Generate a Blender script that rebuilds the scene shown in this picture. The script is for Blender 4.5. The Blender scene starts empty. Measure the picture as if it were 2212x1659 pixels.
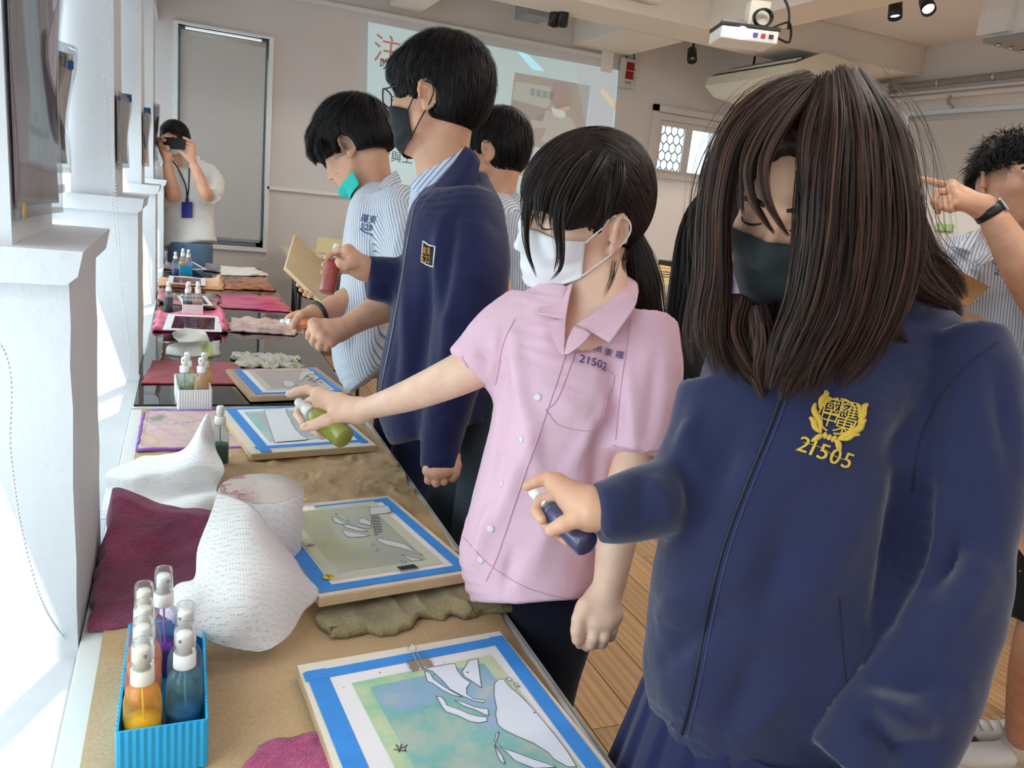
import bpy,bmesh,math,random
import numpy as np
from math import sin,cos,pi,radians
from mathutils import Vector,Matrix
from mathutils.bvhtree import BVHTree
SC=bpy.context.scene
COL=SC.collection
random.seed(7)
RNG=np.random.default_rng(11)
# camera
W,H=2212,1659
FPX=1692.0
YAW,PITCH,ROLL=radians(23.38),radians(13.22),radians(6.158)
EYE=np.array([.0,.0,1.42])
FW=np.array([sin(YAW)*cos(PITCH),cos(YAW)*cos(PITCH),-sin(PITCH)])
_r=np.array([cos(YAW),-sin(YAW),.0])
_u=np.cross(_r,FW)
RT=cos(ROLL)*_r+sin(ROLL)*_u
UP=-sin(ROLL)*_r+cos(ROLL)*_u
def ray(a,b):
 return FW+RT*((a-W/2)/FPX)-UP*((b-H/2)/FPX)
def at(a,b,d):
 return EYE+ray(a,b)*d
def onz(a,b,z):
 v=ray(a,b)
 return EYE+v*((z-EYE[2])/v[2])
def onx(a,b,x):
 v=ray(a,b)
 return EYE+v*(x/v[0])
def ony(a,b,y):
 v=ray(a,b)
 return EYE+v*(y/v[1])
def camdir(r,u,t):
 """unit vector from camera-relative components: to the right, up, towards the viewer"""
 v=RT*r+UP*u-FW*t
 return v/np.linalg.norm(v)
cam_data=bpy.data.cameras.new('camera')
cam_data.sensor_fit='HORIZONTAL'
cam_data.sensor_width=36.0
cam_data.lens=36.0*FPX/W
cam_data.clip_start=.02
cam=bpy.data.objects.new('camera',cam_data)
COL.objects.link(cam)
cam.matrix_world=Matrix(((RT[0],UP[0],-FW[0],EYE[0]),(RT[1],UP[1],-FW[1],EYE[1]),(RT[2],UP[2],-FW[2],EYE[2]),(0,0,0,1)))
SC.camera=cam
# light and exposure
SC.view_settings.view_transform='Standard'
SC.view_settings.look='None'
SC.view_settings.gamma=1.0
SC.view_settings.use_curve_mapping=False
SC.view_settings.exposure=-.06
SC.cycles.use_denoising=True
SC.cycles.max_bounces=8
SC.cycles.diffuse_bounces=4
SC.cycles.glossy_bounces=4
SC.cycles.transmission_bounces=6
SC.cycles.transparent_max_bounces=16
SC.cycles.caustics_reflective=False
SC.cycles.caustics_refractive=False
SC.cycles.sample_clamp_indirect=6.0
world=bpy.data.worlds.new('sky')
SC.world=world
world.use_nodes=True
bg=world.node_tree.nodes['Background']
bg.inputs[0].default_value=(.80,.91,1.0,1)
bg.inputs[1].default_value=2.0
sun_data=bpy.data.lights.new('sun','SUN')
sun_data.energy=5.0
sun_data.angle=radians(.6)
sun_data.color=(1.0,.95,.86)
sun=bpy.data.objects.new('sun',sun_data)
COL.objects.link(sun)
_sd=Vector((.24,.52,-.82)).normalized()
sun.rotation_euler=(-_sd).to_track_quat('Z','Y').to_euler()
def area(name,loc,rot,sx,sy,power,color):
 l=bpy.data.lights.new(name,'AREA')
 l.shape='RECTANGLE'
 l.size,l.size_y,l.energy,l.color=sx,sy,power,color
 o=bpy.data.objects.new(name,l)
 COL.objects.link(o)
 o.location=loc
 o.rotation_euler=rot
 return o
for _y,_e in((-.75,17),(.65,17),(2.11,14),(3.71,12),(5.28,11)):
 area('window_daylight',(-.5,_y,1.65),(0,radians(-90),0),1.5,1.05,_e,(.86,.94,1.0))
# helpers: materials
def lin(c):
 c=c/255.0
 return c/12.92 if c<=.04045 else((c+.055)/1.055)**2.4
def rgb(r,g=None,b=None):
 if g is None:
  r,g,b=r
 return(lin(r),lin(g),lin(b),1.0)
def newmat(name):
 m=bpy.data.materials.new(name)
 m.use_nodes=True
 nt=m.node_tree
 return m,nt,nt.nodes['Principled BSDF']
def N(nt,typ,**kw):
 n=nt.nodes.new('ShaderNode'+typ)
 for k,v in kw.items():
  if k.startswith('i_'):
   key=k[2:]
   n.inputs[int(key)if key.isdigit()else key.replace('_',' ')].default_value=v
  else:
   setattr(n,k,v)
 return n
def coords(nt,scale=(1,1,1),kind='Object',rot=(0,0,0)):
 tc=N(nt,'TexCoord')
 mp=N(nt,'Mapping')
 mp.inputs['Scale'].default_value=scale
 mp.inputs['Rotation'].default_value=rot
 nt.links.new(tc.outputs[kind],mp.inputs['Vector'])
 return mp.outputs['Vector']
def ramp(nt,fac,stops):
 r=N(nt,'ValToRGB')
 el=r.color_ramp.elements
 while len(el)<len(stops):
  el.new(.5)
 for e,(p,c)in zip(el,stops):
  e.position=p
  e.color=c
 nt.links.new(fac,r.inputs['Fac'])
 return r.outputs['Color']
def mixc(nt,fac,a,b,mode='MIX'):
 m=N(nt,'Mix',data_type='RGBA',blend_type=mode)
 for sock,v in((m.inputs[0],fac),(m.inputs[6],a),(m.inputs[7],b)):
  if hasattr(v,'is_output'):
   nt.links.new(v,sock)
  else:
   sock.default_value=v
 return m.outputs[2]
def pm(name,col,rough=.5,metal=.0,spec=.5,var=.0,vscale=8.0,bump=.0,bscale=60.0,bstretch=(1,1,1),sss=.0,emit=None,estr=.0,coat=.0,sheen=.0,alpha=None):
 """principled material with optional tone variation and fine relief"""
 m,nt,b=newmat(name)
 c=rgb(col)if max(col[:3])>1.0 else(*col[:3],1)
 b.inputs['Base Color'].default_value=c
 b.inputs['Roughness'].default_value=rough
 b.inputs['Metallic'].default_value=metal
 b.inputs['Specular IOR Level'].default_value=spec
 if var:
  n=N(nt,'TexNoise',i_Scale=vscale,i_Detail=4.0)
  nt.links.new(coords(nt),n.inputs['Vector'])
  lo=tuple(x*(1-var)for x in c[:3])+(1,)
  hi=tuple(min(1,x*(1+var))for x in c[:3])+(1,)
  nt.links.new(ramp(nt,n.outputs['Fac'],[(.3,lo),(.7,hi)]),b.inputs['Base Color'])
 if bump:
  n=N(nt,'TexNoise',i_Scale=bscale,i_Detail=3.0)
  nt.links.new(coords(nt,bstretch),n.inputs['Vector'])
  bp=N(nt,'Bump',i_Strength=bump,i_Distance=.01)
  nt.links.new(n.outputs['Fac'],bp.inputs['Height'])
  nt.links.new(bp.outputs['Normal'],b.inputs['Normal'])
 if sss:
  b.inputs['Subsurface Weight'].default_value=sss
  b.inputs['Subsurface Radius'].default_value=(1.0,.35,.2)
  b.inputs['Subsurface Scale'].default_value=.008
 if emit is not None:
  b.inputs['Emission Color'].default_value=rgb(emit)
  b.inputs['Emission Strength'].default_value=estr
 if coat:
  b.inputs['Coat Weight'].default_value=coat
  b.inputs['Coat Roughness'].default_value=.05
 if sheen:
  b.inputs['Sheen Weight'].default_value=sheen
  b.inputs['Sheen Roughness'].default_value=.4
 return m
def clear(name,tint=(245,250,250),gloss=.12,rough=.03):
 """thin clear plastic or glass: see-through with a fresnel reflection"""
 m,nt,b=newmat(name)
 nt.nodes.remove(b)
 out=nt.nodes['Material Output']
 t=N(nt,'BsdfTransparent')
 t.inputs[0].default_value=rgb(tint)
 g=N(nt,'BsdfGlossy')
 g.inputs['Roughness'].default_value=rough
 lw=N(nt,'LayerWeight',i_Blend=.25)
 mr=N(nt,'MapRange')
 mr.inputs['To Min'].default_value=gloss*.4
 mr.inputs['To Max'].default_value=min(1.0,gloss*5)
 nt.links.new(lw.outputs['Fresnel'],mr.inputs['Value'])
 mx=N(nt,'MixShader')
 nt.links.new(mr.outputs['Result'],mx.inputs[0])
 nt.links.new(t.outputs[0],mx.inputs[1])
 nt.links.new(g.outputs[0],mx.inputs[2])
 nt.links.new(mx.outputs[0],out.inputs['Surface'])
 return m
# helpers: objects
def tag(o,label=None,cat=None,group=None,kind=None):
 if label:
  o['label']=label
 if cat:
  o['category']=cat
 if group:
  o['group']=group
 if kind:
  o['kind']=kind
 return o
def thing(name,label,cat,loc=(0,0,0),group=None):
 o=bpy.data.objects.new(name,None)
 o.empty_display_size=.05
 o.location=[float(x)for x in loc]
 COL.objects.link(o)
 return tag(o,label,cat,group)
def adopt(o,parent):
 o.parent=parent
 if parent.type=='EMPTY':
  o.matrix_parent_inverse=Matrix.Translation(-Vector(parent.location))
 return o
def mk(name,V,F,mat,parent=None,smooth=True,kind=None,label=None,attr=None,mi=None):
 """one mesh object from vertices and faces in world coordinates"""
 me=bpy.data.meshes.new(name)
 V=np.ascontiguousarray(np.asarray(V,dtype=np.float32).reshape(-1,3))
 if isinstance(F,np.ndarray):
  n,k=F.shape
  me.vertices.add(len(V))
  me.vertices.foreach_set('co',V.ravel())
  me.loops.add(n*k)
  me.loops.foreach_set('vertex_index',np.ascontiguousarray(F,dtype=np.int32).ravel())
  me.polygons.add(n)
  me.polygons.foreach_set('loop_start',np.arange(0,n*k,k,dtype=np.int32))
  me.update(calc_edges=True)
 else:
  me.from_pydata(V.tolist(),[],[tuple(int(i)for i in f)for f in F])
  me.update()
 me.polygons.foreach_set('use_smooth',np.full(len(me.polygons),bool(smooth)))
 mats=mat if isinstance(mat,(list,tuple))else[mat]
 for m in mats:
  me.materials.append(m)
 if mi is not None:
  me.polygons.foreach_set('material_index',np.asarray(mi,dtype=np.int32))
 if attr:
  for k2,a in attr.items():
   at_=me.attributes.new(k2,'FLOAT','POINT')
   at_.data.foreach_set('value',np.asarray(a,dtype=np.float32))
 o=bpy.data.objects.new(name,me)
 COL.objects.link(o)
 if parent is not None:
  adopt(o,parent)
 if kind:
  o['kind']=kind
 if label:
  o['label']=label
 return o
def cat_meshes(parts):
 Vs,Fs,n=[],[],0
 for V,F in parts:
  V=np.asarray(V,float).reshape(-1,3)
  Vs.append(V)
  Fs+=[tuple(int(i)+n for i in f)for f in F]
  n+=len(V)
 return np.vstack(Vs),Fs
def box_vf(lo,hi,bev=.0):
 bm=bmesh.new()
 bmesh.ops.create_cube(bm,size=1.0)
 lo,hi=np.array(lo,float),np.array(hi,float)
 for v in bm.verts:
  v.co=Vector((lo+hi)/2+np.array(v.co)*(hi-lo))
 if bev:
  bmesh.ops.bevel(bm,geom=list(bm.edges),offset=bev,segments=2,profile=.5,affect='EDGES')
 bm.verts.index_update()
 V=[tuple(v.co)for v in bm.verts]
 F=[tuple(v.index for v in f.verts)for f in bm.faces]
 bm.free()
 return np.array(V),F
def box(name,lo,hi,mat,parent=None,bev=.0,kind=None,label=None,smooth=False,rot=None,piv=None):
 V,F=box_vf(lo,hi,bev)
 if rot is not None:
  c=np.array(piv if piv is not None else(np.array(lo)+np.array(hi))/2)
  V=(V-c)@np.array(rot).T+c
 return mk(name,V,F,mat,parent,smooth,kind,label)
def frame_from(x,y,z,o=(0,0,0)):
 return np.array([x,y,z]).T,np.array(o)
def obox_vf(c,ax,half,bev=.0):
 """box with centre c, axes ax (rows are unit vectors), half sizes"""
 V,F=box_vf(-np.array(half),np.array(half),bev)
 return V@np.array(ax)+np.array(c),F
def lathe_vf(prof,seg=20,c=(0,0,0),ax=None):
 """profile [(r, z)] turned about z (or the third row of ax)"""
 V,F=[],[]
 n=len(prof)
 for r,z in prof:
  for k in range(seg):
   a=2*pi*k/seg
   V.append((r*cos(a),r*sin(a),z))
 for i in range(n-1):
  for k in range(seg):
   k2=(k+1)%seg
   F.append((i*seg+k,i*seg+k2,(i+1)*seg+k2,(i+1)*seg+k))
 if prof[0][0]>1e-6:
  F.append(tuple(range(seg))[::-1])
 if prof[-1][0]>1e-6:
  F.append(tuple((n-1)*seg+k for k in range(seg)))
 V=np.array(V)
 if ax is not None:
  V=V@np.array(ax)
 return V+np.array(c),F
def basis(z,hint=(0,0,1)):
 z=np.asarray(z,float)
 z=z/np.linalg.norm(z)
 h=np.asarray(hint,float)
 x=np.cross(h,z)
 if np.linalg.norm(x)<1e-4:
  x=np.cross((1,.2,0),z)
 x=x/np.linalg.norm(x)
 return np.array([x,np.cross(z,x),z])
def tube_vf(P,r,seg=8,closed=False):
 P=np.asarray(P,float)
 n=len(P)
 R=np.full(n,r)if np.isscalar(r)else np.asarray(r,float)
 T=np.gradient(P,axis=0)
 V,F=[],[]
 B=None
 for i in range(n):
  t=T[i]/(np.linalg.norm(T[i])+1e-12)
  if B is None:
   B=basis(t)[0]
  B=B-t*(B@t)
  B=B/(np.linalg.norm(B)+1e-12)
  C_=np.cross(t,B)
  for k in range(seg):
   a=2*pi*k/seg
   V.append(P[i]+R[i]*(cos(a)*B+sin(a)*C_))
 for i in range(n-1):
  for k in range(seg):
   k2=(k+1)%seg
   F.append((i*seg+k,i*seg+k2,(i+1)*seg+k2,(i+1)*seg+k))
 F.append(tuple(range(seg))[::-1])
 F.append(tuple((n-1)*seg+k for k in range(seg)))
 return np.array(V),F
def spline(P,n):
 """Catmull-Rom through the rows of P (any dimension), n samples"""
 P=np.asarray(P,float)
 m=len(P)
 if m==2:
  t=np.linspace(0,1,n)[:,None]
  return P[0]*(1-t)+P[1]*t
 Q=np.vstack([2*P[0]-P[1],P,2*P[-1]-P[-2]])
 u=np.linspace(0,m-1-1e-9,n)
 i=u.astype(int)
 t=(u-i)[:,None]
 a,b,c,d=Q[i],Q[i+1],Q[i+2],Q[i+3]
 return .5*(2*b+(c-a)*t+(2*a-5*b+4*c-d)*t**2+(3*b-a-3*c+d)*t**3)
def copy_tree(o,loc=None,rotz=None,label=None,group=None):
 c=o.copy()
 COL.objects.link(c)
 if loc is not None:
  c.location=[float(x)for x in loc]
 if rotz is not None:
  c.rotation_euler=(0,0,rotz)
 if label:
  c['label']=label
 if group:
  c['group']=group
 for ch in list(o.children):
  k=ch.copy()
  COL.objects.link(k)
  k.parent=c
  for g in list(ch.children):
   q=g.copy()
   COL.objects.link(q)
   q.parent=k
 return c
# helpers: noise
def vnoise(P,seed=0):
 """smooth value noise in [-1, 1] at the rows of P (n, 3)"""
 P=np.asarray(P,float)
 i=np.floor(P).astype(np.int64)
 f=P-i
 f=f*f*(3-2*f)
 out=np.zeros(len(P))
 for dx in(0,1):
  for dy in(0,1):
   for dz in(0,1):
    h=((i[:,0]+dx)*374761393+(i[:,1]+dy)*668265263+(i[:,2]+dz)*2147483647+seed*1274126177)&0x7fffffff
    h=(h^(h>>13))*1274126177&0x7fffffff
    h=(h^(h>>16))&0xffff
    w=(f[:,0]if dx else 1-f[:,0])*(f[:,1]if dy else 1-f[:,1])*(f[:,2]if dz else 1-f[:,2])
    out+=w*(h/32767.5-1)
 return out
def fbm(P,seed=0,oct_=3):
 P=np.asarray(P,float)
 s,a=np.zeros(len(P)),1.0
 for k in range(oct_):
  s+=a*vnoise(P*2**k,seed+k*17)
  a*=.5
 return s
def ridge(x,p=1.0):
 return(1-np.abs(np.sin(x)))**p
# materials shared by the setting
M={}
M['wall']=pm('wall_paint',(222,216,214),.75,var=.03,vscale=3,bump=.08,bscale=90)
M['wallL']=pm('pier_paint',(206,208,211),.6,var=.025,vscale=5,bump=.12,bscale=60)
M['ceil']=pm('ceiling_paint',(244,240,238),.8,var=.02,vscale=2,bump=.05,bscale=120)
M['beam']=pm('beam_paint',(240,232,222),.7,bump=.25,bscale=40,bstretch=(.3,.3,6))
M['trimw']=pm('white_trim',(236,235,232),.45)
M['alu']=pm('white_frame_metal',(238,240,240),.35)
M['glass']=clear('window_glass',(238,246,246),.06)
M['dark']=pm('dark_gap',(40,40,42),.6)
M['black']=pm('black_plastic',(24,24,26),.38,spec=.5)
M['blackmetal']=pm('black_metal',(20,20,22),.3,spec=.6)
M['steel']=pm('steel',(200,198,190),.25,metal=1.0)
M['grey']=pm('grey_plastic',(150,152,152),.5)
M['white']=pm('white_plastic',(240,240,238),.4)
M['cream']=pm('cream_plastic',(232,226,208),.45)
def blindmat():
 m,nt,b=newmat('blind_fabric')
 n=N(nt,'TexNoise',i_Scale=350.0,i_Detail=2.0)
 nt.links.new(coords(nt),n.inputs['Vector'])
 nt.links.new(ramp(nt,n.outputs['Fac'],[(.3,rgb(196,193,190)),(.7,rgb(214,211,208))]),b.inputs['Base Color'])
 b.inputs['Roughness'].default_value=.85
 return m
M['blind']=blindmat()
M['sheer']=pm('white_blind_fabric',(250,250,250),.8)
_nt=M['sheer'].node_tree
_tr=N(_nt,'BsdfTranslucent')
_tr.inputs[0].default_value=(.9,.92,.94,1)
_mx=N(_nt,'MixShader',i_0=.55)
_nt.links.new(_nt.nodes['Principled BSDF'].outputs[0],_mx.inputs[1])
_nt.links.new(_tr.outputs[0],_mx.inputs[2])
_nt.links.new(_mx.outputs[0],_nt.nodes['Material Output'].inputs['Surface'])
def plankmat():
 m,nt,b=newmat('oak_plank')
 oi=N(nt,'ObjectInfo')
 tc=N(nt,'TexCoord')
 add=N(nt,'VectorMath',operation='MULTIPLY_ADD')
 add.inputs[1].default_value=(1,1,1)
 cmb=N(nt,'CombineXYZ')
 ml=N(nt,'Math',operation='MULTIPLY',i_1=37.0)
 nt.links.new(oi.outputs['Random'],ml.inputs[0])
 nt.links.new(ml.outputs[0],cmb.inputs[0])
 nt.links.new(ml.outputs[0],cmb.inputs[2])
 nt.links.new(tc.outputs['Object'],add.inputs[0])
 nt.links.new(cmb.outputs[0],add.inputs[2])
 mp=N(nt,'Mapping')
 mp.inputs['Scale'].default_value=(9,.9,1)
 nt.links.new(add.outputs[0],mp.inputs['Vector'])
 wv=N(nt,'TexWave',bands_direction='X',i_Scale=1.1,i_Distortion=7.0,i_Detail=3.0)
 wv.inputs['Detail Scale'].default_value=1.3
 nt.links.new(mp.outputs[0],wv.inputs['Vector'])
 n2=N(nt,'TexNoise',i_Scale=5.0,i_Detail=5.0)
 mp2=N(nt,'Mapping')
 mp2.inputs['Scale'].default_value=(14,.7,1)
 nt.links.new(add.outputs[0],mp2.inputs['Vector'])
 nt.links.new(mp2.outputs[0],n2.inputs['Vector'])
 c1=ramp(nt,wv.outputs['Fac'],[(.0,rgb(176,134,92)),(.55,rgb(200,160,114)),(1.0,rgb(212,174,128))])
 c2=ramp(nt,n2.outputs['Fac'],[(.3,rgb(184,142,100)),(.7,rgb(210,172,126))])
 c=mixc(nt,.5,c1,c2)
 hs=N(nt,'HueSaturation')
 mr=N(nt,'MapRange')
 mr.inputs['To Min'].default_value=.82
 mr.inputs['To Max'].default_value=1.1
 nt.links.new(oi.outputs['Random'],mr.inputs['Value'])
 nt.links.new(mr.outputs['Result'],hs.inputs['Value'])
 nt.links.new(c,hs.inputs['Color'])
 nt.links.new(hs.outputs[0],b.inputs['Base Color'])
 b.inputs['Roughness'].default_value=.32
 return m
M['plank']=plankmat()
# floor with its planks
floor=box('floor',(-.6,-1.6,-.1),(6.2,7.2,-.012),pm('floor_base',(120,90,62),.6),kind='structure')
_pv=[box_vf((-.0735,-.5985,-.012),(.0735,.5985,.0),.0015)]
_pme=None
_n=0
for ix in range(42):
 x=-.06+.15*ix
 off=(ix*.43)%1.2
 for iy in range(-1,6):
  y=iy*1.2+off
  if y>6.6 or y<-.7:
   continue
  if _pme is None:
   pl=mk('plank',_pv[0][0],_pv[0][1],M['plank'],None,False)
   _pme=pl.data
  else:
   pl=bpy.data.objects.new('plank',_pme)
   COL.objects.link(pl)
  pl.location=(x,y,0)
  pl.parent=floor
# the walls and the ceiling
YB=7.0
XR=6.0
bw=cat_meshes([box_vf(*q)for q in(((-.6,YB,0),(-.063,YB+.2,3.2)),((-.063,YB,0),(.605,YB+.2,.80)),((-.063,YB,2.45),(.605,YB+.2,3.2)),((.605,YB,0),(4.30,YB+.2,3.2)),((4.30,YB,0),(5.02,YB+.2,1.83)),((4.30,YB,2.33),(5.02,YB+.2,3.2)),((5.02,YB,0),(6.2,YB+.2,3.2)))])
mk('wall_back',*bw,M['wall'],smooth=False,kind='structure')
rw=cat_meshes([box_vf(*q)for q in(((XR,-1.6,0),(XR+.2,7.0,.95)),((XR,-1.6,2.56),(XR+.2,7.0,3.2)),((XR,5.68,.95),(XR+.2,7.0,2.56)),((XR,-1.6,.95),(XR+.2,3.2,2.56)))])
mk('wall_right',*rw,M['wall'],smooth=False,kind='structure')
box('wall_front',(-.6,-1.8,0),(6.2,-1.6,3.2),M['wall'],kind='structure')
box('ceiling',(-.6,-1.8,3.1),(6.2,7.2,3.25),M['ceil'],kind='structure')
box('trim_1',(-.2,5.55,2.85),(6.0,6.05,3.1),M['beam'],kind='structure',bev=.006)
box('trim_2',(3.26,6.05,2.84),(3.83,7.0,3.1),M['beam'],kind='structure',bev=.006)
box('trim_3',(1.55,6.05,2.86),(1.82,7.0,3.1),M['beam'],kind='structure',bev=.006)
box('trim_4',(3.72,1.0,2.86),(4.10,5.55,3.1),M['beam'],kind='structure',bev=.006)
box('trim_5',(.62,YB-.03,1.285),(4.2,YB,1.315),M['trimw'],kind='structure',bev=.004)
tr6=box('trim_6',(-.2,YB-.035,2.775),(3.62,YB,2.81),M['trimw'],kind='structure',bev=.006)
box('trim_7',(3.56,YB-.05,2.66),(3.68,YB,2.85),M['trimw'],kind='structure',bev=.006)
box('trim_8',(2.55,5.45,2.93),(3.22,5.52,3.1),M['trimw'],kind='structure',bev=.004)
box('baseboard_back',(.62,YB-.02,0),(4.2,YB,.09),M['trimw'],kind='structure')
box('wall_left',(-.6,-1.6,0),(-.139,7.0,.715),M['wallL'],kind='structure',bev=.003)
box('trim_9',(-.6,-1.6,2.45),(-.199,7.0,3.1),M['wallL'],kind='structure')
PIERS=[(-.42,-.10),(1.142,1.475),(2.742,3.062),(4.345,4.66),(5.90,6.22)]
def wob(V,amp,sc,seed):
 V=np.asarray(V,float)
 return V+amp*np.stack([vnoise(V*sc,seed+i)for i in range(3)],1)
def dense_box(lo,hi,n):
 """box with each face cut into a grid, for uneven painted plaster"""
 bm=bmesh.new()
 bmesh.ops.create_cube(bm,size=1.0)
 bmesh.ops.subdivide_edges(bm,edges=list(bm.edges),cuts=n,use_grid_fill=True)
 lo,hi=np.array(lo),np.array(hi)
 bm.verts.index_update()
 V=np.array([tuple(v.co)for v in bm.verts])*(hi-lo)+(hi+lo)/2
 F=[tuple(v.index for v in f.verts)for f in bm.faces]
 bm.free()
 return V,F
_pi=10
for k,(y0,y1)in enumerate(PIERS):
 V,F=dense_box((-.6,y0,.70),(-.137,y1,1.256),9)
 pr=mk('trim_%d'%_pi,wob(V,.0016,14,k),F,M['wallL'],smooth=False,kind='structure')
 _pi+=1
 prof=[(-.6,1.256),(-.137,1.256),(-.124,1.268),(-.118,1.300),(-.6,1.302)]
 ya,yb=y0-.024,y1+.024
 n=8
 Vc,Fc=[],[]
 for i in range(n+1):
  yy=ya+(yb-ya)*i/n
  Vc+=[(x,yy,z)for x,z in prof]
 m_=len(prof)
 for i in range(n):
  for j in range(m_):
   j2=(j+1)%m_
   Fc.append((i*m_+j,(i+1)*m_+j,(i+1)*m_+j2,i*m_+j2))
 Fc.append(tuple(range(m_)))
 Fc.append(tuple(n*m_+j for j in range(m_))[::-1])
 mk('pier_cap',wob(Vc,.0022,12,40+k),Fc,M['wallL'],pr,smooth=False)
 V,F=dense_box((-.6,y0,1.30),(-.199,y1,2.46),6)
 mk('pier_shaft',wob(V,.0015,10,70+k),F,M['wallL'],pr,smooth=False)
_edges=[-1.6]+[v for p in PIERS for v in p]+[7.0]
for k in range(6):
 y0,y1=_edges[2*k],_edges[2*k+1]
 w=bpy.data.objects.new('window_%d'%(k+1),None)
 COL.objects.link(w)
 w.location=(-.42,(y0+y1)/2,.72)
 w['kind']='structure'
 fr=[((-.45,y0,.715),(-.40,y1,.775)),((-.45,y0,2.40),(-.40,y1,2.45)),((-.45,y0,.775),(-.40,y0+.045,2.40)),((-.45,y1-.045,.775),(-.40,y1,2.40)),((-.44,(y0+y1)/2-.02,.775),(-.405,(y0+y1)/2+.02,2.40))]
 mk('frame',*cat_meshes([box_vf(*q)for q in fr]),M['alu'],w,smooth=False)
 for s in(0,1):
  a=y0+.045 if s==0 else(y0+y1)/2+.02
  b=(y0+y1)/2-.02 if s==0 else y1-.045
  mk('pane',[(-.425,a,.775),(-.425,b,.775),(-.425,b,2.40),(-.425,a,2.40)],[(0,1,2,3)],M['glass'],w,smooth=False)
def chain(path,name,label,r=.0022,parent=None,step=.0062):
 """ball chain: beads spaced along a path, joined by a thin cord"""
 P=spline(path,600)
 d=np.r_[0,np.cumsum(np.linalg.norm(np.diff(P,axis=0),axis=1))]
 s=np.arange(0,d[-1],step)
 Q=np.stack([np.interp(s,d,P[:,i])for i in range(3)],1)
 bm=bmesh.new()
 bmesh.ops.create_icosphere(bm,subdivisions=1,radius=r)
 bv=np.array([tuple(v.co)for v in bm.verts])
 bf=np.array([[v.index for v in f.verts]for f in bm.faces])
 bm.free()
 V=(Q[:,None,:]+bv[None]).reshape(-1,3)
 F=(np.arange(len(Q))[:,None,None]*len(bv)+bf[None]).reshape(-1,3)
 return mk(name,V,F,M['bead'],parent,True,label=label)
M['bead']=pm('chain_bead',(214,215,216),.35)
_bl=['white roller blind drawn down the window before the first pier','white roller blind behind the double ball chain','white roller blind between the second and third piers','white roller blind in the window farthest along the pier wall']
for k,(ya,yb,zb,lab)in enumerate(((-.08,1.06,1.42,_bl[0]),(1.50,2.70,1.32,_bl[1]),(3.09,4.30,1.6,_bl[2]),(4.69,5.86,1.6,_bl[3]))):
 t=thing('roller_blind',lab,'roller blind',(-.335,(ya+yb)/2,zb),'roller blinds of the pier wall')
 box('fabric',(-.338,ya,zb),(-.335,yb,2.40),M['sheer'],t)
 box('bottom_bar',(-.345,ya,zb-.02),(-.328,yb,zb+.005),M['white'],t,bev=.003)
 V,F=lathe_vf([(.028,ya),(.028,yb)],14,(-.335,0,2.415),np.array([[1,0,0],[0,0,-1],[0,1,0]]))
 mk('roller',V,F,M['white'],t)
chain([(-.305,.86,2.41),(-.30,.865,1.9),(-.27,.88,1.3),onx(0,745,-.20),onx(22,980,-.195),onx(45,1140,-.19),onx(90,1300,-.17),onx(150,1400,-.15),onx(170,1460,-.133),onx(160,1520,-.14),onx(110,1600,-.165),onx(30,1652,-.19)],'ball_chain','long white ball chain looping onto the sill at the first pier')
COL.objects['ball_chain']['category']='ball chain'
c2=chain([ony(217,-40,2.55),ony(219,60,2.57),ony(229,250,2.6),ony(241,420,2.64),ony(262,640,2.66),ony(272,700,2.66),ony(280,760,2.66),ony(277,810,2.6),ony(255,865,2.5),ony(225,888,2.42)],'ball_chain','white double ball chain hanging before the second pier',.0026,step=.0095)
c2['category']='ball chain'
chain([ony(233,-40,2.55),ony(236,80,2.6),ony(239,165,2.64),ony(251,420,2.66),ony(263,600,2.66),ony(278,740,2.66)],'chain_run',None,.0026,c2,.0095)
c3=chain([ony(295,-40,4.1),ony(297,120,4.15),ony(303,380,4.25),ony(309,520,4.29),ony(314,590,4.3),ony(321,650,4.3)],'ball_chain','thin white ball chain in front of the third pier',.003,step=.0115)
c3['category']='ball chain'
w=bpy.data.objects.new('window_7',None)
COL.objects.link(w)
w.location=(.27,YB,.8)
w['kind']='structure'
x0,x1,z0,z1=-.063,.605,.80,2.45
ft=.035
mk('frame',*cat_meshes([box_vf(*q)for q in(((x0-ft,YB-.03,z0-ft),(x1+ft,YB+.05,z0)),((x0-ft,YB-.03,z1),(x1+ft,YB+.05,z1+.02)),((x0-ft,YB-.03,z0),(x0,YB+.05,z1)),((x1,YB-.03,z0),(x1+ft,YB+.05,z1)))]),M['alu'],w,smooth=False)
mk('inner_frame',*cat_meshes([box_vf(*q)for q in(((x0,YB+.06,z0),(x1,YB+.1,z0+.05)),((x1-.05,YB+.06,z0),(x1,YB+.1,z1)),((x0,YB+.06,z0),(x0+.05,YB+.1,z1)))]),pm('grey_frame',(140,150,152),.4),w,smooth=False)
mk('pane',[(x0,YB+.08,z0),(x1,YB+.08,z0),(x1,YB+.08,z1),(x0,YB+.08,z1)],[(0,1,2,3)],M['glass'],w,smooth=False)
t=thing('roller_blind','grey roller blind closed over the narrow back window','roller blind',(.27,YB+.03,.86))
box('fabric',(x0+.018,YB+.012,.845),(x1-.022,YB+.015,2.41),M['blind'],t)
box('bottom_bar',(x0+.018,YB+.008,.835),(x1-.022,YB+.02,.86),M['grey'],t,bev=.003)
V,F=lathe_vf([(.022,x0+.018),(.022,x1-.022)],14,(0,YB+.022,2.405),np.array([[0,1,0],[0,0,1],[1,0,0]]))
mk('roller',V,F,M['blind'],t)
mk('pull_cord',*tube_vf(spline([(.60,YB-.012,2.3),(.605,YB-.04,1.2),(.64,YB-.04,.78),(.60,YB-.04,.70),(.56,YB-.035,.74)],40),.003,6),M['white'],t)
area('window_daylight',((x0+x1)/2,YB+.16,(z0+z1)/2),(radians(90),0,0),x1-x0,z1-z0,16,(.92,.97,1.0))
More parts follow.
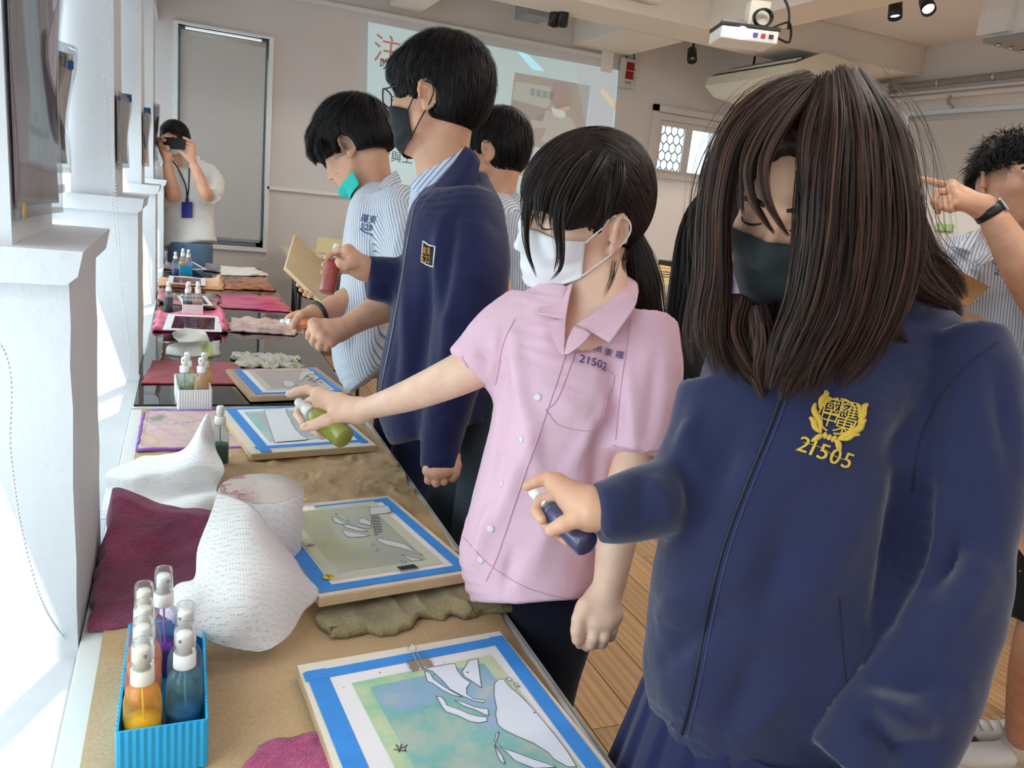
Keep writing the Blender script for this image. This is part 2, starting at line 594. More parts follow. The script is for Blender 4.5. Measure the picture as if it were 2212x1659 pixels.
w=bpy.data.objects.new('window_8',None)
COL.objects.link(w)
w.location=(4.66,YB,1.83)
w['kind']='structure'
x0,x1,z0,z1=4.30,5.02,1.83,2.33
mk('frame',*cat_meshes([box_vf(*q)for q in(((x0-.05,YB-.02,z0-.05),(x1+.05,YB+.06,z0)),((x0-.05,YB-.02,z1),(x1+.05,YB+.06,z1+.06)),((x0-.05,YB-.02,z0),(x0,YB+.06,z1)),((x1,YB-.02,z0),(x1+.05,YB+.06,z1)))]),M['wall'],w,smooth=False)
for s in(0,1):
 a=x0 if s==0 else(x0+x1)/2
 b=(x0+x1)/2 if s==0 else x1
 sq=[((a,YB+.01,z0),(b,YB+.04,z0+.035)),((a,YB+.01,z1-.05),(b,YB+.04,z1)),((a,YB+.01,z0+.035),(a+.045,YB+.04,z1-.05)),((b-.03,YB+.01,z0+.035),(b,YB+.04,z1-.05))]
 sh=mk('sash',*cat_meshes([box_vf(*q)for q in sq]),M['wall'],w,smooth=False)
 mk('pane',[(a+.04,YB+.025,z0+.03),(b-.02,YB+.025,z0+.03),(b-.02,YB+.025,z1-.04),(a+.04,YB+.025,z1-.04)],[(0,1,2,3)],M['glass'],sh,smooth=False)
bars=[]
for iz in range(6):
 for ix in range(6):
  cx_=4.345+.075*ix+(.037 if iz%2 else 0)
  cz=1.86+.085*iz
  if cx_>4.70:
   continue
  for dx,dz in((0,-.05),(-.037,.033),(.037,.033)):
   bars.append(tube_vf([(cx_,YB+.13,cz),(cx_+dx,YB+.13,cz+dz)],.006,4))
mk('grille',*cat_meshes(bars),pm('grille_grey',(110,130,128),.5),w,smooth=False)
area('window_daylight',((x0+x1)/2,YB+.19,(z0+z1)/2),(radians(90),0,0),x1-x0,z1-z0,7,(.85,1.0,.93))
d=bpy.data.objects.new('door_1',None)
COL.objects.link(d)
d.location=(4.7,YB,0)
d['kind']='structure'
mk('frame',*cat_meshes([box_vf(*q)for q in(((4.20,YB-.03,0),(4.26,YB,2.46)),((5.06,YB-.03,0),(5.12,YB,2.46)),((4.20,YB-.03,2.40),(5.12,YB,2.46)))]),M['wall'],d,smooth=False)
box('door_leaf',(4.27,YB-.018,.01),(5.05,YB,1.75),M['wall'],d,bev=.003)
w=bpy.data.objects.new('window_9',None)
COL.objects.link(w)
w.location=(XR,4.4,.95)
w['kind']='structure'
mk('frame',*cat_meshes([box_vf(*q)for q in(((XR+.06,3.2,.95),(XR+.1,5.68,1.0)),((XR+.06,3.2,2.51),(XR+.1,5.68,2.56)),((XR+.06,5.63,1.0),(XR+.1,5.68,2.51)),((XR+.06,4.4,1.0),(XR+.1,4.45,2.51)))]),M['alu'],w,smooth=False)
mk('pane',[(XR+.08,3.2,1.0),(XR+.08,5.63,1.0),(XR+.08,5.63,2.51),(XR+.08,3.2,2.51)],[(0,1,2,3)],M['glass'],w,smooth=False)
t=thing('roller_blind','wide pale roller blind behind the pointing boy','roller blind',(XR,4.4,1.0))
box('fabric',(XR+.015,3.2,.98),(XR+.018,5.585,2.49),M['blind'],t)
V,F=lathe_vf([(.03,3.2),(.03,5.585)],14,(XR+.03,0,2.49),np.array([[1,0,0],[0,0,-1],[0,1,0]]))
mk('roller',V,F,M['blind'],t)
area('window_daylight',(XR+.16,4.4,1.75),(0,radians(90),0),1.55,2.4,20,(.95,.98,1.0))
# the work table and what lies on it
TZ=.74
M['tabletop']=pm('table_laminate',(226,226,220),.35)
M['tableedge']=pm('table_edge',(176,178,172),.35)
M['mat']=pm('grey_green_mat',(222,218,190),.55,var=.08,vscale=3)
def glasstop():
 m,nt,b=newmat('table_glass')
 nt.nodes.remove(b)
 out=nt.nodes['Material Output']
 t=N(nt,'BsdfTransparent')
 t.inputs[0].default_value=rgb(246,250,246)
 g=N(nt,'BsdfGlossy')
 g.inputs['Roughness'].default_value=.015
 n=N(nt,'TexNoise',i_Scale=9.0,i_Detail=2.0)
 nt.links.new(coords(nt,(1,.6,1)),n.inputs['Vector'])
 bp=N(nt,'Bump',i_Strength=.06,i_Distance=.01)
 nt.links.new(n.outputs['Fac'],bp.inputs['Height'])
 nt.links.new(bp.outputs['Normal'],g.inputs['Normal'])
 fr=N(nt,'Fresnel',i_IOR=1.5)
 mr=N(nt,'Math',operation='MULTIPLY_ADD',i_1=1.5,i_2=.02,use_clamp=True)
 nt.links.new(fr.outputs[0],mr.inputs[0])
 mx=N(nt,'MixShader')
 nt.links.new(mr.outputs[0],mx.inputs[0])
 nt.links.new(t.outputs[0],mx.inputs[1])
 nt.links.new(g.outputs[0],mx.inputs[2])
 nt.links.new(mx.outputs[0],out.inputs['Surface'])
 return m
M['glasstop']=glasstop()
def table(name,label,y0,y1,x0=-.135,x1=.503):
 t=thing(name,label,'table',((x0+x1)/2,(y0+y1)/2,0))
 box('tabletop',(x0,y0,.712),(x1,y1,TZ-.002),M['tabletop'],t,bev=.002)
 mk('edge_band',*cat_meshes([box_vf((x1,y0,.71),(x1+.004,y1,TZ-.001)),box_vf((x0,y0-.004,.71),(x1,y0,TZ-.001)),box_vf((x0,y1,.71),(x1,y1+.004,TZ-.001))]),M['tableedge'],t,smooth=False)
 for lx in(x0+.06,x1-.09):
  for ly in(y0+.08,y1-.08):
   box('leg',(lx-.016,ly-.016,.0),(lx+.016,ly+.016,.712),M['blackmetal'],t,bev=.003)
 mk('apron',*cat_meshes([box_vf((x1-.10,y0+.08,.655),(x1-.08,y1-.08,.712)),box_vf((x0+.05,y0+.08,.655),(x0+.07,y1-.08,.712))]),M['blackmetal'],t,smooth=False)
 return t
table('work_table','white work table under the crumpled kraft paper',.22,2.34)
tb=table('work_table','long work table under glass by the pier wall',2.346,5.95)
box('table_mat',(-.128,2.365,TZ-.002),(.500,5.94,TZ),M['mat'],tb)
gl=box('glass_sheet',(-.131,2.362,TZ+.0002),(.501,5.945,TZ+.0055),M['glasstop'],None,bev=.001)
tag(gl,'clear glass sheet covering the grey green table','glass sheet')
TG=TZ+.0056
def kraftmat():
 m,nt,b=newmat('kraft_paper')
 v=coords(nt)
 n1=N(nt,'TexNoise',i_Scale=5.0,i_Detail=4.0)
 n2=N(nt,'TexNoise',i_Scale=260.0,i_Detail=2.0)
 n3=N(nt,'TexVoronoi',i_Scale=60.0)
 n4=N(nt,'TexNoise',i_Scale=7.0,i_Detail=2.0)
 for n in(n1,n2,n3,n4):
  nt.links.new(v,n.inputs['Vector'])
 c=ramp(nt,n1.outputs['Fac'],[(.3,rgb(184,150,108)),(.7,rgb(206,174,132))])
 c=mixc(nt,.12,c,ramp(nt,n2.outputs['Fac'],[(.35,rgb(120,90,60)),(.65,rgb(230,205,165))]))
 spots=ramp(nt,n3.outputs['Distance'],[(.0,(1,1,1,1)),(.055,(0,0,0,1))])
 mul=N(nt,'Math',operation='MULTIPLY')
 nt.links.new(spots,mul.inputs[0])
 nt.links.new(ramp(nt,n4.outputs['Fac'],[(.58,(0,0,0,1)),(.64,(.7,.7,.7,1))]),mul.inputs[1])
 c=mixc(nt,mul.outputs[0],c,rgb(92,72,52))
 nt.links.new(c,b.inputs['Base Color'])
 b.inputs['Roughness'].default_value=.6
 bp=N(nt,'Bump',i_Strength=.12,i_Distance=.004)
 nt.links.new(n2.outputs['Fac'],bp.inputs['Height'])
 nt.links.new(bp.outputs['Normal'],b.inputs['Normal'])
 return m
def grid_faces(nx,ny):
 i=np.arange(nx-1)[None,:]+np.arange(ny-1)[:,None]*nx
 i=i.ravel()
 return np.stack([i,i+1,i+1+nx,i+nx],1)
def crumple(P,sc,seed):
 """creased paper height: folded ridges from several warped noise fields"""
 w=fbm(P*sc*.6,seed,2)[:,None]*.5
 a=np.abs(vnoise(P*sc+w,seed+3))
 b=np.abs(vnoise(P*sc*1.9+w*2,seed+5))
 c=np.abs(vnoise(P*sc*3.7+w*3,seed+9))
 return 1-(a*.6+b*.35+c*.2)*1.5
nx,ny=130,330
gx,gy=np.meshgrid(np.linspace(-.106,.492,nx),np.linspace(.24,2.285,ny))
P=np.stack([gx.ravel(),gy.ravel(),np.zeros(nx*ny)],1)
edge=np.clip(np.minimum(P[:,0]+.106,.492-P[:,0])/.05,0,1)
zone=np.clip((P[:,1]-1.45)/.2,.12,1)*np.clip((P[:,0]-.0)/.1,.35,1)
h=np.clip(crumple(P,16,5),0,1)*.010*zone+np.clip(fbm(P*5,9,2),0,1)*.002
h+=.006*np.exp(-((P[:,1]-1.84+.03*P[:,0])/.012)**2)*np.clip(P[:,0]/.1,0,1)
Pk=P.copy()
Pk[:,2]=TZ+.0008+h
Pk[:,0]+=(P[:,0]>.45)*fbm(P*np.array([0,9,0])+3,4,3)*.006
Pk[:,1]+=(P[:,1]>2.2)*(fbm(P*np.array([11,0,0])+1,2,3)*.008)
_d=np.clip((.0-Pk[:,0])/.106,0,1)*np.clip((Pk[:,1]-2.0)/.28,0,1)
Pk[:,2]+=.012*_d**3
kp=mk('kraft_paper',Pk,grid_faces(nx,ny),kraftmat())
tag(kp,'brown kraft paper sheet spread crumpled over the white work table','paper')
# cloths
def clothmat(name,stops,scale=14.0,fuzz=.5,fscale=420.0,rough=.9,stretch=(1,1,1),blot=None,rotz=.0):
 m,nt,b=newmat(name)
 v=coords(nt,stretch,rot=(0,0,rotz))
 n1=N(nt,'TexNoise',i_Scale=scale,i_Detail=5.0,i_Roughness=.6)
 nt.links.new(v,n1.inputs['Vector'])
 n2=N(nt,'TexNoise',i_Scale=fscale,i_Detail=2.0)
 nt.links.new(coords(nt),n2.inputs['Vector'])
 k=len(stops)
 c=ramp(nt,n1.outputs['Fac'],[(.28+.44*i/max(1,k-1),rgb(s))for i,s in enumerate(stops)])
 if blot:
  for q,(col,sc,thr)in enumerate(blot):
   nb=N(nt,'TexNoise',noise_dimensions='4D',i_Scale=sc,i_W=q*3.7,i_Detail=5.0,i_Roughness=.65)
   nt.links.new(coords(nt),nb.inputs['Vector'])
   c=mixc(nt,ramp(nt,nb.outputs['Fac'],[(thr,(0,0,0,1)),(thr+.08,(.85,.85,.85,1))]),c,rgb(col))
 c=mixc(nt,.35,c,ramp(nt,n2.outputs['Fac'],[(.3,(.25,.25,.25,1)),(.7,(.8,.8,.8,1))]),'SOFT_LIGHT')
 nt.links.new(c,b.inputs['Base Color'])
 b.inputs['Roughness'].default_value=rough
 b.inputs['Specular IOR Level'].default_value=.2
 b.inputs['Sheen Weight'].default_value=.25
 bp=N(nt,'Bump',i_Strength=fuzz,i_Distance=.004)
 nt.links.new(n2.outputs['Fac'],bp.inputs['Height'])
 nt.links.new(bp.outputs['Normal'],b.inputs['Normal'])
 return m
def cloth(name,label,quad,mat,nx=70,ny=50,h0=.004,amp=.01,freq=9.0,folds=(0,0,0),ragged=.006,seed=1,z0=TG,cat='cloth',hem=None,lift=None,plane=True,group=None):
 """a cloth lying on the table: quad = near-left, near-right, far-right, far-left in world xy"""
 q=[np.array(p[:2],float)for p in quad]
 u,v=np.meshgrid(np.linspace(0,1,nx),np.linspace(0,1,ny))
 u,v=u.ravel(),v.ravel()
 XY=(q[0][None]*((1-u)*(1-v))[:,None]+q[1][None]*(u*(1-v))[:,None]+q[2][None]*(u*v)[:,None]+q[3][None]*((1-u)*v)[:,None])
 P=np.stack([XY[:,0],XY[:,1],np.zeros(len(u))],1)
 e=np.minimum(np.minimum(u,1-u),np.minimum(v,1-v))
 ew=np.clip(1-e*8,0,1)
 P[:,0]+=ragged*ew*fbm(P*28+seed,seed,2)
 P[:,1]+=ragged*ew*fbm(P*28+seed+50,seed+1,2)
 hgt=np.clip(.5+.6*fbm(P*freq+seed*3.1,seed+2,3),0,2)*amp
 fa,fw,fdir=folds
 if fa:
  ph=(P[:,0]*cos(fdir)+P[:,1]*sin(fdir))*2*pi/fw+2.2*fbm(P*freq*.8,seed+6,2)
  hgt+=fa*ridge(ph/2,1.6)*(.55+.6*vnoise(P*freq*1.1,seed+8))
 if lift is not None:
  hgt+=lift(u,v)
 hgt=np.maximum(hgt,0)*np.clip(.35+e*14,0,1)
 if hem:
  hgt+=hem*np.exp(-((e-.018)/.012)**2)
 n=len(P)
 top=P.copy()
 top[:,2]=z0+.001+h0+hgt
 bot=P.copy()
 bot[:,2]=z0+.0003+hgt*.5
 F=grid_faces(nx,ny)
 idx=np.arange(n).reshape(ny,nx)
 rim=np.r_[idx[0,:-1],idx[:-1,-1],idx[-1,:0:-1],idx[:0:-1,0]]
 r2=np.roll(rim,-1)
 S=np.stack([rim,rim+n,r2+n,r2],1)
 FF=np.vstack([F,F[:,::-1]+n,S])
 o=mk(name,np.vstack([top,bot]),FF,mat)
 return tag(o,label,cat,group)
def zq(*pts,z=TZ+.008):
 return[onz(a,b,z)for a,b in pts]
MAROON=clothmat('maroon_towel',[(104,38,70),(130,50,84),(150,66,96)],14,1.0,340)
cloth('towel','maroon towel bunched against the first pier beside the paper roll',zq((185,1355),(400,1352),(480,1130),(238,1122)),MAROON,110,100,.004,.014,9,(.005,.11,2.3),.006,3,TZ+.001,lift=lambda u,v:.045*np.clip((v-.35)/.5,0,1)**2*np.clip(1.15-u*.5,0,1)+.03*np.exp(-((u-.1)/.2)**2)*v)
cloth('towel','magenta terry towel under the blue basket and the closest board',[(-.04,.60),(.24,.58),(.235,.868),(.085,.846)],clothmat('magenta_terry',[(140,50,92),(176,72,118),(190,92,134)],30,1.0,300),70,60,.006,.006,12,ragged=.008,seed=5,z0=TZ+.002)
OLIVE=clothmat('stained_terry',[(122,118,88),(158,142,100),(176,158,122)],12,1.0,300,blot=[((196,120,72),9,.60),((70,100,84),13,.62),((172,178,92),10,.60),((84,84,80),16,.64)])
cloth('rag','stained olive terry rag crumpled under the lime board',[(.20,1.06),(.515,1.10),(.52,1.30),(.21,1.29)],OLIVE,110,60,.008,.010,16,(.010,.06,.1),.016,8,TZ+.002,lift=lambda u,v:-.0*u)
cloth('towel','pale towel with paint smears and a purple hem',zq((296,972),(550,968),(540,888),(313,888)),clothmat('painted_towel',[(206,170,178),(216,184,170),(200,158,186)],9,.6,380,stretch=(1,2,1),blot=[((196,172,96),7,.56),((112,132,104),12,.60),((58,92,168),16,.64),((176,96,120),14,.63),((92,78,110),18,.63)]),90,80,.004,.005,8,(.003,.05,.6),.003,11,TZ+.002,hem=.003)
PUR=pm('purple_hem',(150,96,190),.9,bump=.4,bscale=300)
_q=zq((296,972),(550,968),(540,888),(313,888))
tw=[o for o in COL.objects if o.get('label','').startswith('pale towel with paint')][0]
for a,b in((0,3),(3,2),(0,1)):
 mk('hem',*tube_vf(wob(spline([_q[a],(_q[a]+_q[b])/2,_q[b]],60),.002,40,3),.0045,6),PUR,tw)
cloth('cloth','flat dark red cloth behind the white ribbed basket',zq((305,828),(527,830),(517,784),(331,779),z=TG+.003),clothmat('red_cloth',[(128,34,44),(156,48,58),(164,60,66)],14,.4),70,60,.003,.003,8,(.003,.11,2.2),.003,13)
cloth('rag','crumpled grey and olive patterned rag behind the brown board',zq((515,790),(650,790),(655,770),(500,758),z=TG+.01),clothmat('patterned_rag',[(176,164,148),(204,194,178),(170,154,146)],30,.4,blot=[((140,144,76),14,.55),((200,140,146),16,.60),((84,86,82),34,.55)]),150,100,.003,.010,22,(.018,.035,.5),.02,17)
cloth('cloth','bright pink cloth under the white stencil frame',zq((335,712),(492,716),(480,672),(340,676),z=TG+.008),clothmat('pink_cloth',[(206,84,120),(228,112,142),(236,138,160)],14,.4),80,60,.003,.010,7,(.012,.08,1.4),.010,19,lift=lambda u,v:.03*np.exp(-((u-.97)/.08)**2)+.02*np.exp(-(u/.08)**2))
cloth('cloth','wrinkled beige pink cloth in front of the boy with a teal mask',zq((497,712),(640,722),(650,694),(500,684),z=TG+.01),clothmat('beige_cloth',[(196,160,150),(214,182,170),(222,196,184)],20,.5),110,80,.003,.012,16,(.024,.045,1.35),.014,23)
cloth('cloth','long magenta cloth with an orange middle',zq((482,662),(632,672),(600,642),(472,634),z=TG+.008),clothmat('magenta_cloth',[(168,50,100),(190,66,110),(196,92,96)],8,.4,blot=[((204,96,70),5,.52)]),100,70,.003,.010,9,(.015,.09,1.45),.012,29)
cloth('cloth','crinkled rust brown cloth at the far table edge',zq((485,622),(595,627),(572,600),(487,606),z=TG+.008),clothmat('rust_cloth',[(140,82,56),(170,106,74),(184,124,90)],14,.5),100,60,.003,.014,11,(.016,.06,1.2),.014,31)
cloth('cloth','peach orange cloth under the second stencil frame',zq((340,617),(482,626),(483,600),(345,600),z=TG+.006),clothmat('peach_cloth',[(206,142,100),(228,172,128),(236,186,148)],12,.4),100,60,.003,.008,7,(.018,.12,1.3),.010,37,lift=lambda u,v:.03*np.exp(-((u-.93)/.06)**2)*v)
cloth('cloth','dusky rose cloth rolled behind the navy bottle',zq((342,652),(472,666),(470,646),(345,640),z=TG+.006),clothmat('rose_cloth',[(150,92,96),(190,130,128),(206,152,146)],14,.4),90,60,.003,.008,7,(.014,.1,1.4),.010,41,lift=lambda u,v:.05*np.exp(-(u/.14)**2))
cloth('cloth','white cloth with a pink blush at the table end',zq((478,592),(582,594),(552,580),(466,572),z=TG+.01),clothmat('blush_cloth',[(222,212,198),(232,224,212),(226,200,188)],9,.4,blot=[((214,150,132),6,.55)]),90,50,.003,.014,6,(.012,.12,1.1),.014,43)
cloth('cloth','dark taupe cloth beneath the grey tablet frame',zq((440,582),(478,588),(474,574),(448,570),z=TG+.008),clothmat('taupe_cloth',[(92,80,82),(120,106,106),(134,120,118)],12,.4),60,40,.003,.015,8,(.012,.08,.4),.010,47)
cloth('cloth','folded brown cloth at the far corner by the pier wall',zq((354,580),(390,582),(388,570),(358,568),z=TG+.008),clothmat('brown_cloth',[(84,62,62),(104,78,76),(120,92,88)],12,.4),50,40,.003,.02,8,(.012,.08,.4),.010,53)
# drawing boards with masked sheets and stencils
M['boardwood']=pm('board_wood',(206,178,138),.55,var=.1,vscale=14,bump=.15,bscale=30,bstretch=(1,12,12))
M['boardpaint']=pm('board_paint',(232,222,204),.5,var=.03,vscale=10)
M['tape']=pm('blue_masking_tape',(60,142,222),.55,var=.06,vscale=30)
M['outline']=pm('cut_line',(96,104,106),.5)
def papermat(name,base,dots):
 m,nt,b=newmat(name)
 v=coords(nt)
 vo=N(nt,'TexVoronoi',i_Scale=45.0,i_Randomness=1.0)
 n=N(nt,'TexNoise',i_Scale=9.0)
 nt.links.new(v,vo.inputs['Vector'])
 nt.links.new(v,n.inputs['Vector'])
 ml=N(nt,'Math',operation='MULTIPLY')
 nt.links.new(ramp(nt,vo.outputs['Distance'],[(.05,(1,1,1,1)),(.09,(0,0,0,1))]),ml.inputs[0])
 nt.links.new(ramp(nt,n.outputs['Fac'],[(.5,(0,0,0,1)),(.56,(1,1,1,1))]),ml.inputs[1])
 nt.links.new(mixc(nt,ml.outputs[0],rgb(base),rgb(dots)),b.inputs['Base Color'])
 b.inputs['Roughness'].default_value=.7
 return m
def filmmat(name,stops,scale=9.0,rough=.12,seed=.0,spots=None):
 m,nt,b=newmat(name)
 n=N(nt,'TexNoise',noise_dimensions='4D',i_Scale=scale,i_W=seed,i_Detail=4.0,i_Roughness=.62)
 nt.links.new(coords(nt),n.inputs['Vector'])
 k=len(stops)
 c=ramp(nt,n.outputs['Fac'],[(.28+.44*i/(k-1),rgb(s))for i,s in enumerate(stops)])
 if spots:
  vo=N(nt,'TexVoronoi',i_Scale=110.0)
  n2=N(nt,'TexNoise',i_Scale=10.0)
  nt.links.new(coords(nt),vo.inputs['Vector'])
  nt.links.new(coords(nt),n2.inputs['Vector'])
  ml=N(nt,'Math',operation='MULTIPLY')
  nt.links.new(ramp(nt,vo.outputs['Distance'],[(.06,(1,1,1,1)),(.1,(0,0,0,1))]),ml.inputs[0])
  nt.links.new(ramp(nt,n2.outputs['Fac'],[(.48,(0,0,0,1)),(.56,(1,1,1,1))]),ml.inputs[1])
  c=mixc(nt,ml.outputs[0],c,rgb(spots))
 nt.links.new(c,b.inputs['Base Color'])
 b.inputs['Roughness'].default_value=rough
 b.inputs['Specular IOR Level'].default_value=.5
 return m
class Board:
 def __init__(s,name,label,nl,nr,fr,thick,paint,loc=None):
  s.o=np.array(nl,float)
  s.u=np.array(nr,float)-s.o
  s.w=np.linalg.norm(s.u)
  s.u/=s.w
  v=np.array(fr,float)-np.array(nr,float)
  v-=s.u*(v@s.u)
  s.l=np.linalg.norm(v)
  s.v=v/s.l
  s.n=np.cross(s.u,s.v)
  s.th=thick
  s.t=thing(name,label,'drawing board',s.P(s.w/2,s.l/2,-thick))
  V,F=box_vf((0,0,-thick),(s.w,s.l,-.0006),.002)
  mk('board',V@np.array([s.u,s.v,s.n])+s.o,F,M['boardwood'],s.t,smooth=False)
  V,F=box_vf((.001,.001,-.0006),(s.w-.001,s.l-.001,0))
  mk('painted_face',V@np.array([s.u,s.v,s.n])+s.o,F,paint,s.t,smooth=False)
 def P(s,a,b,h=.0):
  return s.o+s.u*a+s.v*b+s.n*h
 def slab(s,name,a0,b0,a1,b1,h0,h1,mat,ang=.0,label=None,parent=None):
  V,F=box_vf((a0,b0,h0),(a1,b1,h1))
  if ang:
   c=np.array([(a0+a1)/2,(b0+b1)/2,0])
   R=np.array([[cos(ang),-sin(ang),0],[sin(ang),cos(ang),0],[0,0,1]])
   V=(V-c)@R.T+c
  return mk(name,V@np.array([s.u,s.v,s.n])+s.o,F,mat,parent or s.t,smooth=False,label=label)
 def hit(s,a,b,h=.0):
  """point of the board's plane seen at a pixel, in world space"""
  r=ray(a,b)
  return EYE+r*(((s.P(0,0,h)-EYE)@s.n)/(r@s.n))
 def shape(s,pts,h,mat,parent,name='cutout',rim=True):
  P=[s.hit(a,b,h)for a,b in pts]
  c=np.mean(P,0)
  n=len(P)
  V=[p for p in P]+[p-s.n*.0004 for p in P]
  F=[tuple(range(n)),tuple(range(n,2*n))[::-1]]+[(i,n+i,n+(i+1)%n,(i+1)%n)for i in range(n)]
  bm=bmesh.new()
  vs=[bm.verts.new(Vector(v))for v in V]
  f0=bm.faces.new(vs[:n])
  for i in range(n):
   bm.faces.new((vs[i],vs[n+i],vs[n+(i+1)%n],vs[(i+1)%n]))
  bmesh.ops.triangulate(bm,faces=[f0])
  bm.normal_update()
  bm.verts.index_update()
  VV=np.array([tuple(v.co)for v in bm.verts])
  FF=[tuple(v.index for v in f.verts)for f in bm.faces]
  bm.free()
  if s.n@np.cross(VV[FF[-1][1]]-VV[FF[-1][0]],VV[FF[-1][2]]-VV[FF[-1][0]])<0:
   FF=[f[::-1]for f in FF]
  o=mk(name,VV,FF,mat,parent,smooth=False)
  if rim:
   L=np.array(P+[P[0]])+s.n*.0001
   mk('cut_edge',*tube_vf(L,.00055,4),M['outline'],parent if parent.parent is None else parent)
  return o
 def clip(s,a,b,ang=.0,name='binder_clip',label=None,up=True,scale=1.0):
  """a small binder clip gripping the edge: spring body plus two wire arms"""
  w,d,hh=.016*scale,.011*scale,.008*scale
  c=s.P(a,b)
  e1=s.u*cos(ang)+s.v*sin(ang)
  e2=-s.u*sin(ang)+s.v*cos(ang)
  ax=np.array([e1,e2,s.n])
  t=thing(name,label,'binder clip',c)
  prof=[(-d,.0006),(d,hh*.5),(d,hh*.5+.001),(-d,.0026)]
  V=[(x*w,y,z)for x in(-1,1)for y,z in prof]
  V+=[(x*w,y,z)for x in(-1,1)for y,z in((d,-.003),(d+.0015,-.003),(d+.0015,hh*.5+.001),(d,hh*.5+.001))]
  F=[]
  for k in(0,8):
   F+=[(k,k+1,k+5,k+4),(k+1,k+2,k+6,k+5),(k+2,k+3,k+7,k+6),(k+3,k,k+4,k+7),(k,k+3,k+2,k+1),(k+4,k+5,k+6,k+7)]
  mk('spring_body',np.array(V)@ax+c,F,M['steel'],t,smooth=False)
  L=.034*scale if up else .014*scale
  sg=1 if up else-1
  pts=[(-.004*scale,-d,.003),(-.003*scale,sg*(d+L*.45),.007 if up else .004),(-.006*scale,sg*(d+L*.72),.009 if up else .004),(0,sg*(d+L*.98),.010 if up else .004),(.006*scale,sg*(d+L*.72),.009 if up else .004),(.003*scale,sg*(d+L*.45),.007 if up else .004),(.004*scale,-d,.003)]
  mk('wire_arm',*tube_vf(spline(np.array(pts)@ax+c,40),.0009*scale,6),M['steel'],t)
  return t
# the closest board: teal sprayed stencil
b1=Board('drawing_board','cream board with teal sprayed stencil closest to the navy jacket girl',onz(683,1430,.762)+np.array([.003,-.41,0]),onz(1105,1358,.762)+np.array([.01,-.41,0]),onz(1105,1358,.762),.016,M['boardpaint'])
w_,l_=b1.w,b1.l
b1.slab('paper_sheet',.022,.012,w_-.014,l_-.020,.0002,.0008,papermat('splattered_paper',(238,232,232),(70,74,92)))
b1.slab('tape_strip',.010,.01,.038,l_-.020,.0009,.0013,M['tape'],.012)
b1.slab('tape_strip',.004,l_-.040,w_-.005,l_-.020,.0013,.0018,M['tape'],.02)
b1.slab('tape_strip',w_-.030,.012,w_-.008,l_-.016,.0018,.0022,M['tape'],-.02)
FT=filmmat('teal_film',[(150,190,190),(176,190,176),(128,186,176),(150,178,206),(182,196,182)],10,.14,2.0,(70,88,120))
FB=filmmat('film_border',[(196,212,150),(210,214,178),(150,200,160),(176,214,204)],9,.3,5.0)
st=b1.slab('stencil_border',.066,-.0,w_-.040,l_-.062,.0014,.0024,FB,.03)
b1.slab('stencil_film',.086,.004,w_-.058,l_-.079,.0024,.0027,FT,.03,parent=st)
PW=papermat('lilac_white_paper',(226,228,240),(40,50,130))
zz=lambda pts:[(660+x/3.16,1340+y/3.16)for x,y in pts]
for pts in([(806,330),(985,298),(1020,296),(1035,340),(1070,388),(1125,425),(1098,462),(1100,505),(1150,538),(1228,545),(1220,562),(1150,550),(1080,520),(985,470),(930,405),(870,350)],[(812,345),(850,360),(872,400),(940,450),(1010,492),(1070,525),(1000,510),(930,475),(870,430),(830,415)],[(1110,275),(1175,264),(1190,380),(1202,462),(1150,425),(1085,385),(1068,350),(1090,315)],[(890,518),(925,522),(948,545),(965,580),(1040,605),(1120,640),(1180,655),(1235,660),(1240,690),(1180,700),(1120,690),(1040,650),(960,625),(935,595)],[(1016,545),(1080,560),(1150,590),(1200,600),(1245,605),(1250,650),(1215,640),(1160,612),(1080,585)],[(1290,430),(1320,402),(1352,402),(1380,440),(1412,470),(1440,492),(1480,530),(1540,590),(1600,660),(1700,780),(1790,900),(1850,1000),(1790,1000),(1690,945),(1660,905),(1560,840),(1440,790),(1350,745),(1310,710),(1296,640),(1304,600),(1286,510)],[(1322,760),(1300,830),(1340,870),(1440,905),(1560,950),(1640,975),(1710,1004),(1560,1010),(1430,960),(1360,890),(1300,850),(1290,820),(1300,775)],[(1290,850),(1310,880),(1345,930),(1362,980),(1330,962),(1310,925)],[(1366,395),(1395,392),(1410,408),(1390,414)],[(1420,425),(1445,430),(1462,452),(1435,448)]):
 b1.shape(zz(pts),.0031,PW,st)
M['ink']=pm('ink',(36,36,46),.5)
def text_mesh(txt,size,ext=.0):
 """outline of a piece of writing as mesh triangles in its own plane (x right, y up), centred"""
 cu=bpy.data.curves.new('t','FONT')
 cu.body=txt
 cu.size=size
 cu.align_x='CENTER'
 cu.align_y='CENTER'
 cu.extrude=ext
 cu.resolution_u=3
 o=bpy.data.objects.new('t',cu)
 COL.objects.link(o)
 dg=bpy.context.evaluated_depsgraph_get()
 me=o.evaluated_get(dg).to_mesh()
 V=np.array([tuple(v.co)for v in me.vertices]).reshape(-1,3)
 F=[tuple(p.vertices)for p in me.polygons]
 bpy.data.objects.remove(o)
 bpy.data.curves.remove(cu)
 return V,F
def text_at(name,txt,size,c,ax,mat,parent,h=.0004):
 V,F=text_mesh(txt,size)
 if not len(V):
  return None
 return mk(name,V@np.array(ax)+np.array(c)+np.array(ax)[2]*h,F,mat,parent,smooth=False)
def plane_axes(bd,ang):
 e1=bd.u*cos(ang)+bd.v*sin(ang)
 return np.array([e1,np.cross(bd.n,e1),bd.n])
text_at('ink_mark','长',.017,b1.hit(868,1617,.003),plane_axes(b1,radians(60)),M['ink'],st)
b1.clip(.163,l_-.055,.03,label='steel binder clip on the teal stencil with its arm raised')
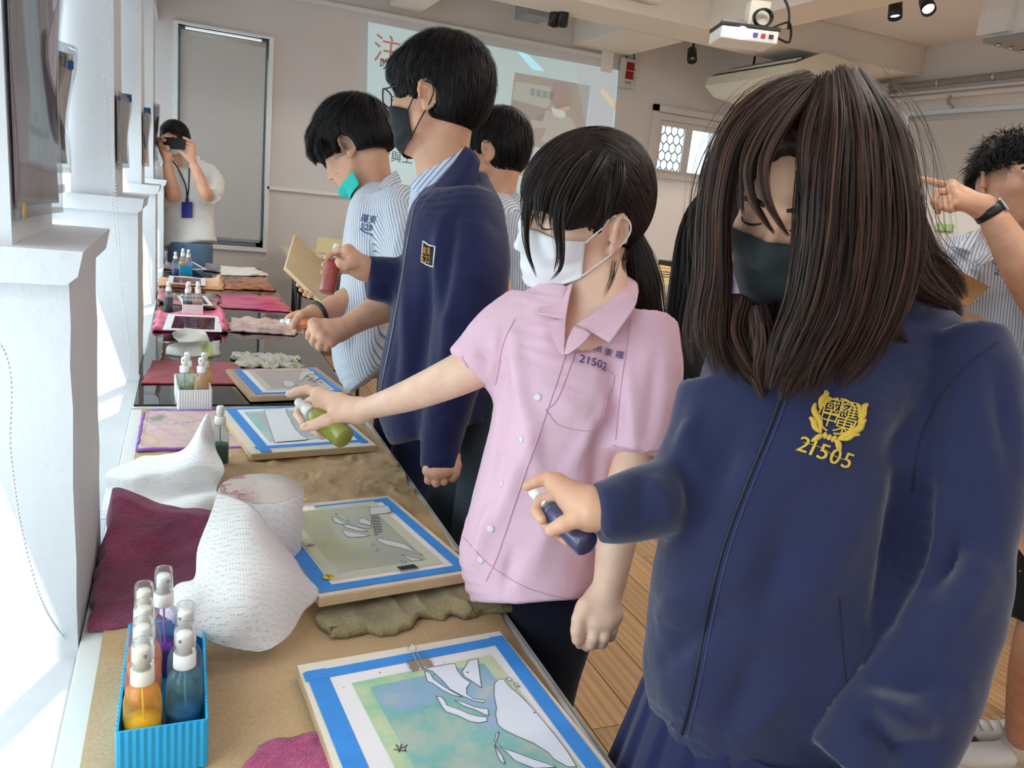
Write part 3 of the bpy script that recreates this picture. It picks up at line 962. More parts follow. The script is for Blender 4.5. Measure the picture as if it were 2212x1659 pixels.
# the lime board
_nl,_nr,_fr=onz(690,1290,.790),onz(1034,1234,.788),onz(878,1066,.765)
b2=Board('drawing_board','board with grey lime stencil beside the paper roll',_nl,_nr,_fr,.018,pm('board_paint_stained',(222,208,190),.5,var=.1,vscale=20))
w_,l_=b2.w,b2.l
b2.slab('paper_sheet',.024,.026,w_-.018,l_-.030,.0002,.0008,papermat('white_sheet',(236,226,222),(180,170,160)))
b2.slab('tape_strip',.004,.012,.030,l_-.020,.0009,.0013,M['tape'])
b2.slab('tape_strip',.004,.012,w_-.012,.033,.0013,.0017,M['tape'])
b2.slab('tape_strip',.004,l_-.040,w_-.012,l_-.022,.0013,.0017,M['tape'],.015)
b2.slab('tape_strip',w_-.032,.012,w_-.012,l_-.020,.0017,.0021,M['tape'])
st=b2.slab('stencil_border',.034,.048,w_-.048,l_-.034,.0014,.0030,filmmat('lime_border',[(204,204,172),(208,208,182),(198,198,176)],6,.35,1.0))
b2.slab('stencil_film',.052,.068,w_-.068,l_-.055,.0030,.0033,filmmat('lime_film',[(176,176,166),(182,182,172),(188,192,156),(178,178,168)],7,.06,3.0),parent=st)
PG=pm('stencil_white',(218,218,216),.3)
z2=lambda pts:[(640+x/5.267,1060+y/5.267)for x,y in pts]
for pts in([(440,262),(500,270),(560,310),(610,355),(560,335),(490,295)],[(400,300),(445,300),(500,340),(570,372),(640,380),(760,395),(845,410),(850,425),(760,420),(600,385),(500,378),(440,360)],[(530,385),(600,388),(680,412),(760,440),(808,465),(720,460),(630,440),(560,420)],[(515,445),(560,452),(640,472),(720,485),(780,498),(838,510),(780,522),(640,532),(580,525),(545,490)],[(705,335),(750,308),(800,330),(846,350),(850,400),(780,382),(720,365)],[(830,190),(1040,170),(1085,240),(1040,255),(870,275),(842,280)],[(910,560),(930,538),(1020,560),(1150,585),(1240,610),(1285,640),(1330,680),(1440,732),(1360,712),(1280,680),(1180,650),(1040,620),(960,590)],[(862,600),(885,620),(935,690),(900,672),(875,655)],[(1200,725),(1290,755),(1440,790),(1320,800),(1260,770)]):
 b2.shape(z2(pts),.0037,PG,st)
for k in range(26):
 x,y=850+(k%4)*24+k*1.5,290+(k//4)*32
 b2.shape(z2([(x,y),(x+17,y-2),(x+19,y+20),(x+2,y+22)]),.0037,PG,st)
text_at('ink_mark','长',.016,b2.hit(672,1178,.0033),plane_axes(b2,radians(60)),M['ink'],st)
V,F=lathe_vf([(.009,0),(.009,.0006)],20,(0,0,0),np.array([b2.u,b2.v,b2.n]))
mk('yellow_dot',V+b2.hit(709,1246,.0031),F,pm('yellow_sticker',(240,200,40),.5),st)
text_at('dot_number','2',.012,b2.hit(709,1246,.004),plane_axes(b2,0),M['ink'],st)
b2.clip(.09,l_-.040,.0,label='steel binder clip at the far edge of the lime board')
b2.clip(.168,.052,pi,label='steel binder clip at the near edge of the lime board',up=False)
# the board under the olive bottle
b3=Board('drawing_board','white board with pale teal mountain stencil under the olive bottle',onz(543,981,.768),onz(814,962,.766),onz(765,871,.764),.017,M['boardpaint'])
w_,l_=b3.w,b3.l
b3.slab('paper_sheet',.026,.028,w_-.018,l_-.020,.0002,.0008,papermat('white_sheet_two',(240,240,240),(200,200,200)))
b3.slab('tape_strip',.022,.004,.048,l_-.012,.0013,.0017,M['tape'],.01)
b3.slab('tape_strip',.018,.030,w_-.012,.050,.0009,.0013,M['tape'])
b3.slab('tape_strip',.018,l_-.022,w_-.012,l_-.008,.0009,.0013,M['tape'])
b3.slab('tape_strip',w_-.034,.024,w_-.014,l_-.01,.0013,.0017,M['tape'])
st=b3.slab('stencil_border',.060,.080,w_-.045,l_-.050,.0010,.0024,filmmat('teal_border',[(180,214,208),(206,222,216),(150,206,198),(220,226,222)],12,.3,7.0))
b3.slab('stencil_film',.080,.096,w_-.060,l_-.062,.0024,.0027,filmmat('grey_film',[(196,202,204),(202,208,210)],6,.12,8.0),parent=st)
z3=lambda pts:[(500+x/6.144,770+y/6.144)for x,y in pts]
b3.shape(z3([(430,708),(720,680),(728,740),(750,790),(780,830),(800,890),(830,930),(850,970),(890,1000),(920,1040),(960,1060),(1010,1085),(1000,1105),(570,1140)]),.0030,pm('stencil_white_two',(238,240,240),.5),st)
b3.clip(.225,.074,pi,label='steel binder clip on the pale teal stencil',up=False)
# the brown board
b4=Board('drawing_board','brown edged board with taupe stencil behind the olive bottle',onz(541,857,.766),onz(758,849,.766),onz(706,793,.764),.017,pm('board_stained',(190,160,138),.5,var=.14,vscale=16))
w_,l_=b4.w,b4.l
b4.slab('paper_sheet',.030,.030,w_-.020,l_-.026,.0002,.0008,papermat('white_sheet_three',(234,232,230),(180,176,172)))
b4.slab('tape_strip',.022,.022,.046,l_-.014,.0013,.0017,M['tape'])
b4.slab('tape_strip',.024,.024,w_-.026,.040,.0009,.0013,M['tape'])
b4.slab('tape_strip',w_-.040,.022,w_-.020,l_-.016,.0013,.0017,M['tape'])
st=b4.slab('stencil_border',.062,.060,w_-.048,l_-.028,.0010,.0026,filmmat('taupe_border',[(206,200,188),(214,208,196)],8,.3,2.5))
b4.slab('stencil_film',.082,.074,w_-.070,l_-.040,.0026,.0029,filmmat('taupe_film',[(186,174,166),(194,184,176)],6,.08,4.5),parent=st)
for pts in([(880,320),(905,240),(940,190),(1090,195),(1110,240),(1040,232),(980,260),(950,300),(905,328)],[(675,325),(700,315),(800,325),(830,350),(850,380),(800,400),(740,415),(700,390),(690,360)],[(855,362),(880,388),(860,380)]):
 b4.shape(z3(pts),.0033,PG,st)
for k in range(9):
 a=z3([(990+22*k,270+9*((k*5)%7)+4*k),(1010+22*k,262+9*((k*5)%7)+4*k),(1040+20*k,276+9*((k*5)%7)+4*k)])
 mk('pencil_line',*tube_vf([b4.hit(x,y,.0033)for x,y in a],.0012,4),M['outline'],st)
b4.clip(.155,l_-.018,.0,label='steel binder clip on the taupe stencil',scale=.9)
def stencil_frame(label,quad,film,zf=.0):
 q=[np.array(p)for p in quad]
 bd=Board.__new__(Board)
 bd.o=q[0]
 bd.u=q[1]-q[0]
 bd.w=np.linalg.norm(bd.u)
 bd.u/=bd.w
 v=q[2]-q[1]
 v-=bd.u*(v@bd.u)
 bd.l=np.linalg.norm(v)
 bd.v=v/bd.l
 bd.n=np.cross(bd.u,bd.v)
 bd.t=thing('stencil_frame',label,'stencil frame',bd.P(bd.w/2,bd.l/2),'stencil frames on the glass table')
 a,b=bd.w*.13,bd.l*.10
 parts=[]
 for r in((0,0,bd.w,b),(0,bd.l-b,bd.w,bd.l),(0,b,a,bd.l-b),(bd.w-a,b,bd.w,bd.l-b)):
  V,F=box_vf((r[0],r[1],0),(r[2],r[3],.0022))
  parts.append((V@np.array([bd.u,bd.v,bd.n])+bd.o,F))
 mk('border',*cat_meshes(parts),pm('stencil_card',(236,236,236),.35),bd.t,smooth=False)
 bd.slab('film',a,b,bd.w-a,bd.l-b,.0004,.0012,film)
 return bd
FILM1=clear('lilac_film',(186,160,196),.10,.05)
FILM2=clear('grey_film_clear',(150,146,156),.12,.05)
f1=stencil_frame('white stencil frame with lilac film lying on the pink cloth',[onz(351,713,TG+.022),onz(479,718,TG+.022),onz(448,683,TG+.024),onz(362,681,TG+.024)],FILM1)
stencil_frame('white stencil frame lying on the peach cloth',[onz(362,612,TG+.026),onz(445,618,TG+.022),onz(459,603,TG+.022),onz(374,598,TG+.026)],clear('lilac_film_two',(210,180,190),.1,.05))
stencil_frame('white stencil frame half hidden behind the small white basket',[onz(395,660,TG+.02),onz(461,661,TG+.022),onz(455,640,TG+.022),onz(398,638,TG+.02)],FILM2)
stencil_frame('grey tablet like stencil frame at the table end',[onz(413,583,TG+.026),onz(448,583,TG+.03),onz(451,567,TG+.03),onz(414,567,TG+.026)],pm('dark_film',(84,84,96),.15))
# baskets and spray bottles
def basket(label,x0,y0,x1,y1,h,mat,z=TG,rot=.0,rib=.0062):
 """open ribbed box: walls with vertical flutes"""
 t=thing('ribbed_basket',label,'basket',((x0+x1)/2,(y0+y1)/2,z))
 c=np.array([(x0+x1)/2,(y0+y1)/2])
 hx,hy=(x1-x0)/2,(y1-y0)/2
 outl=[]
 for(ax,ay),(bx,by)in(((-hx,-hy),(hx,-hy)),((hx,-hy),(hx,hy)),((hx,hy),(-hx,hy)),((-hx,hy),(-hx,-hy))):
  L=math.hypot(bx-ax,by-ay)
  n=max(4,int(round(L/rib)))*4
  nxn,nyn=(by-ay)/L,-(bx-ax)/L
  for k in range(n):
   s=k/n
   d=.0016*(.5-.5*cos(2*pi*s*n/4))if 0<k else 0
   outl.append((ax+(bx-ax)*s+nxn*d,ay+(by-ay)*s+nyn*d,ax+(bx-ax)*s-nxn*.0018,ay+(by-ay)*s-nyn*.0018))
 cr,sr=cos(rot),sin(rot)
 R=lambda x,y:(c[0]+cr*x-sr*y,c[1]+sr*x+cr*y)
 n=len(outl)
 V,F=[],[]
 for zz_,use in((z,0),(z+h,0),(z+h,1),(z+.003,1)):
  for q in outl:
   x,y=R(q[0],q[1])if use==0 else R(max(-hx+.0018,min(hx-.0018,q[2])),max(-hy+.0018,min(hy-.0018,q[3])))
   V.append((x,y,zz_))
 for r in range(3):
  for k in range(n):
   k2=(k+1)%n
   F.append((r*n+k,r*n+k2,(r+1)*n+k2,(r+1)*n+k))
 mk('wall',V,F,mat,t,smooth=False)
 Vb=[R(*p)for p in((-hx+.001,-hy+.001),(hx-.001,-hy+.001),(hx-.001,hy-.001),(-hx+.001,hy-.001))]
 mk('base',[(x,y,z+.0005)for x,y in Vb]+[(x,y,z+.003)for x,y in Vb],[(3,2,1,0),(4,5,6,7),(0,1,5,4),(1,2,6,5),(2,3,7,6),(3,0,4,7)],mat,t,smooth=False)
 return t
_liq={}
def liquid(col):
 if col not in _liq:
  m=pm('paint_liquid',col,.25,spec=.4)
  b=m.node_tree.nodes['Principled BSDF']
  b.inputs['Subsurface Weight'].default_value=.25
  b.inputs['Subsurface Radius'].default_value=(1,1,1)
  b.inputs['Subsurface Scale'].default_value=.004
  _liq[col]=m
 return _liq[col]
_pet={}
def pet(tint):
 if tint not in _pet:
  m=clear('clear_bottle',tuple(int(200+55*(c/255.0))for c in tint),.09,.04)
  nt=m.node_tree
  out=nt.nodes['Material Output']
  src=out.inputs['Surface'].links[0].from_socket
  df=N(nt,'BsdfDiffuse')
  df.inputs[0].default_value=rgb(tint)
  n=N(nt,'TexNoise',i_Scale=60.0,i_Detail=4.0)
  nt.links.new(coords(nt),n.inputs['Vector'])
  mr=N(nt,'MapRange')
  sat=(max(tint)-min(tint))/255.0
  mr.inputs['To Min'].default_value=.02+.10*sat
  mr.inputs['To Max'].default_value=.07+.42*sat
  nt.links.new(n.outputs['Fac'],mr.inputs['Value'])
  mx=N(nt,'MixShader')
  nt.links.new(mr.outputs['Result'],mx.inputs[0])
  nt.links.new(src,mx.inputs[1])
  nt.links.new(df.outputs[0],mx.inputs[2])
  nt.links.new(mx.outputs[0],out.inputs['Surface'])
  _pet[tint]=m
 return _pet[tint]
M['pump']=pm('pump_white',(242,241,236),.35)
M['pumpold']=pm('pump_ivory',(232,228,208),.35)
def bottle(label,loc,liq,fill,tint=(236,242,242),cap=True,ax=None,R=.0205,hb=.098,pump='pump',group=None,sc=1.0,opaque=None,name='spray_bottle',turn=.0,head_tilt=.0):
 """fine mist bottle: clear body with coloured paint, dip tube, collar, nozzle head, clear overcap"""
 loc=np.array(loc,float)
 A=np.eye(3)if ax is None else np.array(ax)
 t=thing(name,label,'spray bottle',loc,group)
 S=lambda prof:[(r*sc,z*sc)for r,z in prof]
 body=[(.0,.0),(R*.86,.0),(R,.004),(R,hb*.74),(R*.97,hb*.82),(R*.86,hb*.90),(R*.68,hb*.96),(.0105,hb),(.0105,hb+.004)]
 mk('body',*lathe_vf(S(body),28,loc,A),opaque or pet(tint),t)
 zf=hb*fill
 ri=R-.0012
 def rad(z):
  return float(np.interp(z,[0,hb*.74,hb*.82,hb*.9,hb*.96,hb],[ri,ri,R*.96-.0012,R*.85-.0012,R*.67-.0012,.009]))
 zs=[z for z in(.003,hb*.4,hb*.74,hb*.82,hb*.9)if z<zf]
 if ax is None or opaque:
  prof=[(0,.0014),(ri*.9,.0014)]+[(rad(z),z)for z in zs]+[(rad(zf),zf),(0,zf)]
  if fill>0:
   mk('paint',*lathe_vf(S(prof),26,loc,A),liquid(liq),t)
 else:
  prof=[(0,.0014),(ri*.9,.0014)]+[(rad(z),z)for z in(.003,hb*.4,hb*.74,hb*.82,hb*.9,hb*.95)]+[(0,hb*.96)]
  mk('paint',*lathe_vf(S(prof),26,loc,A),liquid(liq),t)
 tb_=np.array([(0,0,hb),(.001,0,hb*.6),(.004,.002,.01)])*sc
 if not opaque:
  mk('dip_tube',*tube_vf(spline(tb_@A+loc,10),.0014*sc,6),pm('dip_tube',tuple(int(.5*c+110)for c in liq),.4),t)
 pmt=M[pump]
 mk('collar',*lathe_vf(S([(.0125,hb+.002),(.0128,hb+.003),(.0124,hb+.019),(.0105,hb+.020),(.0,hb+.020)]),22,loc,A),pmt,t)
 hd=[(.0072,hb+.019),(.0072,hb+.026),(.0092,hb+.027),(.0086,hb+.043),(.0074,hb+.045),(.0,hb+.0445)]
 nz=mk('nozzle_head',*lathe_vf(S(hd),18,loc,A),pmt,t)
 ca,sa=cos(turn),sin(turn)
 V,F=lathe_vf(S([(.0022,0),(.0022,.0012),(0,.0012)]),10,(0,0,0),np.array([(-sa,ca,0),(0,0,1),(ca,sa,0)]))
 V=V+np.array([.0084*ca,.0084*sa,hb+.038])*sc
 mk('orifice',V@A+loc,F,M['grey'],nz)
 if cap:
  mk('overcap',*lathe_vf(S([(.0118,hb+.021),(.0112,hb+.052),(.0104,hb+.054),(.0,hb+.054)]),22,loc,A),pet((246,248,246)),t)
 return t
BLUE=pm('blue_basket_plastic',(28,168,222),.35)
WHITE=pm('white_basket_plastic',(236,236,232),.4)
B0=np.array([-.019,.951])
basket('blue ribbed basket of bottles nearest the camera',-.0655,.836,.028,1.064,.062,BLUE,TZ+.004,.0,.0078)
zb=TZ+.0075
for lab,x,y,c,f,tint,pump,tn in(('bottle of bright yellow paint in the near blue basket',-.0405,.864,(255,206,0),.52,(250,200,90),'pumpold',-1.2),('bottle of salmon red paint behind the yellow one',-.0420,.910,(238,112,84),.62,(250,190,168),'pump',2.0),('bottle of orange paint third in the near blue basket',-.0425,.953,(246,140,64),.66,(252,200,160),'pumpold',.4),('bottle of faded pink paint fourth in the near blue basket',-.0445,.997,(222,150,140),.5,(246,226,220),'pumpold',.2),('bottle of violet paint at the back of the near blue basket',-.0225,1.035,(120,50,180),.42,(214,196,236),'pump',-.9),('bottle of blue paint with clear upper half in the near blue basket',.0035,.886,(8,96,160),.44,(150,206,214),'pump',-2.2),('bottle of teal paint behind the blue one in the near basket',.0040,.936,(20,120,140),.40,(170,214,214),'pump',-2.4)):
 bottle(lab,(x,y,zb),c,f,tint,True,pump=pump,turn=tn,group='bottles in the near blue basket')
bottle('tall bottle of dark green teal paint behind the paper towel',onz(474,1003,TZ+.003),(8,84,80),.52,(170,214,206),False,turn=2.6)
b_=onz(420,886,TG)
basket('white ribbed basket of four bottles before the dark red cloth',-.020,2.300,.068,2.49,.060,WHITE,TG,.06,.0066)
zb=TG+.0034
for lab,x,y,c,f,tint,pump in(('bottle of pale blue liquid in front in the white basket',.001,2.335,(44,78,128),.12,(214,232,238),'pump'),('bottle of purple paint in front in the white basket',.046,2.333,(150,60,210),.34,(238,222,214),'pump'),('bottle of yellow paint behind the purple one',.055,2.40,(246,176,20),.70,(246,214,110),'pumpold'),('bottle of lime liquid behind the pale blue one',.009,2.40,(206,210,120),.50,(226,234,190),'pump')):
 bottle(lab,(x,y,zb),c,f,tint,False,pump=pump,turn=-2.0,group='bottles in the white basket')
bottle('tall navy ink bottle standing alone on the glass table',onz(364,675,TG),(24,38,66),.72,(206,220,226),False,R=.021)
_p=onz(394,684,TG)
_q2=onz(438,684,TG)
basket('small white ribbed basket behind the lilac stencil frame',_p[0],_p[1]+.01,_q2[0],_p[1]+.19,.055,WHITE,TG,.0,.0066)
for lab,x,y,c,f,tint in(('bottle of midnight blue paint in the small white basket',.25,.035,(26,44,74),.62,(200,216,220)),('bottle of violet paint in the small white basket',.76,.035,(170,84,204),.36,(232,206,214)),('bottle of straw yellow paint in the small white basket',.30,.10,(222,204,120),.5,(240,236,210)),('bottle of amber paint at the back of the small white basket',.76,.12,(226,180,110),.5,(240,230,206))):
 bottle(lab,(_p[0]+(_q2[0]-_p[0])*x,_p[1]+.01+y,TG+.0034),c,f,tint,False,group='bottles in the small white basket')
_p=onz(388,592,TG)
_q2=onz(414,594,TG)
basket('far blue ribbed basket at the end of the glass table',_p[0],_p[1],_q2[0]+.002,_p[1]+.2,.055,BLUE,TG,.0,.0066)
bottle('bottle of royal blue paint beside the far blue basket',onz(379,594,TG),(40,62,150),.40,(206,220,236),False)
for lab,x,y,c,f,tint in(('bottle of yellow paint in the far blue basket',.25,.09,(236,196,80),.66,(244,230,180)),('bottle of orchid paint in the far blue basket',.72,.035,(176,96,206),.5,(232,206,232)),('bottle of clear liquid at the back of the far blue basket',.74,.10,(210,206,210),.5,(236,236,236)),('bottle of cream paint in the far blue basket',.27,.15,(232,222,190),.4,(240,238,226))):
 bottle(lab,(_p[0]+(_q2[0]-_p[0])*x,_p[1]+y,TG+.0034),c,f,tint,False,group='bottles in the far blue basket')
_c=onz(773,1067,TZ+.004)
cp=mk('bottle_cap',*lathe_vf([(.0112,.0),(.0125,.001),(.0112,.002),(.0105,.030),(.0095,.032),(.0,.032)],22,_c),pet((236,238,236)))
tag(cp,'small clear bottle cap standing on the kraft paper','bottle cap')
# paper towels
def embossed(name,scale=95.0,strength=.55):
 m,nt,b=newmat(name)
 tc=N(nt,'TexCoord')
 vo=N(nt,'TexVoronoi',i_Scale=230.0,i_Randomness=.25)
 nt.links.new(tc.outputs['Object'],vo.inputs['Vector'])
 wv=N(nt,'TexWave',wave_type='RINGS',i_Scale=34.0,i_Distortion=6.0,i_Detail=1.0)
 nt.links.new(tc.outputs['Object'],wv.inputs['Vector'])
 ml=N(nt,'Math',operation='MULTIPLY')
 nt.links.new(ramp(nt,vo.outputs['Distance'],[(.1,(1,1,1,1)),(.5,(0,0,0,1))]),ml.inputs[0])
 nt.links.new(ramp(nt,wv.outputs['Fac'],[(.35,(0,0,0,1)),(.6,(1,1,1,1))]),ml.inputs[1])
 bp=N(nt,'Bump',i_Strength=strength,i_Distance=.003)
 nt.links.new(ml.outputs[0],bp.inputs['Height'])
 nt.links.new(bp.outputs['Normal'],b.inputs['Normal'])
 b.inputs['Base Color'].default_value=rgb(238,237,235)
 b.inputs['Roughness'].default_value=.9
 b.inputs['Specular IOR Level'].default_value=.15
 return m
M['towelpaper']=embossed('embossed_towel')
def sheet(name,P,nx,ny,mat,parent=None,th=.0012):
 """a thin sheet with thickness from an (ny, nx) net of control points, refined by splines"""
 P=np.array(P,float)
 A=np.array([spline(r,nx)for r in P])
 A=np.array([spline(A[:,i],ny)for i in range(nx)]).transpose(1,0,2)
 dx=np.gradient(A,axis=1)
 dy=np.gradient(A,axis=0)
 n=np.cross(dx,dy)
 n/=np.linalg.norm(n,axis=2,keepdims=True)+1e-9
 return A,n
def sheet_obj(name,A,n,mat,parent=None,th=.0012):
 ny,nx=A.shape[:2]
 top=A.reshape(-1,3)
 bot=(A-n*th).reshape(-1,3)
 F=grid_faces(nx,ny)
 m_=nx*ny
 idx=np.arange(m_).reshape(ny,nx)
 rim=np.r_[idx[0,:-1],idx[:-1,-1],idx[-1,:0:-1],idx[:0:-1,0]]
 r2=np.roll(rim,-1)
 S=np.stack([rim,rim+m_,r2+m_,r2],1)
 return mk(name,np.vstack([top,bot]),np.vstack([F,F[:,::-1]+m_,S]),mat,parent)
rc=np.array([.125,1.32,TZ+.003])
rt_=thing('paper_towel_roll','upright paper towel roll with one sheet unrolled toward the bottles','paper towel roll',rc)
V,F=lathe_vf([(.024,.0),(.0685,.0),(.0705,.003),(.0705,.147),(.0685,.150),(.026,.150),(.0245,.149),(.024,.0)],48,rc)
ovl=np.array([1.0,1.0,1.0])
mk('roll',V,F[:-2]if len(F[-1])>4 else F,M['towelpaper'],rt_)
def topmat():
 m,nt,b=newmat('roll_end')
 n=N(nt,'TexNoise',i_Scale=26.0,i_Detail=6.0,i_Roughness=.7)
 nt.links.new(coords(nt),n.inputs['Vector'])
 g=N(nt,'TexGradient')
 nt.links.new(coords(nt,(7,7,7)),g.inputs[0])
 c1=ramp(nt,n.outputs['Fac'],[(.50,rgb(214,198,194)),(.56,rgb(170,96,96)),(.60,rgb(206,186,182))])
 sep=N(nt,'SeparateXYZ')
 nt.links.new(coords(nt),sep.inputs[0])
 mr=N(nt,'MapRange')
 mr.inputs['From Min'].default_value=float(rc[0]-.03)
 mr.inputs['From Max'].default_value=float(rc[0]+.0)
 nt.links.new(sep.outputs[0],mr.inputs['Value'])
 nt.links.new(mixc(nt,mr.outputs['Result'],c1,rgb(226,216,210)),b.inputs['Base Color'])
 b.inputs['Roughness'].default_value=.95
 return m
mk('roll_end',*lathe_vf([(.025,.1496),(.0690,.1503),(.0690,.1508),(.025,.1501)],48,rc),topmat(),rt_)
V,F=lathe_vf([(.0238,.002),(.0238,.1485),(.0226,.1485),(.0226,.002)],32,rc)
mk('core',V,F[:-2],pm('card_core',(120,100,84),.8),rt_)
ctl=[[at(470,1066,1.235),at(505,1075,1.235),at(548,1098,1.235),at(588,1150,1.245),at(640,1212,1.27)],[at(452,1120,1.20),at(490,1130,1.19),at(545,1150,1.185),at(600,1190,1.20),at(655,1240,1.245)],[at(428,1185,1.16),at(470,1200,1.135),at(540,1215,1.13),at(610,1235,1.16),at(690,1282,1.235)],[at(421,1248,1.125),at(468,1262,1.09),at(535,1275,1.09),at(600,1290,1.13),at(655,1322,1.19)],[at(385,1262,1.12),at(450,1298,1.075),at(520,1318,1.075),at(580,1332,1.105),at(628,1368,1.145)],[at(352,1300,1.095),at(420,1338,1.07),at(490,1362,1.07),at(545,1380,1.09),at(590,1398,1.110)],[at(345,1325,1.09),at(405,1360,1.072),at(462,1388,1.075),at(510,1400,1.085),at(560,1408,1.097)]]
A,n=sheet('unrolled_sheet',ctl,60,70,None)
A[:,:,2]=np.maximum(A[:,:,2],TZ+.010)
Ar=A.reshape(-1,3)
Ar+=((fbm(Ar*22,5,2)*.002)+.005*(crumple(Ar,9,21)-.4))[:,None]*n.reshape(-1,3)
_last=A[-1]-A[-2]
A[-1]+=_last/(np.linalg.norm(_last,axis=1,keepdims=True)+1e-9)*(RNG.random((60,1))*.002)
_rad=A[:,:,:2]-rc[None,None,:2]
_rr=np.linalg.norm(_rad,axis=2)
_inside=(_rr<.0735)&(A[:,:,2]<rc[2]+.16)
_sc=np.where(_inside,.0735/np.maximum(_rr,1e-6),1.0)
A[:,:,:2]=rc[None,None,:2]+_rad*_sc[:,:,None]
sheet_obj('unrolled_sheet',A,n,M['towelpaper'],rt_)
ctl=[[onz(218,1122,TZ+.008),onz(275,1118,TZ+.016),onz(340,1128,TZ+.012),onz(400,1140,TZ+.014),onz(440,1132,TZ+.010)],[onz(222,1085,TZ+.022),onz(280,1092,TZ+.030),onz(345,1096,TZ+.024),onz(420,1080,TZ+.045),onz(470,1072,TZ+.040)],[onz(228,1060,TZ+.012),onz(285,1070,TZ+.010),onz(350,1075,TZ+.006),onz(410,1062,TZ+.014),onz(468,1055,TZ+.024)],[onz(232,1020,TZ+.045),onz(290,1030,TZ+.050),onz(350,1020,TZ+.055),onz(420,1005,TZ+.080),onz(485,1015,TZ+.07)],[onz(282,998,TZ+.040),onz(330,995,TZ+.045),onz(380,985,TZ+.060),onz(428,960,TZ+.10),onz(470,978,TZ+.08)],[onz(300,988,TZ+.016),onz(345,985,TZ+.02),onz(395,975,TZ+.05),at(432,935,1.77),at(466,965,1.79)],[onz(312,984,TZ+.010),onz(350,982,TZ+.012),onz(402,966,TZ+.05),at(447,894,1.80),at(460,930,1.81)]]
A,n=sheet('paper_towel',ctl,80,90,None)
Ar=A.reshape(-1,3)
Ar+=(crumple(Ar,22,8)*.004)[:,None]*n.reshape(-1,3)
A[:,:,2]=np.maximum(A[:,:,2],TZ+.006)
o=sheet_obj('paper_towel',A,n,M['towelpaper'])
tag(o,'crumpled white paper towel with a standing peak beside the green bottle','paper towel')
TS=pm('tissue',(240,242,238),.9,var=.02)
TY=pm('yellow_green_tissue',(214,222,150),.9,var=.06)
for lab,mat,pts in(('white crumpled tissue on the glass table',TS,[[(358,765,.004),(400,770,.004),(445,768,.006)],[(362,748,.02),(405,752,.03),(455,750,.02)],[(385,742,.05),(420,740,.06),(452,735,.05)],[(374,730,.06),(415,728,.07),(446,722,.07)],[(372,722,.08),(400,712,.09),(440,716,.06)]]),('yellow green tissue leaning behind the white one',TY,[[(425,766,.004),(450,770,.004),(478,764,.004)],[(432,750,.02),(455,752,.03),(470,750,.03)],[(445,738,.045),(458,740,.05),(466,742,.04)]]),('stiff white tissue scrap upright by the amber bottle',TS,[[(452,768,.004),(462,768,.004),(472,766,.004)],[(456,752,.03),(466,752,.03),(474,750,.03)],[(460,738,.055),(468,738,.055),(476,737,.055)]])):
 A,n=sheet('tissue',[[onz(a,b,TG+z)+np.array([0,z*.3,0])for a,b,z in r]for r in pts],36,40,None)
 Ar=A.reshape(-1,3)
 Ar+=(crumple(Ar,26,3)*.005)[:,None]*n.reshape(-1,3)
 A[:,:,2]=np.maximum(A[:,:,2],TG+.003)
 o=sheet_obj('tissue',A,n,mat)
 tag(o,lab,'tissue')
# projected slide, fittings, things around the room
def flat(name,pts,mat,parent=None,y=None,th=.001,n=(0,-1,0)):
 """flat cut-out polygon with a little thickness, facing n"""
 P=np.array(pts,float)
 n=np.array(n,float)
 bm=bmesh.new()
 vs=[bm.verts.new(Vector(p+n*th))for p in P]
 vb=[bm.verts.new(Vector(p))for p in P]
 f0=bm.faces.new(vs)
 k=len(P)
 for i in range(k):
  bm.faces.new((vs[i],vb[i],vb[(i+1)%k],vs[(i+1)%k]))
 bmesh.ops.triangulate(bm,faces=[f0])
 bmesh.ops.recalc_face_normals(bm,faces=list(bm.faces))
 bm.verts.index_update()
 V=np.array([tuple(v.co)for v in bm.verts])
 F=[tuple(v.index for v in f.verts)for f in bm.faces]
 bm.free()
 return mk(name,V,F,mat,parent,smooth=False)
def glow(name,col,e=.35):
 return pm(name,col,.9,spec=.1,emit=col,estr=e)
YS=YB-.037
sl=thing('projected_slide','pale blue projected slide with Chinese text on the back wall','projection',ony(1060,260,YS))
px_=lambda*pts:[ony(a,b,YS)for a,b in pts]
flat('slide_ground',px_((795,47),(1116,110),(1150,150),(1177,154),(1140,117),(1336,152),(1318,330),(1310,470),(1000,440),(789,420)),glow('slide_blue',(200,222,226)),sl)
YS-=.002
flat('slide_tint',px_((1240,135),(1334,153),(1318,330),(1316,345),(1264,272)),glow('slide_grey',(204,214,222)),sl)
flat('slide_bar',px_((1300,188),(1331,224),(1329,239),(1297,200)),glow('slide_orange',(226,200,160)),sl)
ph=flat('slide_photo',px_((1112,156),(1275,185),(1258,330),(1235,400),(1085,372)),glow('photo_ground',(176,168,160)),sl)
YS-=.002
for nm,col,pts in(('photo_wall',(186,190,184),((1113,176),(1190,188),(1188,224),(1180,234),(1107,214))),('photo_table',(170,162,156),((1106,216),(1180,236),(1172,262),(1102,250))),('photo_hair',(172,158,152),((1192,182),(1204,174),(1225,178),(1238,200),(1234,228),(1200,236),(1188,212))),('photo_mask',(214,222,222),((1190,232),(1220,240),(1222,252),(1212,256),(1196,250))),('photo_face',(206,184,166),((1200,222),(1232,224),(1228,240),(1190,232))),('photo_sweater',(188,188,180),((1146,262),(1184,238),(1210,252),(1232,252),(1244,276),(1238,312),(1168,306),(1180,276),(1152,276))),('photo_sheet',(198,214,210),((1136,312),(1160,318),(1215,326),(1180,360),(1120,350))),('photo_hand',(206,184,166),((1140,276),(1154,270),(1154,284)))):
 flat(nm,px_(*pts),glow(nm,col),ph)
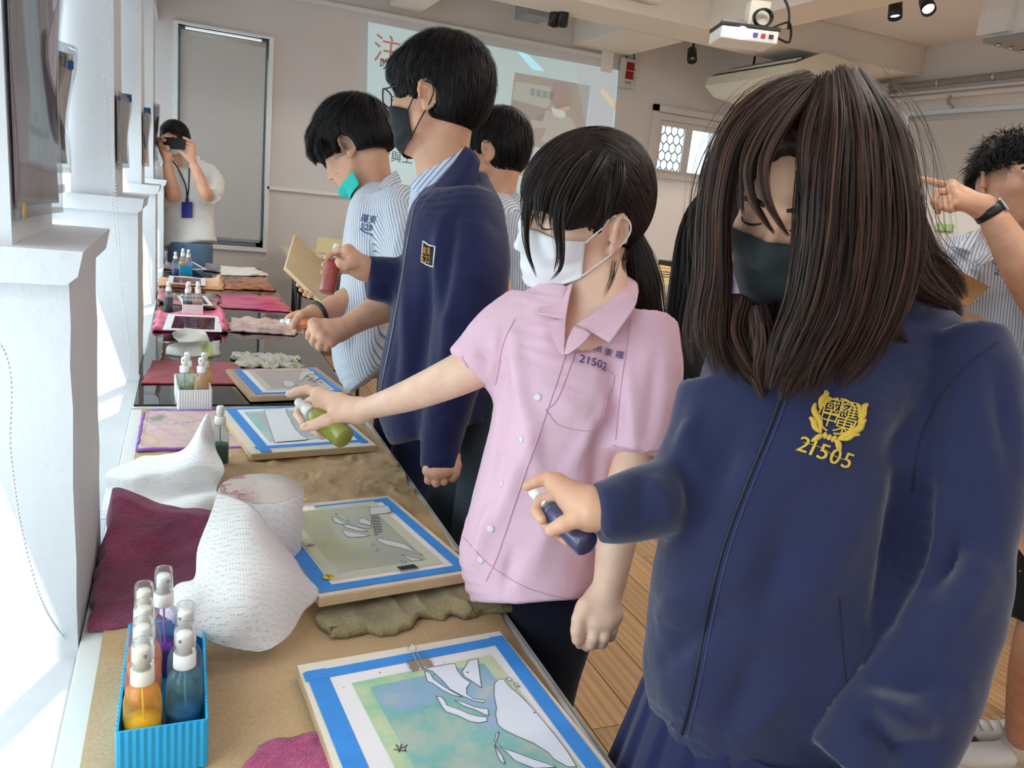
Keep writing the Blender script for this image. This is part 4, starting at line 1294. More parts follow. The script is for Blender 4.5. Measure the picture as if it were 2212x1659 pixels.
for k in range(4):
 flat('photo_frame_print',px_((1146+13*k,190+2.4*k),(1156+13*k,192+2.4*k),(1155+13*k,208+2.4*k),(1145+13*k,206+2.4*k)),glow('photo_print',(168,168,164)),ph)
SA=np.array([(1,0,0),(0,0,1),(0,-1,0)],float)
SRED,SINK=glow('slide_red',(206,140,124),.2),glow('slide_ink',(96,104,108),.1)
for txt,a,b,s,m in(('注意',866,117,.24,SRED),('吹',832,140,.10,SINK),('喔 !!',1045,180,.095,SINK),('原',832,306,.10,SINK),('就會與上一層',868,342,.10,SINK)):
 text_at('slide_text',txt,s,ony(a,b,YS),SA,m,sl)
t=thing('wall_thermometer','grey digital thermometer with two dark red displays on the back wall','thermometer',ony(1350,150,YB-.03))
q=[ony(a,b,YB-.05)for a,b in((1337,187),(1367,189),(1371,128),(1335,122))]
xa,xb=q[0][0]-.01,q[1][0]+.005
za,zb_=q[0][2],q[3][2]
box('casing',(xa,YB-.06,za),(xb,YB-.02,zb_),pm('thermo_grey',(196,198,190),.5),t,bev=.004)
DR=pm('dark_red_display',(110,14,26),.2,emit=(110,14,26),estr=.25)
for k,(zl,zh)in enumerate(((.60,.88),(.30,.57))):
 box('display',(xa+.35*(xb-xa),YB-.063,za+zl*(zb_-za)),(xa+.86*(xb-xa),YB-.0598,za+zh*(zb_-za)),DR,t)
for txt,zl in(('%',.62),('°C',.30)):
 text_at('unit_mark',txt,.045,(xb-.016,YB-.0605,za+(zl+.04)*(zb_-za)),SA,M['ink'],t)
for k in range(7):
 box('vent_slot',(xa+(.4+.06*k)*(xb-xa),YB-.0615,za+.14*(zb_-za)),(xa+(.42+.06*k)*(xb-xa),YB-.0598,za+.22*(zb_-za)),M['dark'],t)
mk('cable',*tube_vf(spline([(xa+.05,YB-.04,zb_),(xa+.08,YB-.05,zb_+.05),(xb-.05,YB-.05,zb_+.08),(xb-.02,YB-.04,zb_)],24),.006,6),M['black'],t)
pj=at(1605,84,4.5)
pj[2]=2.45
t=thing('projector','white ceiling projector on a pole mount with coiled black cables','projector',pj)
ax=np.array([(.94,-.34,.0),(.34,.94,.0),(0,0,1)])
V,F=obox_vf(pj,ax,(.165,.12,.035),.01)
mk('body',V,F,M['white'],t,smooth=False)
V,F=obox_vf(pj+np.array([0,0,.043]),ax,(.17,.125,.009),.003)
mk('top_plate',V,F,M['black'],t,smooth=False)
mk('lens',*lathe_vf([(.0,.0),(.03,.0),(.034,-.02),(.028,-.03),(0,-.03)],18,pj-ax[0]*.05-ax[1]*.118+np.array([0,0,.0]),basis(ax[1])),pm('lens_glow',(250,252,255),.1,emit=(255,255,255),estr=3.0),t)
V,F=obox_vf(pj+ax[0]*.06+np.array([0,0,.13]),ax,(.06,.05,.07),.012)
mk('mount_box',V,F,M['cream'],t,smooth=False)
V,F=obox_vf(pj-ax[0]*.06+np.array([0,0,.075]),ax,(.08,.03,.012),.003)
mk('bracket',V,F,M['grey'],t,smooth=False)
mk('pole',*tube_vf([pj+ax[0]*.06+np.array([0,0,.2]),pj+ax[0]*.06+np.array([0,0,.648])],.026,14),M['cream'],t)
co=[pj+ax[0]*(.07+.05*cos(a))-ax[1]*.10+np.array([0,.004*a/6,.10+.045*sin(a)])for a in np.linspace(0,9*pi,110)]
mk('cable_coil',*tube_vf(co,.006,6),M['black'],t)
mk('cable',*tube_vf(spline([pj+ax[0]*.09+np.array([0,-.03,.62]),pj+ax[0]*.08+np.array([0,-.05,.35]),pj+ax[0]*.17+np.array([0,-.09,.17]),pj+ax[0]*.20+np.array([0,-.08,.06])],40),.007,6),M['black'],t)
mk('cable',*tube_vf(spline([pj+ax[0]*.12-ax[1]*.10+np.array([0,0,.05]),pj+ax[0]*.22-ax[1]*.09+np.array([0,0,.09]),pj+ax[0]*.25-ax[1]*.06,pj+ax[0]*.16-ax[1]*.11],30),.007,6),M['black'],t)
for k,c in enumerate(((60,80,160),(190,60,60),(40,40,44))):
 V,F=obox_vf(pj+ax[0]*(.03+.045*k)-ax[1]*.123,ax,(.012,.006,.010))
 mk('port',V,F,pm('port',c,.5),t,smooth=False)
def spot(label,p,aim,lit=False,size=1.0):
 t=thing('track_spotlight',label,'spotlight',(p[0],p[1],3.09),'ceiling spotlights')
 A=basis(np.array(aim,float))
 mk('housing',*lathe_vf([(.030*size,-.07*size),(.042*size,-.066*size),(.045*size,.06*size),(.041*size,.062*size),(.036*size,.03*size),(.0,.028*size)],20,p,A),M['black'],t)
 mk('lamp_face',*lathe_vf([(.0,.034*size),(.034*size,.036*size),(.0345*size,.030*size),(0,.028*size)],18,p,A),pm('lamp_lit',(255,240,214),.4,emit=(255,236,206),estr=14.0)if lit else pm('lamp_off',(200,200,196),.15,metal=.7),t)
 mk('stem',*tube_vf([p+np.array([0,0,.03]),np.array([p[0],p[1],3.085])],.012*size,8),M['black'],t)
 return t
spot('black ceiling spotlight above the thermometer, unlit',onz(1495,120,2.86),(-.25,-.6,-.9))
spot('black ceiling spotlight beside the lit one',onz(1934,20,2.9),(-.1,-.3,-1.0),True)
spot('glowing ceiling spotlight, white lamp facing the camera',onz(2003,12,2.92),(-.45,-.85,-.8),True)
spot('one of the twin black spotlights over the slide, slide side',onz(1198,38,2.82),(.1,.5,-.9))
spot('one of the twin black spotlights over the slide, thermometer side',onz(1216,38,2.82),(.2,.5,-.9))
for p_,e_ in((onz(2003,12,2.9),26),(onz(1934,20,2.88),22)):
 l=bpy.data.lights.new('spot_light','SPOT')
 l.energy,l.spot_size,l.color,l.shadow_soft_size=e_*3,radians(100),(1.0,.92,.82),.05
 o=bpy.data.objects.new('spot_light',l)
 COL.objects.link(o)
 o.location=p_-np.array([.03,.05,.06])
 o.rotation_euler=(radians(22),0,radians(-20))
_g=onz(1160,28,2.93)
g=box('junction_box',(_g[0]-.1,_g[1]-.05,2.9),(_g[0]+.12,_g[1]+.25,3.1),M['grey'],None,bev=.004)
tag(g,'grey ceiling junction box beside the twin spotlights','junction box')
BL=['closest to the projected slide','over the far half of the glass table','over the kraft paper table','over the open floor by the pink girl','near the wide blind','near the front wall by the right side','near the front wall by the piers']
for k,(x,y)in enumerate(((1.42,5.3),(2.3,3.4),(2.0,1.0),(3.4,2.2),(4.9,1.6),(3.2,-.6),(1.0,-.8))):
 t=thing('ceiling_batten','fluorescent batten light on the ceiling '+BL[k],'ceiling light',(x,y,3.1),'fluorescent battens')
 box('housing',(x-.62,y-.04,3.05),(x+.62,y+.04,3.1),M['white'],t,bev=.004)
 mk('tube',*tube_vf([(x-.58,y,3.03),(x+.58,y,3.03)],.014,10),pm('tube_glow',(255,250,240),.4,emit=(255,250,244),estr=30.0),t)
 area('batten_light',(x,y,3.005),(0,0,0),1.15,.05,7.5,(1.0,.95,.88))
t=thing('air_conditioner','cream ceiling air conditioner with dark louvre slot','air conditioner',(4.75,6.05,2.75))
ya,yb=5.42,6.62
prof=[(4.52,2.72),(4.50,2.64),(4.62,2.555),(4.95,2.52),(5.20,2.54),(5.22,2.80),(4.78,2.84)]
n_=len(prof)
V=[(x,y,z)for y in(ya,yb)for x,z in prof]
F=[(i,i+n_,(i+1)%n_+n_,(i+1)%n_)for i in range(n_)]+[tuple(range(n_)),tuple(range(n_,2*n_))[::-1]]
mk('casing',V,F,M['cream'],t,smooth=False)
lv=lambda a:(4.52+.26*a,2.72+.12*a)
for nm,a0,a1,mt in(('louvre_slot',.06,.46,M['black']),('inlet_grille',.52,.92,pm('ac_grille',(120,112,96),.6))):
 (x0,z0),(x1,z1)=lv(a0),lv(a1)
 o_=np.array([-.42,0,.9])*.004
 P=np.array([(x0,ya+.04,z0),(x0,yb-.04,z0),(x1,yb-.04,z1),(x1,ya+.04,z1)])
 mk(nm,np.vstack([P+o_,P-o_]),[(0,1,2,3),(7,6,5,4),(0,4,5,1),(1,5,6,2),(2,6,7,3),(3,7,4,0)],mt,t,smooth=False)
for k in range(2):
 (x0,z0)=lv(.16+.16*k)
 mk('louvre_blade',*tube_vf([(x0-.006,ya+.05,z0+.012),(x0-.006,yb-.05,z0+.012)],.008,6),M['cream'],t)
for k in range(2):
 mk('hanger_rod',*tube_vf([(4.9,ya+.15+.9*k,2.82),(4.9,ya+.15+.9*k,3.1)],.01,8),M['dark'],t)
t=thing('air_handler','white metal air handling box under the ceiling near the pipes','air handler',(5.2,4.0,2.95))
box('casing',(4.98,3.3,2.80),(5.6,4.14,3.1),M['trimw'],t,bev=.004)
box('flange',(4.93,3.95,2.82),(4.98,4.17,3.1),M['trimw'],t,bev=.003)
box('base_rail',(4.95,3.4,2.77),(5.55,4.12,2.80),M['grey'],t)
for k in range(3):
 mk('bolt',*lathe_vf([(.014,.0),(.014,.03),(.0,.032)],8,(5.02+.12*k,4.05,2.745)),M['steel'],t)
box('nameplate',(4.926,3.99,2.92),(4.931,4.12,3.06),M['white'],t)
t=thing('wall_conduit','grey conduit and white pipes running above the wide blind','conduit',(5.95,4.5,2.72))
mk('conduit',*tube_vf([(5.93,2.5,2.765),(5.93,6.98,2.765)],.028,10),pm('conduit_grey',(146,140,134),.5),t)
for z,r in((2.70,.016),(2.655,.022)):
 mk('pipe',*tube_vf([(5.95,2.5,z),(5.95,6.98,z)],r,10),M['wall'],t)
for k in range(7):
 y=3.2+.52*k
 mk('strap',*tube_vf([(5.93,y-.012,2.765),(5.93,y+.012,2.765)],.032,10),M['steel'],t)
box('junction',(5.90,5.80,2.63),(5.99,5.98,2.80),M['wall'],t,bev=.004)
mk('hook',*tube_vf(spline([onx(2052,208,5.93),onx(2048,216,5.92),onx(2052,226,5.92),onx(2058,232,5.92)],16),.014,8),M['steel'],t)
g=box('green_tape',onx(2055,494,5.985)-np.array([.0,.0,.02]),onx(2020,487,5.985)+np.array([.02,.0,.02]),pm('green_tape',(150,190,130),.6))
tag(g,'strip of green tape on the wide blind behind the pointing boy','tape')
# painted sheets in clear sleeves on the piers
def artmat(name,stops,sc,seed,stretch):
 m,nt,b=newmat(name)
 n=N(nt,'TexNoise',noise_dimensions='4D',i_Scale=sc,i_W=seed,i_Detail=4.0)
 nt.links.new(coords(nt,stretch),n.inputs['Vector'])
 k=len(stops)
 nt.links.new(ramp(nt,n.outputs['Fac'],[(.28+.44*i/(k-1),rgb(s))for i,s in enumerate(stops)]),b.inputs['Base Color'])
 b.inputs['Roughness'].default_value=.35
 b.inputs['Coat Weight'].default_value=.8
 b.inputs['Coat Roughness'].default_value=.08
 n2=N(nt,'TexNoise',i_Scale=30.0,i_Detail=3.0)
 nt.links.new(coords(nt,(1,1,.3)),n2.inputs['Vector'])
 bp=N(nt,'Bump',i_Strength=.25,i_Distance=.01)
 nt.links.new(n2.outputs['Fac'],bp.inputs['Height'])
 nt.links.new(bp.outputs['Normal'],b.inputs['Coat Normal'])
 return m
SLEEVE=clear('clear_sleeve',(244,246,248),.10,.06)
BT=pm('blue_tape_bit',(36,96,160),.5)
def art(label,y0,y1,z0,z1,curl,mat,x=-.1955,tapes=(),ctop=.0,dot=False):
 """a painted sheet and its clear sleeve taped to the pier; the far edge curls off the wall"""
 t=thing('painted_sheet',label,'painting',(x,(y0+y1)/2,(z0+z1)/2),'paintings taped to the piers')
 nx,ny=24,20
 u,v=np.meshgrid(np.linspace(0,1,nx),np.linspace(0,1,ny))
 off=.002+curl*u**2.2*(.7+.3*v)+.004*np.sin(5*v+3*u)*u+ctop*(1-v)**3
 A=np.stack([x+off,y0+(y1-y0)*u,z0+(z1-z0)*v],2)
 n=np.zeros_like(A)
 n[...,0]=1
 sheet_obj('paper',A,n,mat,t,.0006)
 B=A.copy()
 B[...,0]+=.004+.002*np.sin(9*v)
 B[...,1]=y0-.012+(y1-y0+.024)*u
 B[...,2]=z0-.014+(z1-z0+.028)*v
 sheet_obj('sleeve',B,n,SLEEVE,t,.0004)
 for(ty,tz,h,w)in tapes:
  i=min(nx-1,max(0,int((ty-y0)/(y1-y0)*(nx-1))))
  box('tape_bit',(x-.002,ty-w,tz-h),(x+off[-1,i]+.006,ty+w,tz+h),BT,t)
 if dot:
  V,F=lathe_vf([(.011,0),(.011,.001),(0,.001)],16,(0,0,0),np.array([(0,1,0),(0,0,1),(1,0,0)]))
  mk('yellow_dot',V+np.array([x+.0095,y0+.006,z0-.004]),F,pm('mustard_sticker',(196,160,70),.5),t)
 return t
art('large violet and olive painted sheet in a glossy sleeve on the first pier',1.150,1.348,1.345,1.72,.030,artmat('violet_olive_art',[(160,152,128),(156,138,140),(184,166,186),(172,160,168),(166,156,120)],5,3.0,(1,9,1.2)),tapes=((1.335,1.66,.025,.006),),dot=True)
art('grey painted sheet curling off the far side of the first pier',1.385,1.472,1.40,1.566,.026,artmat('grey_art',[(158,152,148),(168,162,158),(198,198,204)],4,6.0,(1,3,1)),tapes=((1.40,1.572,.012,.004),(1.468,1.55,.006,.004)),ctop=.0)
art('mauve painted sheet on the second pier behind the double chain',2.765,3.03,1.40,1.60,.018,artmat('mauve_art',[(150,124,118),(166,140,136),(140,116,108)],4,9.0,(1,3,1)),tapes=((3.02,1.61,.012,.008),))
art('brown streaked sheet on the third pier',4.37,4.62,1.40,1.64,.020,artmat('brown_art',[(140,116,106),(166,142,132),(96,80,76)],5,12.0,(1,4,1)),tapes=((4.6,1.66,.015,.012),))
art('dark sheet on the pier beside the photographing woman',5.93,6.18,1.42,1.78,.018,artmat('dark_art',[(84,80,88),(150,146,152),(112,108,112)],5,15.0,(1,4,1)))
# folding chair, pale panel, back table
fc=onz(690,690,.0)
CH=np.array([.86,5.15,.0])
t=thing('folding_chair','black metal folding chair standing behind the tilted wooden board','chair',CH)
cz=lambda x,y,z:CH+np.array([x,y,z])
for sx in(-.20,.20):
 mk('back_leg',*tube_vf(spline([cz(sx,-.16,.012),cz(sx,-.05,.45),cz(sx,.10,.80)],14),.012,10),M['blackmetal'],t)
 mk('front_leg',*tube_vf(spline([cz(sx*.9,.26,.012),cz(sx*.9,.02,.30),cz(sx*.9,-.12,.50)],14),.011,10),M['blackmetal'],t)
mk('crossbar',*tube_vf([cz(-.2,-.12,.16),cz(.2,-.12,.16)],.009,8),M['blackmetal'],t)
mk('crossbar',*tube_vf([cz(-.18,.18,.14),cz(.18,.18,.14)],.009,8),M['blackmetal'],t)
def pad(c,a,b,th,ax,name,mat,par):
 """rounded superellipse cushion"""
 V,F,seg=[],[],36
 for r,h in((.0,-1),(.9,-1),(1.0,-.5),(1.0,.5),(.9,1),(.0,1)):
  for k in range(seg):
   q=2*pi*k/seg
   cc,ss=cos(q),sin(q)
   e=(abs(cc)**3.2+abs(ss)**3.2)**(-1/3.2)
   V.append((a*r*cc*e,b*r*ss*e,th*h))
 for i in range(5):
  for k in range(seg):
   F.append((i*seg+k,i*seg+(k+1)%seg,(i+1)*seg+(k+1)%seg,(i+1)*seg+k))
 return mk(name,np.array(V)@np.array(ax)+np.array(c),F,mat,par)
pad(cz(0,.09,.76),.20,.125,.014,[(1,0,0),(0,.35,.94),(0,-.94,.35)],'backrest',M['black'],t)
pad(cz(0,.03,.44),.20,.19,.020,[(1,0,0),(0,1,.03),(0,-.03,1)],'seat',M['black'],t)
def side_table(label,x0,x1,y0,y1,zt,name='folding_table'):
 t=thing(name,label,'table',((x0+x1)/2,(y0+y1)/2,0))
 box('tabletop',(x0,y0,zt-.035),(x1,y1,zt),pm('beech_top',(224,210,180),.5,var=.04),t,bev=.004)
 for x in(x0+.12,x1-.12):
  mk('leg',*tube_vf([(x,y0+.06,.012),(x,y0+.06,zt-.03)],.013,8),M['blackmetal'],t)
  mk('leg',*tube_vf([(x,y1-.06,.012),(x,y1-.06,zt-.03)],.013,8),M['blackmetal'],t)
  mk('leg_brace',*tube_vf([(x,y0+.06,zt-.30),(x+(.22 if x<(x0+x1)/2 else-.22),y0+.06,zt-.04)],.010,8),M['blackmetal'],t)
  mk('leg_brace',*tube_vf([(x,y0+.06,zt-.30),(x,y1-.06,zt-.30)],.010,8),M['blackmetal'],t)
 return t
p0=at(686,547,6.2)
t=thing('folded_card','pale yellow folded card standing behind the red bottle','card',p0)
VV=[at(687,512,6.2),at(760,520,6.2),at(760,552,6.2),at(681,545,6.2)]
d_=np.array([.02,.07,.0])
PY=pm('yellow_card',(222,204,150),.7,var=.05)
P=np.array(VV)
mk('front_leaf',np.vstack([P,P+d_*.04]),[(0,3,2,1),(4,5,6,7),(0,1,5,4),(1,2,6,5),(2,3,7,6),(3,0,4,7)],PY,t,smooth=False)
P2=P.copy()
P2[2]+=d_*2.2
P2[3]+=d_*2.2
P2+=d_*.06
mk('back_leaf',np.vstack([P2,P2+d_*.04]),[(0,3,2,1),(4,5,6,7),(0,1,5,4),(1,2,6,5),(2,3,7,6),(3,0,4,7)],PY,t,smooth=False)
zc=float(min(q[2]for q in VV))-.002
side_table('narrow beech table against the back wall under the yellow card',float(p0[0])-.25,float(p0[0])+.55,float(p0[1])-.12,float(p0[1])+.42,zc-.0005)
bt=at(1440,612,5.9)
zt=.90
P_=onz(1440,607,zt)
side_table('beech folding table of boxes behind the ponytail girl',P_[0]-1.55,P_[0]+.9,P_[1],P_[1]+.55,zt)
CARD=pm('pale_card',(226,214,186),.7)
def carton(label,a0,a1,b,hgt,mat,dy=.08,dep=.16,lid=None,lidmat=None):
 p,q_=onz(a0,b,zt),onz(a1,b,zt)
 t=thing('carton',label,'box',((p[0]+q_[0])/2,p[1]+dep/2,zt),'boxes on the back table')
 box('body',(p[0],p[1],zt+.0015),(q_[0],p[1]+dep,zt+hgt),mat,t,bev=.003)
 box('lid',(p[0]-.004,p[1]-.004,zt+hgt),(q_[0]+.004,p[1]+dep+.004,zt+hgt+(lid or .012)),lidmat or mat,t,bev=.002)
 for k in range(3):
  box('print_line',(p[0]+.02,p[1]-.001,zt+hgt*(.25+.2*k)),(q_[0]-.02,p[1]+.001,zt+hgt*(.32+.2*k)),M['ink'],t)
 return t
carton('white box with a black lid on the back table',1441,1467,604,.10,M['white'],lid=.05,lidmat=M['black'])
carton('tissue box printed orange and white on the back table',1414,1439,604,.10,pm('tissue_box',(232,206,150),.6,var=.25,vscale=40))
lo=onz(1450,690,.5)
t=thing('low_shelf','low pale shelf of folded papers beneath the back table','shelf',(lo[0],lo[1],0))
box('board',(lo[0]-.5,lo[1],.46),(lo[0]+.3,lo[1]+.4,.485),pm('shelf_wood',(222,206,168),.5),t)
for x in(lo[0]-.47,lo[0]+.27):
 for y in(lo[1]+.03,lo[1]+.37):
  mk('leg',*tube_vf([(x,y,.0),(x,y,.46)],.012,8),M['blackmetal'],t)
t=thing('paper_stack','stack of orange papers on the low shelf','papers',(lo[0],lo[1]+.15,.486))
for k in range(4):
 box('paper',(lo[0]-.14+.008*(k%3),lo[1]+.04,.4865+.018*k),(lo[0]+.12,lo[1]+.3,.5025+.018*k),pm('orange_paper',(226,176+8*k,130),.7),t)
# figure tools: smooth distance fields meshed with surface nets
class Field:
 def __init__(s,lo,hi,h):
  s.h=h
  s.lo=np.array(lo,float)-3*h
  n=np.ceil((np.array(hi,float)+3*h-s.lo)/h).astype(int)+1
  s.n=n
  s.ax=[(s.lo[i]+h*np.arange(n[i])).astype(np.float32)for i in range(3)]
  s.f=np.full(n,1.0,np.float32)
 def win(s,lo,hi):
  a=[max(0,int(math.floor((lo[i]-s.lo[i])/s.h)))for i in range(3)]
  b=[min(int(s.n[i]),int(math.ceil((hi[i]-s.lo[i])/s.h))+1)for i in range(3)]
  if any(b[i]<=a[i]for i in range(3)):
   return None
  sl=tuple(slice(a[i],b[i])for i in range(3))
  return sl,s.ax[0][sl[0]][:,None,None],s.ax[1][sl[1]][None,:,None],s.ax[2][sl[2]][None,None,:]
 def put(s,sl,d,k,cut=False):
  f=s.f[sl]
  if cut:
   d=-d
   if k<=0:
    s.f[sl]=np.maximum(f,d)
   else:
    h=np.clip(.5-.5*(d-f)/k,0,1)
    s.f[sl]=d*(1-h)+f*h+k*h*(1-h)
   return
  if k<=0:
   s.f[sl]=np.minimum(f,d)
  else:
   h=np.clip(.5+.5*(d-f)/k,0,1)
   s.f[sl]=d*(1-h)+f*h-k*h*(1-h)
 def cone(s,a,b,ra,rb,k=.0,cut=False):
  a,b=np.array(a,float),np.array(b,float)
  m=max(ra,rb)+k+3*s.h
  w=s.win(np.minimum(a,b)-m,np.maximum(a,b)+m)
  if w is None:
   return s
  sl,X,Y,Z=w
  ab=b-a
  L2=float(ab@ab)+1e-12
  x,y,z=X-a[0],Y-a[1],Z-a[2]
  t=np.clip((x*ab[0]+y*ab[1]+z*ab[2])/L2,0,1)
  d=np.sqrt((x-t*ab[0])**2+(y-t*ab[1])**2+(z-t*ab[2])**2)-(ra+(rb-ra)*t)
  s.put(sl,d.astype(np.float32),k,cut)
  return s
 def chain(s,P,R,k=.004):
  """finger or limb: joined tapered capsules meshed as one member, blended to the rest by k"""
  P=[np.array(p,float)for p in P]
  m=max(R)+k+3*s.h
  w=s.win(np.min(P,0)-m,np.max(P,0)+m)
  if w is None:
   return s
  sl,X,Y,Z=w
  D=None
  for i in range(len(P)-1):
   a,ab=P[i],P[i+1]-P[i]
   L2=float(ab@ab)+1e-12
   x,y,z=X-a[0],Y-a[1],Z-a[2]
   t=np.clip((x*ab[0]+y*ab[1]+z*ab[2])/L2,0,1)
   d=np.sqrt((x-t*ab[0])**2+(y-t*ab[1])**2+(z-t*ab[2])**2)-(R[i]+(R[i+1]-R[i])*t)
   if D is None:
    D=d
   else:
    kk=.25*R[i]
    h=np.clip(.5+.5*(d-D)/kk,0,1)
    D=d*(1-h)+D*h-kk*h*(1-h)
  s.put(sl,D.astype(np.float32),k)
  return s
 def ell(s,c,r,ax=None,k=.0,cut=False):
  c,r=np.array(c,float),np.array(r,float)
  A=np.eye(3)if ax is None else np.array(ax,float)
  ext=np.sqrt(((A*r[:,None])**2).sum(0))+k+3*s.h
  w=s.win(c-ext,c+ext)
  if w is None:
   return s
  sl,X,Y,Z=w
  x,y,z=X-c[0],Y-c[1],Z-c[2]
  q=[(x*A[i,0]+y*A[i,1]+z*A[i,2])/r[i]for i in range(3)]
  k0=np.sqrt(q[0]**2+q[1]**2+q[2]**2)
  k1=np.sqrt((q[0]/r[0])**2+(q[1]/r[1])**2+(q[2]/r[2])**2)+1e-9
  s.put(sl,(k0*(k0-1)/k1).astype(np.float32),k,cut)
  return s
 def tube(s,secs,k=.01,up=3,e=2.0,open_=(False,False)):
  """elliptic tube: secs = [(centre, across, half across, half thick)]; flat ends"""
  C0=np.array([q[0]for q in secs],float)
  U0=np.array([q[1]for q in secs],float)
  AB=np.array([[q[2],q[3]]for q in secs],float)
  n=(len(secs)-1)*(up+(3 if len(secs)<9 else 1))+1
  C,U,AB=spline(C0,n),spline(U0,n),np.maximum(spline(AB,n),.004)
  mr=AB.max()
  w=s.win(C.min(0)-mr-k-4*s.h,C.max(0)+mr+k+4*s.h)
  if w is None:
   return s
  sl=w[0]
  D=np.full([q.stop-q.start for q in sl],1.0,np.float32)
  for i in range(n-1):
   a,ab=C[i],C[i+1]-C[i]
   L=np.linalg.norm(ab)+1e-9
   t_=ab/L
   u=U[i]+U[i+1]
   u=u-t_*(u@t_)
   u/=np.linalg.norm(u)
   v=np.cross(t_,u)
   m=max(AB[i].max(),AB[i+1].max())+k+4*s.h
   w2=s.win(np.minimum(C[i],C[i+1])-m,np.maximum(C[i],C[i+1])+m)
   if w2 is None:
    continue
   s2,X,Y,Z=w2
   x,y,z=X-a[0],Y-a[1],Z-a[2]
   l=x*t_[0]+y*t_[1]+z*t_[2]
   t=np.clip(l/L,0,1)
   aa=AB[i,0]+(AB[i+1,0]-AB[i,0])*t
   bb=AB[i,1]+(AB[i+1,1]-AB[i,1])*t
   p=np.abs(x*u[0]+y*u[1]+z*u[2])/aa
   q=np.abs(x*v[0]+y*v[1]+z*v[2])/bb
   rr=np.sqrt(p*p+q*q)if e==2.0 else(p**e+q**e)**(1/e)
   d=(rr-1)*np.minimum(aa,bb)
   wv=l-t*L
   slack0=.0 if i==0 else .15*AB[i].min()
   slack1=.0 if i==n-2 else .15*AB[i+1].min()
   over=np.maximum(np.maximum(-wv-slack0,wv-slack1),0)
   d=np.where(over>0,np.sqrt(np.maximum(d,0)**2+over**2),d)
   off=tuple(slice(s2[j].start-sl[j].start,s2[j].stop-sl[j].start)for j in range(3))
   D[off]=np.minimum(D[off],d)
  s.put(sl,D,k)
  return s
 def half(s,p,n,k=.0,lo=None,hi=None):
  """cut away the side n of the plane through p (within a window)"""
  w=s.win(lo if lo is not None else s.lo-1,hi if hi is not None else s.lo+s.h*s.n+1)
  sl,X,Y,Z=w
  d=-((X-p[0])*n[0]+(Y-p[1])*n[1]+(Z-p[2])*n[2])
  s.put(sl,d.astype(np.float32),k,True)
  return s
 def mesh(s):
  f,h=s.f,s.h
  g=f<0
  nx,ny,nz=f.shape
  acc=np.zeros((nx-1,ny-1,nz-1,3),np.float32)
  cnt=np.zeros((nx-1,ny-1,nz-1),np.int8)
  S=lambda A,o:A[o[0]:nx-1+o[0],o[1]:ny-1+o[1],o[2]:nz-1+o[2]]
  for ax_ in range(3):
   o1,o2=[i for i in range(3)if i!=ax_]
   sh=[slice(None)]*3
   lo_,hi_=list(sh),list(sh)
   lo_[ax_],hi_[ax_]=slice(0,-1),slice(1,None)
   f0,f1=f[tuple(lo_)],f[tuple(hi_)]
   cr=g[tuple(lo_)]!=g[tuple(hi_)]
   t=np.where(cr,f0/np.where(cr,f0-f1,1),0)
   for a in(0,1):
    for b in(0,1):
     sl=[slice(None)]*3
     sl[o1]=slice(a,f.shape[o1]-1+a)
     sl[o2]=slice(b,f.shape[o2]-1+b)
     c=cr[tuple(sl)]
     cnt+=c
     acc[...,ax_]+=t[tuple(sl)]
     acc[...,o1]+=a*c
     acc[...,o2]+=b*c
  act=cnt>0
  idx=np.full(act.shape,-1,np.int64)
  I=np.argwhere(act)
  idx[act]=np.arange(len(I))
  V=(I+acc[act]/cnt[act][:,None])*h+s.lo
  quads=[]
  for ax_ in range(3):
   o1,o2=[(1,2),(2,0),(0,1)][ax_]
   lo_,hi_=[slice(None)]*3,[slice(None)]*3
   lo_[ax_],hi_[ax_]=slice(0,-1),slice(1,None)
   for q in(lo_,hi_):
    q[o1]=slice(1,-1)
    q[o2]=slice(1,-1)
   g0,g1=g[tuple(lo_)],g[tuple(hi_)]
   E=np.argwhere(g0!=g1)
   if not len(E):
    continue
   flip=g1[tuple(E.T)]
   E[:,o1]+=1
   E[:,o2]+=1
   def cell(a,b):
    e=E.copy()
    e[:,o1]+=a
    e[:,o2]+=b
    return idx[tuple(e.T)]
   Q=np.stack([cell(-1,-1),cell(0,-1),cell(0,0),cell(-1,0)],1)
   Q[flip]=Q[flip][:,::-1]
   quads.append(Q)
  return V,np.vstack(quads)
def relax(V,F,it=1,w=.5):
 """light Laplacian smoothing"""
 n=len(V)
 V=np.array(V,float)
 e=np.vstack([F[:,[0,1]],F[:,[1,2]],F[:,[2,3]],F[:,[3,0]]])
 for _ in range(it):
  s=np.zeros((n,3))
  c=np.zeros(n)
  for a,b in((0,1),(1,0)):
   for j in range(3):
    s[:,j]+=np.bincount(e[:,a],V[e[:,b],j],n)
   c+=np.bincount(e[:,a],minlength=n)
  V=V*(1-w)+w*s/np.maximum(c,1)[:,None]
 return V
def vnormals(V,F):
 n=np.cross(V[F[:,2]]-V[F[:,0]],V[F[:,3]]-V[F[:,1]])
 N_=np.zeros_like(V)
 for j in range(4):
  for q in range(3):
   N_[:,q]+=np.bincount(F[:,j],n[:,q],len(V))
 return N_/(np.linalg.norm(N_,axis=1,keepdims=True)+1e-12)
def bvh(V,F):
 return BVHTree.FromPolygons([Vector(v)for v in np.asarray(V).tolist()],[tuple(f)for f in np.asarray(F).tolist()])
def sec(L,R,d,th,dL=.0,dR=.0):
 """garment section: its two outline points in the photograph, depth, half thickness"""
 a,b=at(L[0],L[1],d+dL),at(R[0],R[1],d+dR)
 w=np.linalg.norm(b-a)/2
 return((a+b)/2,(b-a)/(2*w),w,th)
def rsec(p,r,hint=None,r2=None):
 """round section at a pixel and depth"""
 return(at(*p),RT if hint is None else hint,r,r if r2 is None else r2)
